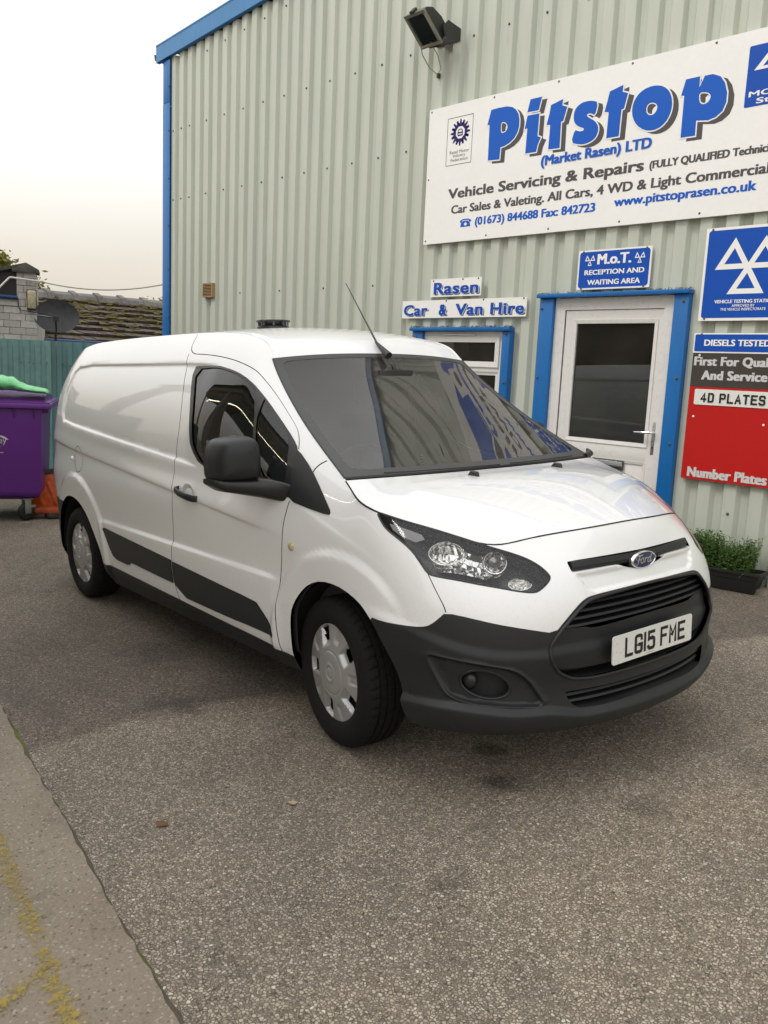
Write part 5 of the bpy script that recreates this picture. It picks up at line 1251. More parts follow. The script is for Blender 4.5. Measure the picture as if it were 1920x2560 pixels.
for x, z in ((-1.935, 2.14), (-1.93, 1.56), (-1.93, .98), (-.66, 2.17), (-.655, 1.60), (-.66, 1.10), (-.66, .55), (-3.40, 1.9), (-2.30, 1.93), (-2.29, 1.5)): pts.append((x, WY-.062, z))
for p in pts:
    o = sme if first else link(sme.copy()); first = False; o.parent = bld; o.location = p
# vent grille on the wall
mb = MB(); zc, xc = 2.474, -7.12; w, h = .11, .088
for a, b in (((-w, -h), (w, -h+.014)), ((-w, h-.014), (w, h)), ((-w, -h+.014), (-w+.014, h-.014)), ((w-.014, -h+.014), (w, h-.014))): mb.box((xc+a[0], WY-.045, zc+a[1]), (xc+b[0], WY-.0, zc+b[1]))
M['vent'] = plain('vent_tan', (.38, .25, .12), .6); vg = mb.build('wall_vent', M['vent']); tag(vg, 'small tan louvred vent high on the green metal wall', 'vent')
mb = MB(); mb.box((xc-w+.014, WY-.020, zc-h+.014), (xc+w-.014, WY-.012, zc+h-.014)); mb.build('vent_back', plain('vent_shadow', (.10, .06, .03), .8), vg)
for k in range(8):
    z = zc - h + .022 + k*.0182
    MB().box((xc-w+.014, WY-.041, z), (xc+w-.014, WY-.021, z+.008)).build('slat', M['vent'], vg)

# ---------------- doorway
M['upvc'] = plain('white_upvc', (.74, .72, .69), .30, grain=.03, gs=20)
M['gasket'] = plain('gasket', (.06, .06, .06), .6)
FY = WY - .012   # face of the white frames
def bar(x0, x1, z0, z1, y0, y1, nm, mat, par, bev=.006): return MB().box((x0, y0, z0), (x1, y1, z1)).build(nm, mat, par, bevel=bev)
dk = dict(
 a=bar(-1.960, -1.822, -.05, 2.226, WY-.060, WY+.02, 'door_trim', M['blue'], bld, .003),
 b=bar(-.737, -.621, -.02, 2.226, WY-.060, WY+.02, 'door_trim', M['blue'], bld, .003),
 c=bar(-1.975, -.610, 2.2265, 2.258, WY-.095, WY+.0, 'door_trim', M['blue'], bld, .003))
dr_ = empty('entrance_door', (-1.28, FY, .05), 0, 'white half glazed entrance door in a blue surround', 'door')
def dbar(x0, x1, z0, z1, y0, y1, nm, mat=None, par=None, bev=.005):
    o = MB().box((x0, y0, z0), (x1, y1, z1)).build(nm, mat or M['upvc'], None, bevel=bev); o.parent = par or dr_; o.matrix_parent_inverse = Matrix.Translation((1.28, -FY, -.05)) if (par is None) else Matrix(); return o
def fr(x0, x1, z0, z1, w, y0, y1, nm, mat=None, bottom=True):
    """mitred frame as one mesh"""
    mb = MB(); o = [(x0, z0), (x1, z0), (x1, z1), (x0, z1)]; i_ = [(x0+w, z0+(w if bottom else 0)), (x1-w, z0+(w if bottom else 0)), (x1-w, z1-w), (x0+w, z1-w)]
    V = [(a, y0, b) for a, b in o] + [(a, y0+.006, b) for a, b in i_] + [(a, y1, b) for a, b in i_] + [(a, y1, b) for a, b in o]; F = []
    for k in range(4):
        j = (k+1) % 4
        if not bottom and k == 0: continue
        F += [(k, j, 4+j, 4+k), (4+k, 4+j, 8+j, 8+k), (k, 12+k, 12+j, j)]
    o = MB().add(V, F).build(nm, mat or M['upvc'], None); return o
def par_(o, p): o.parent = p; o.matrix_parent_inverse = Matrix.Translation(tuple(-c for c in p.location)); return o
par_(fr(-1.821, -.738, .06, 2.222, .095, FY-.010, FY+.06, 'door_frame', bottom=False), dr_)
par_(bar(-1.80, -.76, .045, .10, FY-.02, FY+.06, 'threshold', M['upvc'], None), dr_)
leaf_ = par_(fr(-1.718, -.800, .11, 2.124, .082, FY+.004, FY+.05, 'door_sash'), dr_)
par_(bar(-1.640, -.878, .925, 1.050, FY+.009, FY+.05, 'mid_rail', M['upvc'], None), dr_)
par_(bar(-1.640, -.878, .19, .925, FY+.020, FY+.045, 'lower_panel', M['upvc'], None, .002), dr_)
par_(fr(-1.642, -.876, 1.048, 2.046, .030, FY+.001, FY+.03, 'glazing_bead'), dr_)
par_(fr(-1.642, -.876, .188, .928, .022, FY+.006, FY+.03, 'panel_bead'), dr_)
par_(MB().box((-1.614, FY+.026, 1.076), (-.904, FY+.029, 2.018)).build('door_glass', M['pane'], None), dr_)
mb = MB()
for a, b in (((-1.720, 2.1225), (-.798, 2.1265)), ((-1.7215, .1), (-1.7175, 2.124)), ((-.8015, .1), (-.7975, 2.124))): mb.box((a[0], FY-.0, a[1]), (b[0], FY+.02, b[1]))
par_(mb.build('door_gap', M['gasket'], None), dr_)
fr2 = par_(fr(-1.617, -.901, 1.073, 2.021, .005, FY+.018, FY+.028, 'glazing_gasket', M['gasket']), dr_)
hd = par_(bar(-.838, -.806, .995, 1.255, FY-.006, FY+.004, 'handle_plate', plain('handle_satin', (.42, .42, .41), .3, metal=.7), None, .004), dr_)
h2 = MB().tube([(-.820, FY-.006, 1.172), (-.820, FY-.05, 1.172), (-.835, FY-.056, 1.172), (-.965, FY-.052, 1.168)], [.011, .011, .010, .007], 12).build('handle_lever', M['chrome'], None, smooth=True); h2.parent = hd; pass
h3 = MB().lathe([(.0001, -.010), (.008, -.010), (.009, 0)], 'Y', 16, (-.822, FY-.004, 1.055)).build('key_cylinder', M['gasket'], None, smooth=True); h3.parent = hd; pass
lb = par_(MB().box((-1.40, FY+.002, .845), (-1.062, FY+.010, .925)).build('letter_box', M['gasket'], None, bevel=.003), dr_)
l2 = MB().box((-1.39, FY-.004, .853), (-1.072, FY+.004, .915)).build('letter_flap', M['chrome'], None, bevel=.004); l2.parent = lb; pass
# ---------------- reception window
bar(-3.452, -3.319, .99, 1.955, WY-.055, WY+.02, 'window_trim', M['blue'], bld, .003); bar(-2.346, -2.262, .99, 1.955, WY-.055, WY+.02, 'window_trim', M['blue'], bld, .003)
bar(-3.47, -2.250, 1.9555, 1.99, WY-.085, WY+.0, 'window_trim', M['blue'], bld, .003)
bar(-3.46, -2.255, .62, 1.0, WY-.035, WY+.0, 'window_apron', M['blue'], bld, .003)
wn_ = empty('reception_window', (-2.83, FY, 1.02), 0, 'white framed window with a small top vent beside the door, half behind the van', 'window')
par_(fr(-3.318, -2.347, 1.045, 1.952, .055, FY-.006, FY+.06, 'window_frame'), wn_)
par_(bar(-3.262, -2.402, 1.585, 1.640, FY-.002, FY+.05, 'transom', M['upvc'], None), wn_)
par_(fr(-3.270, -2.394, 1.632, 1.905, .050, FY-.016, FY+.03, 'vent_sash'), wn_)
par_(fr(-3.262, -2.402, 1.095, 1.590, .030, FY+.004, FY+.03, 'glazing_bead'), wn_)
par_(MB().box((-3.225, FY+.01, 1.678), (-2.44, FY+.013, 1.860)).build('vent_glass', M['pane'], None), wn_)
par_(MB().box((-3.236, FY+.022, 1.12), (-2.428, FY+.025, 1.564)).build('window_glass', M['pane'], None), wn_)
par_(bar(-3.06, -2.68, 1.915, 1.932, FY-.020, FY-.006, 'trickle_vent', M['upvc'], None, .003), wn_)
par_(bar(-3.40, -2.31, 1.015, 1.044, FY-.075, FY+.02, 'window_sill', M['upvc'], None, .008), wn_)
# dry debris caught on the trims
M['debris'] = plain('dry_debris', (.05, .045, .02), .95)
for k, (xa, xb, zz, yy) in enumerate(((-1.97, -.60, 2.258, WY-.05), (-3.46, -2.26, 1.990, WY-.045))):
    mb = MB()
    for q in range(150):
        x = rnd.uniform(xa, xb); 
        if rnd.random() < .35: x = xa + (xb-xa)*rnd.choice([.02, .35, .8, .97]) + rnd.uniform(-.05, .05)
        a = rnd.uniform(0, math.pi); l = rnd.uniform(.006, .022); y = yy + rnd.uniform(-.035, .04)
        mb.tube([(x, y, zz + .003), (x + l*math.cos(a), y + l*math.sin(a)*.5, zz + rnd.uniform(.004, .018))], .0022, 3, cap=False)
    o = mb.build('debris', M['debris'], bld); o['kind'] = 'stuff'
# concrete strip at the foot of the wall
mb = MB(); mb.box((-8, WY-.06, -.5), (-2.0, WY-.002, .0)); 
o = MB().prism([(.02, 0), (9.3, .29), (9.3, -.3), (.02, -.3)], lambda a, b, d: (a, d, gz(a, WY) + .03 + b*0 + (0 if b >= 0 else -.2)), WY-.13, WY-.003).build('kerb_strip', M['apron']); tag(o, kind='structure')

# ================================================================ SIGNS
_tx = {}
def text_outline(s, bold=0.0, shear=0.0, space=1.0):
    cu = bpy.data.curves.new('txt', 'FONT'); cu.body = s; cu.offset = bold; cu.shear = shear; cu.space_character = space; cu.resolution_u = 3; cu.fill_mode = 'FRONT'
    ob = bpy.data.objects.new('txt', cu); sc.collection.objects.link(ob); dg = bpy.context.evaluated_depsgraph_get(); me = ob.evaluated_get(dg).to_mesh()
    v = np.array([(a.co.x, a.co.y) for a in me.vertices]); f = [tuple(p.vertices) for p in me.polygons]; ob.evaluated_get(dg).to_mesh_clear()
    bpy.data.objects.remove(ob); bpy.data.curves.remove(cu); return v, f
_cap = {}
def letter(name, s, x0, x1, z0, cap, y, mat, parent, bold=.012, shear=0, space=1.0, fit=None, heavy=.035):
    """flat print: caps stand from z0 to z0+cap, text spans x0..x1"""
    heavy = heavy + bold*1.6; bold = 0.0; k = (round(bold, 4),)
    if k not in _cap: h = text_outline('H', bold)[0]; _cap[k] = (h[:, 1].min(), h[:, 1].max())
    lo, hi = _cap[k]; v, f = text_outline(s, bold, shear, space); xmin, xmax = v[:, 0].min(), v[:, 0].max()
    if fit: fx = text_outline(fit, bold, shear, space)[0]; xmin, xmax = fx[:, 0].min(), fx[:, 0].max()
    sx = (x1-x0)/(xmax-xmin); sz = cap/(hi-lo)
    ex = heavy*cap; V = []; F = []
    for q, (dx, dz) in enumerate(((0, 0), (-ex, ex*.35), (ex, -ex*.35), (-ex, -ex*.35), (ex, ex*.35)) if heavy > .012 else ((0, 0),)):
        b0 = len(V); V += [(x0 + (a-xmin)*sx + dx, y - .00010*q, z0 + (b-lo)*sz + dz) for a, b in v]; F += [tuple(i+b0 for i in g) for g in f]
    o = meshobj(name, V, F, mat, parent); return o
def flat(name, rings, y, mat, parent):
    v, f = cdt_fill(rings, lambda a, b: (a, y, b)); f = [q[::-1] for q in f] if False else f
    return meshobj(name, v, f, mat, parent)
def rrect(x0, x1, z0, z1, r, n=6):
    out = []
    for cx, cz, a0 in ((x1-r, z1-r, 0), (x0+r, z1-r, 90), (x0+r, z0+r, 180), (x1-r, z0+r, 270)):
        out += [(cx + r*math.cos(math.radians(a0+90*i/n)), cz + r*math.sin(math.radians(a0+90*i/n))) for i in range(n+1)]
    return out
def board(name, x0, x1, z0, z1, y, th, mat, label, cat='sign', r=.004, screws=()):
    o = MB().prism(rrect(x0, x1, z0, z1, r, 3), lambda a, b, d: (a, y + d, b), 0, th).build(name, mat); tag(o, label, cat)
    for p in screws: s = MB().lathe([(.0001, -.004), (.006, -.0035), (.009, -.001), (.009, 0)], 'Y', 10, (p[0], y, p[1])).build('sign_screw', M['screw'], o, smooth=True)
    return o
def flatcol(nm, c, r=.5): return plain(nm, c, r, grain=.015, gs=30, spec=.28)
SW = flatcol('sign_white', (.88, .865, .84)); SB = flatcol('sign_blue', (.006, .105, .52)); SB2 = flatcol('sign_blue_dark', (.004, .075, .43)); SG = flatcol('sign_grey', (.085, .080, .080)); NAVY = flatcol('navy', (.018, .008, .14))
SY = WY - .034; f1, f2, f3 = SY - .0012, SY - .0024, SY - .0036
sg = board('garage_sign', -3.388, 1.95, 2.770, 3.988, SY, .022, SW, 'large white garage sign with big blue drop shadow lettering high on the wall', 'sign',
           screws=[(x, z) for x in (-3.36, -2.62, -1.95, -1.28, -.62, .05, .8, 1.5) for z in (3.965, 2.80)] + [(-3.36, 3.36)])
# drop shadow letters: grey behind, white edge, blue face
def offset_ring(r, d):
    p = np.array(r); a = np.roll(p, 1, 0); b = np.roll(p, -1, 0); t1 = p-a; t2 = b-p; t1 /= np.linalg.norm(t1, axis=1)[:, None]+1e-9; t2 /= np.linalg.norm(t2, axis=1)[:, None]+1e-9
    n1 = np.stack([t1[:, 1], -t1[:, 0]], 1); n2 = np.stack([t2[:, 1], -t2[:, 0]], 1); n = n1+n2; n /= np.linalg.norm(n, axis=1)[:, None]+1e-9; c = np.clip((n*n1).sum(1), .5, 1)
    area = .5*np.sum(p[:, 0]*np.roll(p[:, 1], -1) - np.roll(p[:, 0], -1)*p[:, 1]); s = 1 if area > 0 else -1
    return p + n*s*d/c[:, None]
for k, rings in LETTERS.items():
    R_ = [smooth_loop(r, 1) if k in ('s', 'o') or i else np.array(r) for i, r in enumerate(rings)]
    if k in ('p1', 'p2'): R_[0] = np.array(rings[0])
    outer = offset_ring(R_[0], .010); inner = [offset_ring(r, -.008) for r in R_[1:]]
    sh = np.array([.050, -.028])
    flat('letter_shadow', [offset_ring(R_[0], .004) + sh] + [r + sh for r in R_[1:]], f1, SG, sg)
    flat('letter_edge', [outer] + inner, f2, SW, sg)
    flat('letter', R_, f3, SB, sg)
letter('lettering', '(Market Rasen) LTD', -2.066, -1.060, 3.322, .075, f3 - .0006, SB, sg, .012, heavy=.05)
letter('lettering', 'Vehicle Servicing & Repairs', -3.095, -1.112, 3.162, .083, f1, SG, sg, .014, heavy=.055)
letter('lettering', '(FULLY QUALIFIED Technicians)', -1.056, -.04, 3.168, .053, f1, SG, sg, .010, heavy=.06)
letter('lettering', 'Car Sales & Valeting. All Cars, 4 WD & Light Commercials', -3.048, -.095, 3.025, .070, f1, SG, sg, .012, heavy=.045)
letter('lettering', '(01673) 844688 Fax: 842723', -2.753, -1.512, 2.900, .066, f1, SB, sg, .012, heavy=.05)
letter('lettering', 'www.pitstoprasen.co.uk', -1.335, -.224, 2.920, .066, f1, SB, sg, .012, heavy=.05)
# telephone symbol
hx, hz = -2.870, 2.925
flat('telephone_symbol', [[(hx-.060, hz-.030), (hx+.060, hz-.030), (hx+.052, hz+.004), (hx+.030, hz+.022), (hx-.030, hz+.022), (hx-.052, hz+.004)], [(hx+.018*math.cos(a), hz-.006+.014*math.sin(a)) for a in np.linspace(0, 6.28, 13)[:-1]]], f1, SB, sg)
flat('telephone_symbol', [[(hx-.068, hz+.010), (hx-.064, hz+.028), (hx-.03, hz+.040), (hx+.03, hz+.040), (hx+.064, hz+.028), (hx+.068, hz+.010), (hx+.044, hz+.010), (hx+.036, hz+.028), (hx-.036, hz+.028), (hx-.044, hz+.010)]], f1, SB, sg)
# trade federation panel
flat('panel_outline', [[(-3.152, 3.455), (-2.846, 3.455), (-2.846, 3.873), (-3.152, 3.873)], [(-3.147, 3.460), (-2.851, 3.460), (-2.851, 3.868), (-3.147, 3.868)]], f1, SG, sg)
cx, cz = -2.994, 3.733
for i in range(8):
    a = math.radians(45*i); c_, s_ = math.cos(a), math.sin(a); rot2 = lambda p, q: (cx + p*c_ - q*s_, cz + p*s_ + q*c_)
    flat('emblem_segment', [[rot2(.052, -.004), rot2(.052, -.020), rot2(.092, -.052), rot2(.104, -.040), rot2(.078, -.014), rot2(.117, -.006), rot2(.117, .006), rot2(.078, .014), rot2(.104, .040), rot2(.092, .052), rot2(.052, .020), rot2(.052, .004)]], f1, NAVY, sg)
flat('emblem_car', [[(cx-.030, cz-.030), (cx+.030, cz-.030), (cx+.032, cz+.004), (cx+.020, cz+.030), (cx-.020, cz+.030), (cx-.032, cz+.004)], [(cx-.022, cz+.004), (cx+.022, cz+.004), (cx+.014, cz+.022), (cx-.014, cz+.022)], [(cx-.024, cz-.018), (cx+.024, cz-.018), (cx+.024, cz-.008), (cx-.024, cz-.008)]], f1, NAVY, sg)
letter('lettering', 'Retail Motor', -3.108, -2.877, 3.556, .027, f1, SG, sg, .0, heavy=.0)
letter('lettering', 'Industry', -3.065, -2.92, 3.524, .026, f1, SG, sg, .0, heavy=.0)
letter('lettering', 'Federation', -3.092, -2.890, 3.487, .026, f1, SG, sg, .0, heavy=.0)
def mot_tri(cx, top, bot, w, th, y, mat, parent, nm='triple_triangle'):
    """three outline triangles meeting at a point: two above, one below"""
    H = top-bot; m_ = bot + H*.46; hw = w/2
    T = [[(cx-w*.30, top), (cx-hw, m_), (cx+.0, m_)], [(cx+w*.30, top), (cx+.0, m_), (cx+hw, m_)], [(cx, m_+H*.06), (cx-w*.20, bot), (cx+w*.20, bot)]]
    out = []
    for tri in T:
        p = np.array(tri); c = p.mean(0); r = [tuple(c + (q-c)*(1 - th)) for q in p]; flat(nm, [tri, r], y, mat, parent)
# MOT panel on the big sign
flat('test_station_panel', [rrect(-.372, .32, 3.482, 3.885, .012)], f1, SB2, sg)
mot_tri(-.026, 3.86, 3.60, .60, .42, f2, SW, sg)
letter('lettering', 'MOT Test', -.343, .12, 3.549, .034, f2, SW, sg, .02)
letter('lettering', 'Station', -.286, .05, 3.499, .034, f2, SW, sg, .02)
# Rasen / Car & Van Hire boards
s2 = board('hire_sign', -3.261, -2.639, 2.275, 2.440, SY, .010, SW, 'short white board with a single blue word, above the longer hire board', screws=[(-3.225, 2.424), (-2.86, 2.428), (-2.675, 2.428)])
for dx, dz, y, m_, bb in ((.014, -.010, f1, SG, .06), (0, 0, f2, SW, .12), (0, 0, f3, SB2, .06)): letter('lettering', 'Rasen', -3.207+dx, -2.673+dx, 2.303+dz, .100, y, m_, s2, .016, heavy=bb, space=1.08)
s3 = board('hire_sign', -3.627, -2.118, 2.080, 2.246, SY, .010, SW, 'long white board reading Car & Van Hire directly above the window', screws=[(-3.05, 2.236), (-2.6, 2.236), (-2.15, 2.236)])
for w_t, xa, xb in (('Car', -3.600, -3.285), ('&', -3.135, -3.040), ('Van', -2.925, -2.600), ('Hire', -2.510, -2.140)):
    for dx, dz, y, m_, bb in ((.014, -.010, f1, SG, .06), (0, 0, f2, SW, .12), (0, 0, f3, SB2, .06)): letter('lettering', w_t, xa+.006+dx, xb-.006+dx, 2.108+dz, .095, y, m_, s3, .016, heavy=bb, space=1.08)
# MoT reception sign
s4 = board('reception_sign', -1.625, -.971, 2.286, 2.597, SY, .010, SW, 'blue and white M.o.T. reception and waiting area sign above the door', r=.006, screws=[(-1.58, 2.585), (-1.015, 2.585), (-1.58, 2.295), (-1.02, 2.298)])
flat('sign_field', [rrect(-1.612, -.984, 2.299, 2.584, .025)], f1, SB2, s4)
letter('lettering', 'M.o.T.', -1.440, -1.146, 2.483, .077, f2, SW, s4, .022)
letter('lettering', 'RECEPTION AND', -1.555, -1.023, 2.402, .037, f2, SW, s4, .018)
letter('lettering', 'WAITING AREA', -1.522, -1.052, 2.3225, .038, f2, SW, s4, .018)
mot_tri(-1.514, 2.557, 2.474, .094, .5, f2, SW, s4); mot_tri(-1.068, 2.557, 2.474, .090, .5, f2, SW, s4)
# big blue vehicle testing station sign
s5 = board('testing_station_sign', -.547, .30, 2.026, 2.684, SY, .010, SW, 'square blue sign with three white triangles reading vehicle testing station', r=.004, screws=[(-.50, 2.672), (.25, 2.672), (-.50, 2.040)])
flat('sign_field', [rrect(-.527, .282, 2.046, 2.665, .02)], f1, SB2, s5)
V3 = [[(-.3246, 2.607), (-.457, 2.388), (-.192, 2.388)], [(-.108, 2.607), (-.2405, 2.388), (.024, 2.388)], [(-.2165, 2.43), (-.351, 2.213), (-.086, 2.213)]]
for tri in V3:
    p = np.array(tri); c = p.mean(0); flat('triple_triangle', [tri, [tuple(c + (q-c)*.50) for q in p]], f2 - .0002*V3.index(tri), SW, s5)
letter('lettering', 'VEHICLE TESTING STATION', -.434, -.004, 2.150, .023, f2, SW, s5, .012)
letter('lettering', 'APPROVED BY', -.303, -.139, 2.122, .018, f2, SW, s5, .0, heavy=.02)
letter('lettering', 'THE VEHICLE INSPECTORATE', -.385, -.059, 2.097, .018, f2, SW, s5, .0, heavy=.02)
# diesels tested
s6 = board('diesels_sign', -.562, .21, 1.794, 1.938, SY, .010, SW, 'narrow blue sign with white words DIESELS TESTED', screws=[(-.505, 1.928), (.15, 1.928)])
flat('sign_field', [rrect(-.552, .200, 1.804, 1.928, .012)], f1, SB2, s6); letter('lettering', 'DIESELS TESTED', -.476, .005, 1.846, .043, f2, SW, s6, .018)
# number plate advertisement
s7 = board('plates_sign', -.556, .42, .852, 1.792, SY, .004, flatcol('ad_red', (.50, .010, .008)), 'red and dark grey number plates advertising board with a 4D plate', r=.003)
flat('sign_field', [[(-.556, 1.545), (.42, 1.545), (.42, 1.792), (-.556, 1.792)]], f1, flatcol('ad_grey', (.060, .050, .044)), s7)
letter('lettering', 'First For Quality', -.536, .105, 1.703, .061, f2, flatcol('ad_silver', (.62, .61, .60)), s7, .016, heavy=.06, space=1.06)
letter('lettering', 'And Service', -.470, .006, 1.600, .063, f2, flatcol('ad_silver', (.62, .61, .60)), s7, .016, heavy=.06, space=1.06)
letter('lettering', 'Number Plates', -.502, .085, .872, .070, f2, flatcol('ad_silver', (.62, .61, .60)), s7, .016, heavy=.06, space=1.06)
for x, z in ((-.505, 1.322), (-.545+.04, 1.775), (.02, 1.295)): MB().lathe([(.0001, -.006), (.006, -.005), (.009, -.001), (.009, 0)], 'Y', 12, (x, f1, z)).build('sign_screw', SW, s7, smooth=True)
p4 = MB().prism(rrect(-.511, .14, 1.413, 1.528, .01), lambda a, b, d: (a, f1 - .004 + d, b), 0, .0035).build('sample_plate', M['plate_w'], s7)
stroke_text('4D PLATES', -.462, 1.433, .046, .070, .0115, .0125, lambda a, b, d: (a, f1 - .0045 - d, b), .003, p4, space=.03)
# signs seen through the van windows: under and inside the window
s8 = board('parking_sign', -3.20, -2.505, .825, .960, WY-.05, .008, SB2, 'blue M.o.T. PARKING sign under the reception window', r=.004)
letter('lettering', 'M.o.T. PARKING', -3.03, -2.545, .868, .046, WY-.0512, SW, s8, .014); mot_tri(-3.10, .93, .845, .09, .5, WY-.0512, SW, s8)
s9 = MB().prism(rrect(-3.15, -2.44, 1.125, 1.26, .008), lambda a, b, d: (a, WY+.05+d, b), 0, .004).build('yellow_plate', flatcol('plate_yellow', (.62, .55, .06))); tag(s9, 'yellow sample plate reading PLATES inside the reception window', 'sign')
stroke_text('PLATES', -3.03, 1.150, .066, .080, .018, .014, lambda a, b, d: (a, WY+.0495-d, b), .0008, s9)
# ---------------- floodlight
fl = empty('floodlight', (-3.30, WY-.02, 4.62), 0, 'old rectangular floodlight tilted on a bracket high on the metal wall', 'floodlight')
M['flood_body'] = plain('flood_body', (.035, .035, .032), .5, bump=.3, gs=120); M['flood_rim'] = plain('flood_rim', (.24, .225, .17), .5, metal=.3, gs=80, grain=.15)
def FH(u_, v_, w_): return FM @ Vector((u_, v_, w_))
FM = Matrix.Translation((-3.264, 2.76, 4.595)) @ Matrix.Rotation(-.203, 4, 'Z') @ Matrix.Rotation(.836, 4, 'X') @ Matrix.Rotation(.09, 4, 'Y')
def fpart(mb, nm, mat, bev=0, sm=False, par=None):
    mb.v = [tuple(FM @ Vector(p)) for p in mb.v]; o = mb.build(nm, mat, None, bevel=bev, smooth=sm); o.parent = par or fl; o.matrix_parent_inverse = Matrix.Translation((3.30, -(WY-.02), -4.62)); return o
mb = MB(); hw, hh = .130, .148
prof = [(-.0, -hh), (.0, hh), (.04, hh+.005), (.10, hh*.75), (.135, 0), (.135, -hh*.55), (.09, -hh*.95)]
mb.prism(prof, lambda a, b, d: (d, a, b), -hw, hw); fpart(mb, 'lamp_body', M['flood_body'], .01)
mb = MB()
for a, b in (((-hw-.012, -hh-.012), (hw+.012, -hh+.016)), ((-hw-.012, hh-.016), (hw+.012, hh+.012)), ((-hw-.012, -hh+.016), (-hw+.016, hh-.016)), ((hw-.016, -hh+.016), (hw+.012, hh-.016))): mb.box((a[0], -.022, a[1]), (b[0], .0, b[1]))
fpart(mb, 'lamp_rim', M['flood_rim'], .003)
mb = MB(); mb.box((-hw+.010, -.004, -hh+.010), (hw-.010, -.001, hh-.010)); fpart(mb, 'reflector_back', plain('old_reflector', (.75, .66, .56), .5, gs=12, grain=.3))
mb = MB(); mb.tube([(-.11, -.006, -.075), (.11, -.006, -.075)], .010, 10); mb.box((-.13, -.012, -.09), (-.108, .002, -.06)); mb.box((.108, -.012, -.09), (.13, .002, -.06)); fpart(mb, 'tube_bulb', M['chrome'], 0, True)
mb = MB(); mb.box((-hw+.014, -.016, -hh+.014), (hw-.014, -.013, hh-.014)); fpart(mb, 'lamp_glass', M['lens'])
mb = MB(); mb.box((-.035, -.03, hh+.010), (.015, .03, hh+.035)); mb.box((-.03, -.03, -hh-.022), (.02, .01, -hh-.011)); fpart(mb, 'clip', M['flood_body'], .003)
mb = MB()
for sx in (-.150, .150): mb.add([(-3.235 + sx, WY-.24, 4.60), (-3.235+sx, WY-.18, 4.66), (-3.225 + sx*.9, WY-.01, 4.64), (-3.225 + sx*.9, WY-.01, 4.54), (-3.235+sx, WY-.16, 4.50), (-3.235+sx, WY-.22, 4.53)] + [(-3.235 + sx+.006, WY-.24, 4.60), (-3.235+sx+.006, WY-.18, 4.66), (-3.225 + sx*.9+.006, WY-.01, 4.64), (-3.225 + sx*.9+.006, WY-.01, 4.54), (-3.235+sx+.006, WY-.16, 4.50), (-3.235+sx+.006, WY-.22, 4.53)], [(0,1,2,3,4,5), (6,7,8,9,10,11)] + [(i, (i+1) % 6, 6+(i+1) % 6, 6+i) for i in range(6)])
mb.box((-3.365, WY-.012, 4.54), (-3.085, WY-.004, 4.64)); o = mb.build('bracket', M['flood_body'], None); o.parent = fl; o.matrix_parent_inverse = Matrix.Translation((3.30, -(WY-.02), -4.62))
mb = MB(); mb.tube([(-3.33, WY-.27, 4.50), (-3.36, WY-.20, 4.42), (-3.36, WY-.10, 4.34), (-3.32, WY-.03, 4.29), (-3.27, WY-.04, 4.33), (-3.245, WY-.12, 4.42), (-3.25, WY-.22, 4.50)], .0045, 8); o = mb.build('cable', plain('cable_tan', (.30, .27, .20), .6), None, smooth=True); o.parent = fl; o.matrix_parent_inverse = Matrix.Translation((3.30, -(WY-.02), -4.62))
MB().box((-3.332, WY-.03, 4.265), (-3.308, WY-.0, 4.305)).build('cable_gland', M['flood_body'], fl).matrix_parent_inverse = Matrix.Translation((3.30, -(WY-.02), -4.62))
# ================================================================ BACKGROUND LEFT
def frame(px, py, az):
    a = math.radians(az); r = np.array([math.cos(a), math.sin(a)]); n = np.array([math.cos(a-math.pi/2), math.sin(a-math.pi/2)])
    return lambda t, d, z: (px + r[0]*t + n[0]*d, py + r[1]*t + n[1]*d, z)
FF = frame(-8.3, 3.1, 65); BB = frame(-6.5, .42, 62)
def mbox(mb, fn, t0, t1, d0, d1, z0, z1):
    v = [fn(t, d, z) for t in (t0, t1) for d in (d0, d1) for z in (z0, z1)]
    return mb.add(v, [(0,1,3,2),(4,6,7,5),(0,4,5,1),(2,3,7,6),(0,2,6,4),(1,5,7,3)])
# ---- teal profiled fence: each sheet is a part
t = NT('teal_fence'); co = t.co(1); c = t.mix(t.rng(t.noise(t.co(1, vec=(1, 1, .25)), 6, 5), .3, .7), (.095, .215, .225), (.13, .265, .265)); c = t.mix(t.rng(t.noise(co, 50, 4), .62, .72, 0, .3), c, (.17, .24, .24)); 
n1 = t.noise(co, 1.3, 3); c = t.mix(t.rng(n1, .4, .7, 0, .35), c, (.10, .13, .11)); t.col(c); t.rough(.55); M['teal'] = t.m
M['teal_b'] = plain('teal_sheet_b', (.16, .30, .285), .5, gs=15, grain=.1)
fence = empty('sheet_fence', FF(0, 0, -.2), 0, 'tall teal ribbed sheet metal fence behind the purple bin', 'fence')
FI = Matrix.Translation(tuple(-c for c in fence.location))
prof = [(0, 0), (.020, -.022), (.062, -.022), (.082, 0)]; fp = .1345
def fence_sheet(t0, n, mat, dd):
    pts = []
    for i in range(n):
        for a, b in prof: pts.append((t0 + i*fp + a, b + dd))
    pts.append((t0 + n*fp, dd)); V = [FF(a, b, z) for z in (-.30, 1.752 + .002) for a, b in pts]; k = len(pts)
    for q in range(k, 2*k): V[q] = (V[q][0], V[q][1], V[q][2] - .005*pts[q-k][0]*-1*0)
    F = [(i, i+1, k+i+1, k+i) for i in range(k-1)]
    o = meshobj('fence_sheet', V, F, mat, fence); o.matrix_parent_inverse = FI
for q, (a, n) in enumerate(((-6.99, 7), (-6.05, 7), (-5.11, 7), (-4.17, 7), (-3.23, 7), (-2.29, 6), (-1.485, 6), (-.68, 5))):
    fence_sheet(a + .0, n, M['teal_b'] if q % 3 == 2 else M['teal'], .004*(q % 2))
for z in (.35, 1.35): o = mbox(MB(), FF, -6.9, 0, -.10, -.04, z, z+.06).build('rail', M['teal'], fence); o.matrix_parent_inverse = FI
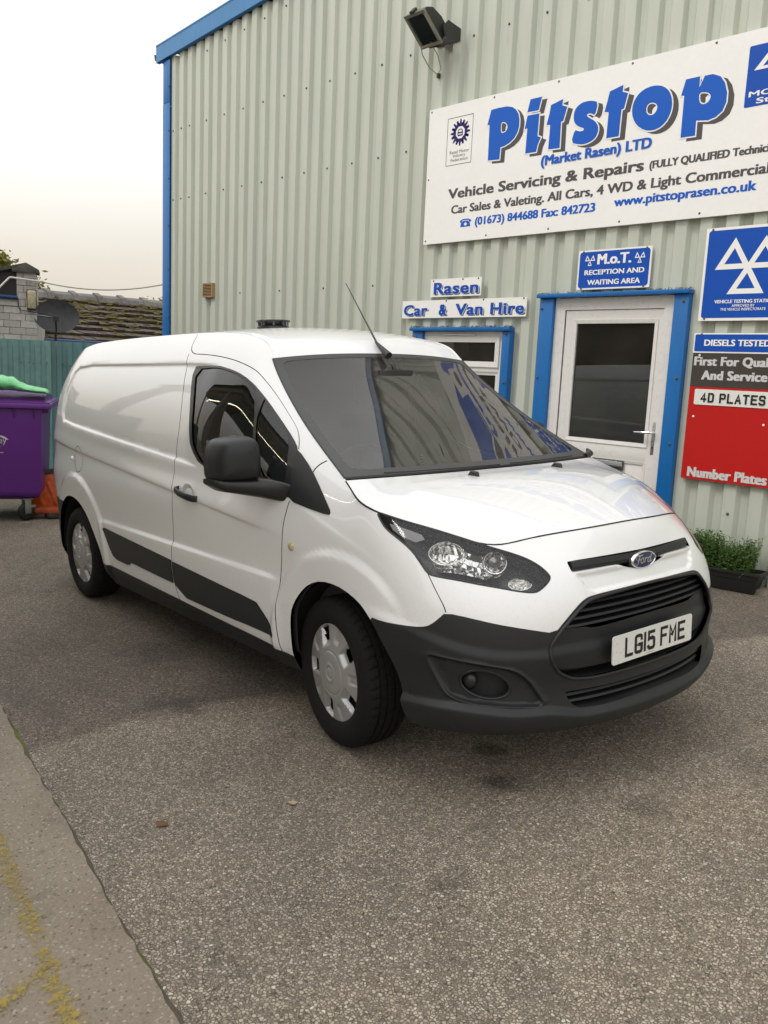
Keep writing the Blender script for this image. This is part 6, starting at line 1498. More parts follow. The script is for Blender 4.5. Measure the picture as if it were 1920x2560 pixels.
for k in range(14):
    a = rnd.uniform(-2.2, -1.2); z = rnd.choice([.5, 1.45, 1.45]) + rnd.uniform(-.02, .02); p = FF(a, .008, z)
    o = MB().lathe([(.0001, .006), (.008, .004), (.009, 0)], 'X', 8, p).build('fixing', M['screw'], fence); o.matrix_parent_inverse = FI
# ---- painted brick building behind the fence
WO = -.62
def BW(t_, d, z): return FF(t_, WO + d, z)
M['brick_white'] = []
for q in range(4):
    t = NT(f'painted_brick_{"abcd"[q]}'); co = t.co(1); n1 = t.noise(co, 26, 5, .65); base = [(.58, .545, .51), (.62, .585, .55), (.54, .505, .475), (.66, .63, .59)][q]
    c = t.mix(t.rng(n1, .35, .65), tuple(x*.82 for x in base), base); c = t.mix(t.rng(t.noise(co, 60, 4), .66, .72, 0, .7), c, (.13, .10, .075)); t.col(c); t.rough(.8); t.bump(n1, .5, .01); M['brick_white'].append(t.m)
M['mortar'] = plain('old_mortar', (.42, .39, .36), .9, bump=.4, gs=60, grain=.2)
hb = empty('brick_outbuilding', FF(-2, WO, -.2), 0, 'white painted brick outbuilding with dark coping behind the teal fence', 'building')
HI = Matrix.Translation(tuple(-c for c in hb.location))
def hpart(o): o.parent = hb; o.matrix_parent_inverse = HI; return o
hpart(mbox(MB(), BW, -5.2, -1.672, -3.2, -.030, -.3, 2.30).build('wall_core', M['mortar'], None))
hpart(mbox(MB(), BW, -1.925, -1.672, -.60, -.030, 2.2, 2.66).build('pier_core', M['mortar'], None))
CH = .0955
bmesh_cache = {}
def brick(t0, t1, z0, z1, dd):
    mb = MB(); e = .004; j = lambda: rnd.uniform(-.003, .003)
    v = [BW(t0+e+j(), dd, z0+e+j()), BW(t1-e+j(), dd, z0+e+j()), BW(t1-e+j(), dd, z1-e+j()), BW(t0+e+j(), dd, z1-e+j())]
    w = [BW(t0-.001+e*.3, dd-.03, z0+e*.3), BW(t1-e*.3, dd-.03, z0+e*.3), BW(t1-e*.3, dd-.03, z1-e*.3), BW(t0+e*.3, dd-.03, z1-e*.3)]
    mb.add(v + w, [(0, 1, 2, 3), (0, 4, 5, 1), (1, 5, 6, 2), (2, 6, 7, 3), (3, 7, 4, 0)])
    hpart(mb.build('brick', rnd.choice(M['brick_white']), None))
r = 0; z = 1.16
while z < 2.66:
    z1 = z + CH; pier = z > 2.25
    lo = -1.925 if pier else -2.62; x = -1.668; odd = r % 2; first = True
    while x > lo + .02:
        w_ = .150 if (first and odd) else .215 if not odd else .205
        if pier: w_ = .128 if not odd else (.17 if first else .09)
        x0 = max(lo, x - w_); brick(x0, x, z, z1, -.012 + rnd.uniform(-.004, .004)); x = x0; first = False
    z = z1; r += 1
# coping and the dark slope of the parapet
M['coping'] = plain('weathered_coping', (.085, .080, .068), .9, bump=.6, gs=25, grain=.35)
M['felt'] = plain('dark_felt', (.032, .031, .032), .75, bump=.4, gs=20, grain=.25)
mb = MB(); v = []
mb.prism([(-1.975, 2.665), (-1.632, 2.665), (-1.632, 2.715), (-1.795, 2.800), (-1.98, 2.725)], lambda a, b, d: BW(a, d, b), .05, -.30); hpart(mb.build('coping', M['coping'], None, bevel=.006))
mb = MB(); mb.add([BW(-1.935, .05, 2.715), BW(-1.79, .05, 2.80), BW(-3.2, .05, 2.40), BW(-3.3, .05, 2.33), BW(-1.935, -.32, 2.72), BW(-1.79, -.32, 2.80), BW(-3.2, -.32, 2.40), BW(-3.3, -.32, 2.33)], [(0, 1, 2, 3), (4, 7, 6, 5), (0, 4, 5, 1), (3, 2, 6, 7), (1, 5, 6, 2), (0, 3, 7, 4)]); hpart(mb.build('coping', M['coping'], None, bevel=.004))
mb = MB(); mb.prism([(-1.926, 2.31), (-1.926, 2.715), (-3.3, 2.34), (-3.3, 2.31)], lambda a, b, d: BW(a, d, b), -.02, -.25); hpart(mb.build('felt_upstand', M['felt'], None))
mb = MB(); mb.tube([BW(-3.0, .05, 2.335), BW(-1.905, .05, 2.322)], .030, 12); hpart(mb.build('gutter', plain('gutter_blue', (.010, .055, .16), .45, gs=40, grain=.3), None, smooth=True))
mb = MB(); mbox(mb, BW, -3.0, -1.915, -.012, .012, 2.215, 2.305); hpart(mb.build('fascia_board', M['brick_white'][3], None))
# bulkhead lamp with its cable, conduit run
lp = empty('bulkhead_light', BW(-1.73, 0, 2.3), 0, 'weathered rectangular bulkhead light on the white brick pier', 'light'); LI_ = Matrix.Translation(tuple(-c for c in lp.location))
o = mbox(MB(), BW, -1.795, -1.668, .0, .035, 2.165, 2.445).build('lamp_base', M['coping'], None, bevel=.01); o.parent = lp; o.matrix_parent_inverse = LI_
o = mbox(MB(), BW, -1.785, -1.675, .035, .085, 2.185, 2.430).build('lamp_cover', plain('yellowed_cover', (.42, .37, .235), .35, gs=25, grain=.3), None, bevel=.018, seg=3); o.parent = lp; o.matrix_parent_inverse = LI_
o = MB().tube([BW(-1.903, .03, 2.32), BW(-1.905, .02, 2.24), BW(-1.895, .02, 2.18), BW(-1.85, .02, 2.155), BW(-1.76, .02, 2.150), BW(-1.70, .03, 2.135), BW(-1.66, .06, 2.150)], .006, 6).build('lamp_cable', M['trim'], None, smooth=True); o.parent = lp; o.matrix_parent_inverse = LI_
cb = MB().tube([BW(-2.5, .10, 2.22), BW(-2.129, .10, 2.440), BW(-2.01, .06, 2.578), BW(-1.99, .05, 2.588), BW(-1.62, .05, 2.561)], .0125, 10).build('conduit', M['upvc'], None, smooth=True); tag(cb, 'white conduit pipe fixed across the brick pier', 'pipe')
pts = []
for s in np.linspace(0, 1, 26):
    t_ = -1.62 + (0.10+1.62)*s; zc_ = 2.561 + (2.628-2.561)*s - .108*4*s*(1-s); dd = .05 + (.57+.08)*s; pts.append(BW(t_, dd, zc_))
cb = MB().tube(pts, .0085, 8).build('overhead_cable', plain('old_cable', (.36, .35, .26), .6), None, smooth=True); tag(cb, 'thick pale cable sagging from brick pier to metal building corner', 'cable')
# ---- satellite dish
ds = empty('satellite_dish', BW(-1.40, 0, 1.78), 0, 'large dark grey satellite dish on a mast above the teal fence', 'satellite dish'); DI = Matrix.Translation(tuple(-c for c in ds.location))
M['dish'] = plain('dish_grey', (.038, .040, .043), .5, gs=14, grain=.28)
ctr = Vector(BW(-1.415, -.02, 2.108)); n_ = Vector(BW(0, 1, 0)) - Vector(BW(0, 0, 0)); t_d = Vector(BW(1, 0, 0)) - Vector(BW(0, 0, 0)); up_ = Vector((0, 0, 1)); v = []; f = []
for i, s in enumerate(np.linspace(0.001, 1, 12)):
    for k in range(56):
        a = 2*math.pi*k/56; v.append(ctr + t_d*(.302*s*math.cos(a)) + (up_*.978 - n_*.2)*(.232*s*math.sin(a)) + n_*(-.05*(1-s*s)))
for i in range(11):
    for k in range(56): f.append((i*56+k, i*56+(k+1) % 56, (i+1)*56+(k+1) % 56, (i+1)*56+k))
rim_i = len(v); v += [p - n_*.012 for p in v[-56:]]; f += [(rim_i-56+k, rim_i-56+(k+1) % 56, rim_i+(k+1) % 56, rim_i+k) for k in range(56)]
o = MB().add(v, f).build('reflector', M['dish'], None, smooth=True); o.parent = ds; o.matrix_parent_inverse = DI
o = MB().tube([BW(-1.435, -.08, 2.10), BW(-1.435, -.08, 1.5)], .018, 8).build('mast', M['trim'], None); o.parent = ds; o.matrix_parent_inverse = DI
mb = MB(); mb.tube([BW(-1.425, .02, 1.895), BW(-1.42, .20, 1.93), BW(-1.42, .30, 2.06)], .012, 8); mbox(mb, BW, -1.455, -1.385, .24, .34, 2.03, 2.09); mb.tube([BW(-1.40, .30, 2.085), BW(-1.52, .26, 2.13), BW(-1.66, .10, 2.12)], .006, 6); mb.tube([BW(-1.42, .28, 2.07), BW(-1.655, .14, 2.10)], .012, 8)
o = mb.build('feed_arm', M['trim'], None, smooth=True); o.parent = ds; o.matrix_parent_inverse = DI
# ---- mossy tiled roof beyond
ev0, ev1 = np.array(FF(-1.95, -3.2, 1.80)), np.array(FF(2.6, -5.0, 1.80)); rd0, rd1 = np.array(FF(-3.1, -5.2, 2.68)), np.array(FF(1.5, -7.0, 2.69))
tr_ = empty('tiled_outhouse', tuple(ev0), 0, 'low outhouse with mossy dark tiled roof behind the fence', 'building'); TI = Matrix.Translation(tuple(-c for c in tr_.location))
def tp(o): o.parent = tr_; o.matrix_parent_inverse = TI; return o
tm = []
for q in range(4):
    t = NT(f'mossy_tile_{"abcd"[q]}'); co = t.co(1); n1 = t.noise(co, 3.2, 5, .7); n2 = t.noise(co, 14, 4)
    stone = t.mix(t.rng(n2, .3, .7), (.045, .034, .030), (.125, .100, .090)); moss = t.mix(t.rng(t.noise(co, 22, 4), .3, .7), (.038, .030, .007), (.10, .078, .018))
    c = t.mix(t.rng(t.math('ADD', n1, [.0, .04, -.05, -.09][q]), .44, .53), stone, moss); c = t.mix(t.rng(t.noise(co, 7, 3), .70, .74, 0, .8), c, (.42, .38, .36)); t.col(c); t.rough(.9); t.bump(n2, .6, .02); tm.append(t.m)
NC, NT_ = 8, 24
sv = rd0-ev0; nr_ = np.cross(ev1-ev0, sv); nr_ /= np.linalg.norm(nr_); nr_ = nr_ if nr_[2] > 0 else -nr_
bmo = MB(); bmo.add([tuple(p - nr_*.05) for p in (ev0, ev1, rd1, rd0)], [(0, 1, 2, 3)]); bmo.add([tuple(ev0 - nr_*.05), tuple(ev1 - nr_*.05), (ev1[0], ev1[1], -.5), (ev0[0], ev0[1], -.5)], [(0, 1, 2, 3)]); tp(bmo.build('roof_deck', plain('roof_deck', (.03, .026, .02), .95), None))
tile_me = None
for i in range(NC):
    for j in range(NT_ + 1):
        s0, s1 = i/NC, (i+1.25)/NC; a0, a1 = (j - .5*(i % 2))/NT_, (j + .94 - .5*(i % 2))/NT_
        if a1 > 1.02 or a0 < -.03: continue
        s1 = min(s1, 1.01); P = lambda a, s: (ev0*(1-a)+ev1*a)*(1-s) + (rd0*(1-a)+rd1*a)*s
        lift = .075 + rnd.uniform(-.012, .014); sk = rnd.uniform(-.05, .05)/NC; th_ = .05
        q = [P(a0, s0+sk) + nr_*lift, P(a1, s0+sk*.5) + nr_*(lift + rnd.uniform(-.01, .01)), P(a1, s1) + nr_*.012, P(a0, s1) + nr_*.012]; w = [q[0]-nr_*th_, q[1]-nr_*th_]
        o = MB().add([tuple(p) for p in q + w], [(0, 1, 2, 3), (0, 4, 5, 1), (0, 3, 4), (1, 5, 2)]).build('roof_tile', tm[rnd.choice([0, 0, 1, 1, 2, 3]) if i > 3 else rnd.choice([0, 1, 2, 3, 3])], None); tp(o)
mg = plain('ridge_grey', (.15, .14, .135), .85, bump=.5, gs=30, grain=.25)
NRG = 10
for k in range(NRG):
    a, b = rd0 + (rd1-rd0)*k/NRG, rd0 + (rd1-rd0)*(k+1)/NRG; mb = MB(); v = []
    fr_ = nr_*[1, 1, 0]; fr_ = -(sv*[1, 1, 0]); fr_ /= np.linalg.norm(fr_)
    for p, e in ((a, 0), (b, 0)): v += [tuple(p + fr_*.26 + [0, 0, -.10]), tuple(p + fr_*.15 + [0, 0, .07]), tuple(p + [0, 0, .13]), tuple(p - fr_*.12 + [0, 0, .0])]
    mb.add(v, [(0, 1, 5, 4), (1, 2, 6, 5), (2, 3, 7, 6)]); o = tp(mb.build('ridge_tile', mg, None))
    c_ = b; d_ = (rd1-rd0)/np.linalg.norm(rd1-rd0)*.055; mb = MB(); v = []
    for p in (c_-d_, c_+d_): v += [tuple(p + fr_*.30 + [0, 0, -.11]), tuple(p + fr_*.18 + [0, 0, .095]), tuple(p + [0, 0, .165]), tuple(p - fr_*.12 + [0, 0, .02])]
    mb.add(v, [(0, 1, 5, 4), (1, 2, 6, 5), (2, 3, 7, 6), (0, 3, 2, 1), (4, 5, 6, 7)]); tp(mb.build('ridge_collar', mg, None))
mb = MB(); a, b = ev0, ev1; mb.tube([tuple(a + fr_*.10 + [0, 0, .0]), tuple(b + fr_*.10)], .05, 10); tp(mb.build('gutter', plain('gutter_navy', (.008, .03, .12), .5, gs=30, grain=.3), None, smooth=True))
# tufts of moss on the tiles
mb = MB()
for q in range(420):
    a, s = rnd.random(), rnd.random()**.7; s = .25 + .75*s if rnd.random() < .75 else s; p = P_ = (ev0*(1-a)+ev1*a)*(1-s) + (rd0*(1-a)+rd1*a)*s + nr_*.065; rr = rnd.uniform(.02, .055); n = 6
    base = len(mb.v); ring = []
    e1 = (ev1-ev0)/np.linalg.norm(ev1-ev0); e2 = np.cross(nr_, e1)
    v = [tuple(p + nr_*rr*.55)] + [tuple(p + (e1*math.cos(2*math.pi*k/n)*1.5 + e2*math.sin(2*math.pi*k/n))*rr*rnd.uniform(.7, 1.2)) for k in range(n)]
    mb.add(v, [(0, k+1, (k+1) % n + 1) for k in range(n)])
o = tp(mb.build('moss', plain('moss', (.070, .056, .010), .95, bump=.6, gs=60, grain=.35), None, smooth=True)); o['kind'] = 'stuff'
# ---- trees
def leaf_mat(nm, a, b):
    t = NT(nm); n1 = t.noise(t.co(1), 3, 3); n2 = t.noise(t.co(1), 30, 2); t.col(t.mix(t.rng(t.math('ADD', t.math('MULTIPLY', n1, .6), t.math('MULTIPLY', n2, .4)), .35, .65), a, b)); t.rough(.6)
    t.p.inputs['Subsurface Weight'].default_value = 0; tl = t.n('ShaderNodeBsdfTranslucent'); t.l(t.p.inputs['Base Color'].links[0].from_socket, tl.inputs['Color']); m_ = t.n('ShaderNodeMixShader'); m_.inputs[0].default_value = .35; t.l(t.p.outputs[0], m_.inputs[1]); t.l(tl.outputs[0], m_.inputs[2]); t.l(m_.outputs[0], t.out.inputs[0]); return t.m
LA = leaf_mat('tree_leaf', (.11, .12, .018), (.30, .27, .060)); M['bark'] = plain('bark', (.06, .045, .03), .9, bump=.5, gs=30, grain=.2)
def tree(base, h, crown, n, ls, seed, label, mat=None, spread=.5, blobs=14, nm='tree', zmin=0):
    r_ = random.Random(seed); root = empty(nm, base, 0, label, 'tree' if nm == 'tree' else 'bush')
    mb = MB(); cc = Vector((0, 0, h - crown[2])); tips = []
    mb.tube([(0, 0, -.5), (.05, 0, h*.4), (0, .06, h - crown[2]*1.2)], [.16*crown[0], .11*crown[0], .06*crown[0]], 8)
    for k in range(blobs):
        d = Vector((r_.gauss(0, 1), r_.gauss(0, 1), r_.gauss(0, .9))); d.normalize(); q = r_.uniform(.55, 1)**.6; p = cc + Vector((d.x*crown[0]*q, d.y*crown[1]*q, d.z*crown[2]*q)); tips.append(p)
        mb.tube([(0, .03, h*.35 + (h*.4)*r_.random()), tuple(cc*.5 + p*.5 + Vector((0, 0, -.1))), tuple(p)], [.045*crown[0], .02*crown[0], .006*crown[0]], 5)
    mb.build('trunk', M['bark'], root, smooth=True)
    lm = MB(); V = []; F = []
    for k in range(n):
        c = tips[r_.randrange(len(tips))]; s = spread*crown[0]
        p = Vector((c.x + r_.gauss(0, s*.45), c.y + r_.gauss(0, s*.45), c.z + r_.gauss(0, s*.38)))
        a = Vector((r_.gauss(0, 1), r_.gauss(0, 1), r_.gauss(0, .6))).normalized(); b_ = a.orthogonal().normalized(); l = ls*r_.uniform(.6, 1.3); b = len(V)
        V += [p - a*l, p + b_*l*.42, p + a*l, p - b_*l*.42]; F.append((b, b+1, b+2, b+3))
    o = meshobj('crown', [tuple(v) for v in V], F, mat or LA, root); return root
pt = FF(-3.05, -7.5, -.3); tree(pt, 4.30, (1.20, 1.1, 1.05), 22000, .060, 3, 'yellowing broadleaf tree rising behind the brick outbuilding', blobs=46, spread=.26)
pt = FF(-1.98, -6.6, -.3); tree(pt, 3.2, (.40, .35, .50), 2200, .048, 8, 'small leafy tree top between brick pier and tiled roof', blobs=12, spread=.42)
for k, (tt_, hh_) in enumerate(((.02, 3.22), (.36, 3.26), (.72, 3.17), (1.10, 3.10))):
    pt = FF(tt_ + .35, -8.0, -.3); tree(pt, hh_, (.16, .16, .19), 220, .040, 20+k, ['leafy sprig above the ridge, leftmost of the four', 'leafy sprig above the ridge, tallest of the four', 'leafy sprig above the ridge, third from left', 'leafy sprig above the ridge nearest the metal building'][k], blobs=6, spread=.7, nm='bush')
# ---- purple wheeled bin
M['purple'] = plain('purple_plastic', (.125, .022, .235), .38, bump=.25, gs=260, grain=.05); M['purple_lid'] = plain('purple_lid', (.145, .032, .26), .36, bump=.2, gs=260, grain=.05)
M['galv'] = plain('galvanised', (.34, .34, .33), .4, metal=.7, gs=60, grain=.2)
bn = empty('wheeled_bin', BB(-.4, -.5, gz(-6.9, .2)), 0, 'large purple four wheeled waste bin beside the van rear', 'bin'); BI = Matrix.Translation(tuple(-c for c in bn.location))
def bp(o, par=None):
    o.parent = par or bn
    if par is None: o.matrix_parent_inverse = BI
    return o
g0 = -.19
v = []; xs0, xs1 = -1.08, .140
for (z, e) in ((.035, .085), (.075, .02), (.11, .0), (1.0, -.030)):
    v += [BB(xs0+e, -e-.0, z), BB(xs1-e, -e, z), BB(xs1-e, -1.0+e, z), BB(xs0+e, -1.0+e, z)]
f = [(0, 1, 2, 3)] + [(4*i+k, 4*i+(k+1) % 4, 4*i+4+(k+1) % 4, 4*i+4+k) for i in range(3) for k in range(4)]
bp(MB().add(v, f).build('bin_body', M['purple'], None, bevel=.018, seg=3))
bp(mbox(MB(), BB, -1.15, .262, -1.06, .075, 1.006, 1.062).build('bin_rim', M['purple_lid'], None, bevel=.010)); bp(mbox(MB(), BB, -1.14, .252, -1.05, .066, 1.062, 1.075).build('rim_step', M['purple_lid'], None, bevel=.004))
for k in range(7):
    a = -1.06 + k*.193; mb = MB(); mb.prism([(0.03, .9), (.03, 1.006), (.066, 1.006)], lambda p, q, d: BB(a+d, p, q), -.006, .006); bp(mb.build('gusset', M['purple'], None))
bp(mbox(MB(), BB, .14, .232, -.30, -.05, .955, 1.006).build('trunnion', M['purple_lid'], None, bevel=.006))
mb = MB(); seg = 12; v = []
for i in range(seg+1):
    y = -1.03 + (1.03+.06)*i/seg; zc_ = 1.085 + .10*math.sin(math.pi*i/seg)*.9
    v += [BB(-1.12, y, zc_), BB(.195, y, zc_ - .012)]
mb.add(v, [(2*i, 2*i+1, 2*i+3, 2*i+2) for i in range(seg)]); n = len(mb.v); mb.add([BB(-1.12, .06, 1.070), BB(.195, .06, 1.066), BB(.195, .06, 1.0845), BB(-1.12, .06, 1.096)], [(0, 1, 2, 3)]); mb.add([BB(.195, -1.03 + 1.09*i/seg, 1.073 + .09*math.sin(math.pi*i/seg)) for i in range(seg+1)] + [BB(.195, -1.03 + 1.09*i/seg, 1.06) for i in range(seg+1)], [(i, i+1, seg+2+i, seg+1+i) for i in range(seg)])
bp(mb.build('bin_lid', M['purple_lid'], None, smooth=True, auto=40))
for (a, y) in ((-.01, -.07), (-.95, -.07), (-.01, -.90), (-.95, -.90)):
    w = MB(); w.lathe([(.02, -.022), (.075, -.024), (.092, -.016), (.098, 0), (.092, .016), (.075, .024), (.02, .022)], 'Y', 28); 
    c_ = BB(a, y, gz(*BB(a, y, 0)[:2]) + .099); R_ = Matrix.Translation(c_) @ Matrix.Rotation(math.radians(62+(35 if y > -.5 else 70)), 4, 'Z'); w.v = [tuple(R_ @ Vector(p)) for p in w.v]; cw = bp(w.build('castor', M['rubber'], None, smooth=True, auto=50))
    w = MB(); w.box((-.035, -.036, -.02), (.035, -.029, .13)); w.box((-.035, .029, -.02), (.035, .036, .13)); w.box((-.055, -.05, .13), (.055, .05, .142)); w.box((.03, -.035, .04), (.085, .035, .07)); w.v = [tuple(R_ @ Vector(p)) for p in w.v]; bp(w.build('castor_fork', M['galv'], None, bevel=.003), cw)
lw = plain('print_white', (.66, .64, .68), .5)
def bl_text(s, x0, x1, z0, cap, bold):
    v, f = text_outline(s, bold); hh = text_outline('H', bold)[0]; sx = (x1-x0)/(v[:, 0].max()-v[:, 0].min()); sz = cap/(hh[:, 1].max()-hh[:, 1].min())
    bp(meshobj('lettering', [BB(x0 + (p[0]-v[:, 0].min())*sx, .0315 - .035*.0, z0 + p[1]*sz) for p in v], f, lw))
bl_text('West Lindsey', -.62, -.178, .640, .062, .0); bl_text('DISTRICT COUNCIL', -.50, -.236, .610, .018, .0)
v, f = cdt_fill([[(-.255, .712), (-.232, .722), (-.205, .716), (-.180, .700), (-.157, .680), (-.172, .676), (-.200, .688), (-.225, .700)]], lambda a, b: BB(a, .032, b)); bp(meshobj('feather_mark', v, f, lw))
v, f = cdt_fill([[(-.9, .540), (-.209, .540), (-.209, .546), (-.9, .546)]], lambda a, b: BB(a, .032, b)); bp(meshobj('printed_line', v, f, lw))
# green refuse sack lying on the lid
t = NT('green_sack'); n1 = t.noise(t.co(1), 9, 4); t.col(t.mix(t.rng(n1, .3, .7), (.14, .52, .21), (.24, .68, .33))); t.rough(.35); t.bump(t.noise(t.co(1), 22, 4), .5, .02); M['sack'] = t.m
prof = [(-.62, 1.30), (-.42, 1.335), (-.30, 1.325), (-.221, 1.338), (-.17, 1.325), (-.117, 1.325), (-.06, 1.28), (.021, 1.245), (.12, 1.225), (.20, 1.213), (.225, 1.192)]
mb = MB(); v = []; cols = 16
for i, (a, zt) in enumerate(prof):
    zb = 1.165 - .012*max(0, a+.1)/.3
    for k in range(cols):
        an = 2*math.pi*k/cols; y = -.12 + .20*math.cos(an)*(1 - .3*(i/len(prof))) + .008*math.sin(3.1*i+k); zz = (zt+zb)/2 + (zt-zb)/2*math.sin(an)*(1 if math.sin(an) > 0 else .8) + .004*math.sin(i*2.3+k*1.9)
        v.append(BB(a + (.012*math.sin(k*2.2) if i == len(prof)-1 else 0), y, zz))
n = len(prof); mb.add(v, [(i*cols+k, i*cols+(k+1) % cols, (i+1)*cols+(k+1) % cols, (i+1)*cols+k) for i in range(n-1) for k in range(cols)] + [tuple(range(cols)), tuple((n-1)*cols+k for k in range(cols))])
gsk = mb.build('refuse_sack', M['sack'], None, smooth=True, auto=60); tag(gsk, 'bright green plastic sack lying on the purple bin lid', 'sack')
# ---- orange barriers leaning behind the bin
M['orange'] = plain('barrier_orange', (.62, .10, .012), .45, gs=20, grain=.22); M['orange_d'] = plain('barrier_orange_dirty', (.36, .06, .015), .6, gs=15, grain=.35); M['foot'] = plain('barrier_foot', (.045, .045, .045), .8, bump=.4, gs=60, grain=.2)
OB = frame(-6.75, .98, 64)
def barrier(dx, dy, lean, col, label, flap_=True):
    g = gz(*OB(dx, dy, 0)[:2]); root = empty('traffic_barrier', OB(dx, dy, g), 0, label, 'barrier', 'orange plastic barriers behind the bin'); RI = Matrix.Translation(tuple(-c for c in root.location))
    def T_(a, b, c_):  # a along, b depth, c up, leaning
        return OB(dx + a - c_*.32, dy + b - c_*math.sin(lean)*.55, g + c_*math.cos(lean*.6)*.88 + a*.22)
    def pp_(o): o.parent = root; o.matrix_parent_inverse = RI; return o
    pp_(mbox(MB(), T_, -.34, .34, -.02, .02, .07, .50).build('board', col, None, bevel=.008))
    for k in range(5): pp_(mbox(MB(), T_, -.30 + k*.13, -.265 + k*.13, .018, .034, .10, .42).build('rib', col, None, bevel=.004))
    pp_(mbox(MB(), T_, -.34, .34, -.026, .030, .50, .555).build('board_cap', M['foot'], None, bevel=.006))
    return root
b1 = barrier(-.05, .05, .25, M['orange'], 'orange ribbed barrier board standing behind the bin'); b1.rotation_euler = (0, math.radians(0), 0)
b2 = barrier(.12, -.22, .1, M['orange_d'], 'dull orange barrier behind the brighter one, nearest the fence')
for k, (a, d, l, w, r_) in enumerate(((.16, .26, .36, .20, 8), (-.15, .30, .30, .2, -10))):
    p = OB(a, d, 0); g = gz(p[0], p[1]); mb = MB(); mb.prism([(-l, -w/2), (l, -w/2), (l*1.1, 0), (l, w/2), (-l, w/2), (-l*1.1, 0)], lambda x, y, z: (x, y, z), 0, .055); Rm = Matrix.Translation((p[0], p[1], g + (.06 if k else 0))) @ Matrix.Rotation(math.radians(64+r_), 4, 'Z'); mb.v = [tuple(Rm @ Vector(q)) for q in mb.v]
    tag(mb.build('rubber_block', M['foot'] if not k else M['orange_d'], None, bevel=.012), 'black rubber barrier foot on the ground by the van rear wheel' if not k else 'flat dirty orange barrier foot beside the bin castor', 'block')
mb = MB(); mb.tube([OB(-.10, .05, .50), OB(.02, .05, .495)], .022, 8); tag(mb.build('barrier_bar', M['orange_d'], None, smooth=True), 'short orange bar poking out from behind the bin', 'bar')
mb = MB(); p0 = BB(-.01, .10, 0); 
mb.add([(p0[0]-.02, p0[1]-.05, gz(*p0[:2])+.006), (p0[0]+.02, p0[1]+.0, gz(*p0[:2])+.02), (p0[0]+.05, p0[1]+.05, gz(*p0[:2])+.008), (p0[0]+.0, p0[1]+.02, gz(*p0[:2])+.004)], [(0, 1, 2, 3)]); tag(mb.build('paper_scrap', lw), 'crumpled white scrap by the bin castor', 'litter')

# ================================================================ TROUGH OF PLANTS
tx0, tx1, ty0, ty1 = -.50, .165, 2.872, 3.005
M['trough'] = plain('trough_black', (.016, .016, .017), .45, bump=.3, gs=200, grain=.15)
tg = gz(.0, 2.95) ; tr2 = empty('plant_trough', (-.17, 2.94, tg), 0, 'black plastic trough of bushy green herbs against the metal wall', 'planter'); TI2 = Matrix.Translation((.17, -2.94, -tg))
def tq(o): o.parent = tr2; o.matrix_parent_inverse = TI2; return o
def ring(e, z): return [(tx0+.03-e, ty0+.012-e*.6, gz(tx0, ty0)+z), (tx1-.03+e, ty0+.012-e*.6, gz(tx1, ty0)+z), (tx1-.03+e, ty1-.012+e*.6, gz(tx1, ty1)+z), (tx0+.03-e, ty1-.012+e*.6, gz(tx0, ty1)+z)]
v = ring(0, .002) + ring(.022, .095) + ring(.030, .10) + ring(.036, .135) + ring(.048, .137) + ring(.050, .160) + ring(.035, .160) + ring(.03, .12)
tq(MB().add(v, [(0, 1, 2, 3)] + [(4*i+k, 4*i+(k+1) % 4, 4*i+4+(k+1) % 4, 4*i+4+k) for i in range(7) for k in range(4)]).build('trough', M['trough'], None, bevel=.003))
tq(MB().add(ring(.03, .135), [(0, 1, 2, 3)]).build('soil', plain('potting_soil', (.03, .02, .014), .95, bump=.8, gs=60, grain=.4), None))
LH = leaf_mat('herb_leaf', (.022, .060, .010), (.12, .23, .045)); V = []; F = []; sm = MB(); r_ = random.Random(4)
for k in range(330):
    x = r_.uniform(tx0+.0, tx1-.06); y = r_.uniform(ty0-.01, ty1); hgt = (.12 + .16*min(1, abs(math.sin((x-tx0)*7.0))*.6+.45))*r_.uniform(.65, 1.08); lx = r_.gauss(0, .035) + .03*(x+.17)*1.2; ly = r_.gauss(-.012, .035); b0 = gz(x, y)+.12
    top = (x+lx, y+ly, b0+hgt)
    if k % 3 == 0: sm.tube([(x, y, b0), ((x*2+top[0])/3+0, (y*2+top[1])/3, b0+hgt*.5), top], .0012, 3, cap=False)
    for q in range(30):
        s = q/29; s = .12 + .88*s; p = Vector((x + lx*s*s, y + ly*s*s, b0 + hgt*s)); a = Vector((r_.gauss(0, 1), r_.gauss(0, 1), r_.gauss(.35, .5))).normalized(); l = r_.uniform(.009, .016)*(1.15 - .35*s); w = a.cross(Vector((r_.gauss(0, 1), r_.gauss(0, 1), r_.gauss(0, 1)))).normalized(); b = len(V)
        c_ = p + a*l*.9; V += [p, c_ + w*l*.42, p + a*l*2, c_ - w*l*.42]; F.append((b, b+1, b+2, b+3))
lf = tq(meshobj('foliage', [tuple(p) for p in V], F, LH)); tq(sm.build('stem', plain('stem_green', (.06, .09, .02), .7), None)); lf['kind'] = 'stuff'
mb = MB()
for k in range(7):
    x = tx0 + .1 + k*.085 + r_.uniform(-.02, .02); mb.tube([(x, 2.95, tg+.3), (x + r_.uniform(-.01, .02), 2.95, tg+.40+r_.uniform(-.02, .03))], .0012, 4)
o = tq(mb.build('flower_stalk', plain('stalk', (.10, .11, .04), .8), None)); o['kind'] = 'stuff'

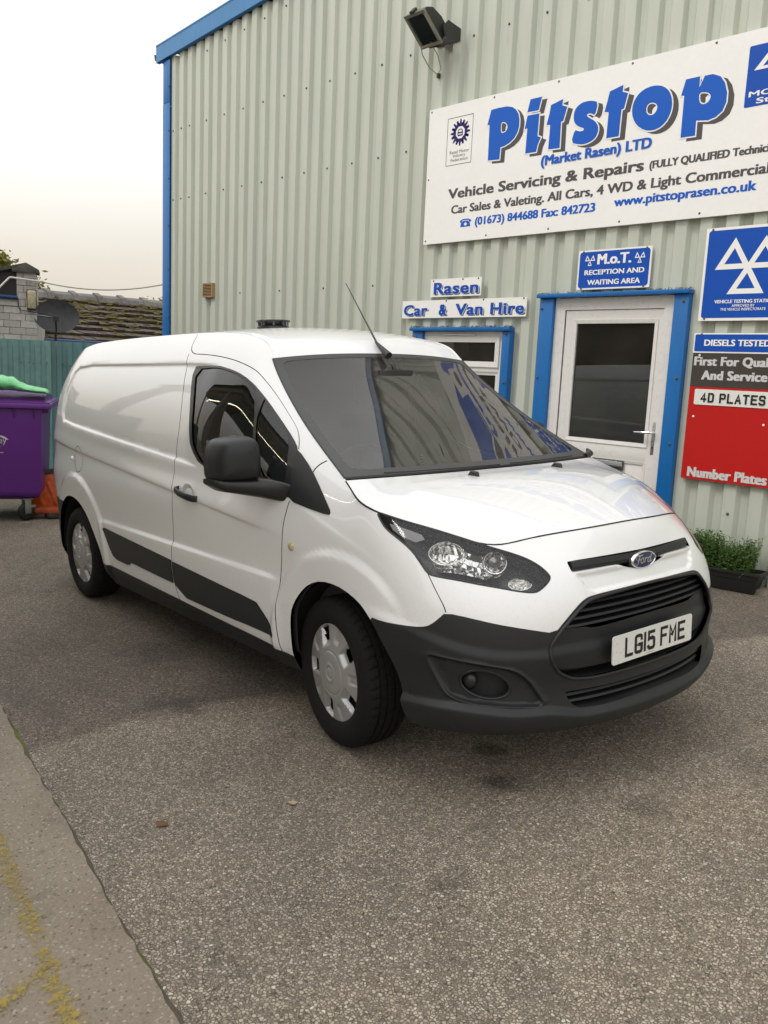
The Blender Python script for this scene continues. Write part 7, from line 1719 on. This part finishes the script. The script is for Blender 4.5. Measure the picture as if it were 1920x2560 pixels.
# ================================================================ WORKSHOP OPPOSITE (behind the camera; seen only as reflections)
OY = -3.45
op = empty('opposite_workshop', (0, OY, 0), 0, 'open fronted workshop facing the yard behind the viewer', 'building'); OI = Matrix.Translation((0, -OY, 0))
M['brick_op'] = plain('opposite_wall', (.34, .30, .25), .8, gs=8, grain=.12)
def oq(o): o.parent = op; o.matrix_parent_inverse = OI; return o
for x0_, x1_ in ((-16, -15.2), (-8.6, -8.2), (-1.3, -.9)): oq(MB().box((x0_, OY-.3, -.6), (x1_, OY, 4.75)).build('pillar', M['brick_op'], None))
oq(MB().box((-16, OY-.3, 4.75), (-.9, OY, 5.2)).build('lintel', M['brick_op'], None))
oq(MB().box((-16, OY-9, -.8), (-.9, OY-8.8, 5.2)).build('back_wall', plain('op_back', (.30, .27, .23), .9), None)); oq(MB().box((-16, OY-9, -.7), (-.9, OY-.01, -.35)).build('floor', plain('op_floor', (.26, .23, .19), .8), None))
oq(MB().box((-.9, OY-9, -.6), (-.7, OY, 5.2)).build('side_wall', M['brick_op'], None))
oq(MB().add([(-16.2, OY+.2, 5.2), (-.6, OY+.2, 5.2), (-.6, OY-9, 5.9), (-16.2, OY-9, 5.9)], [(0, 1, 2, 3)]).build('roof_sheet', plain('op_roof', (.22, .21, .19), .8), None))
tb = emit_mat('lit_tube', (1.0, .93, .66), 15.0)
for k in range(8):
    x = -14.6 + k*1.62; oq(MB().tube([(x, OY-1.0, 4.55), (x+1.6, OY-1.0, 4.55)], .035, 8).build('lit_tube', tb, None))
mb = MB()
for x, y, w_, h_, d_ in ((-14.2, -3.5, 1.9, 1.9, .5), (-11.4, -3.2, 1.8, 1.0, .8), (-7.6, -2.2, .9, 1.9, .5), (-6.0, -5, 1.9, 1.5, 4), (-3.2, -2.4, 1.0, 1.8, .6)): mb.box((x, OY+y, -.4), (x+w_, OY+y+d_, h_))
o = oq(mb.build('workshop_clutter', plain('bench_junk', (.20, .13, .08), .7, gs=6, grain=.4), None)); o['kind'] = 'stuff'
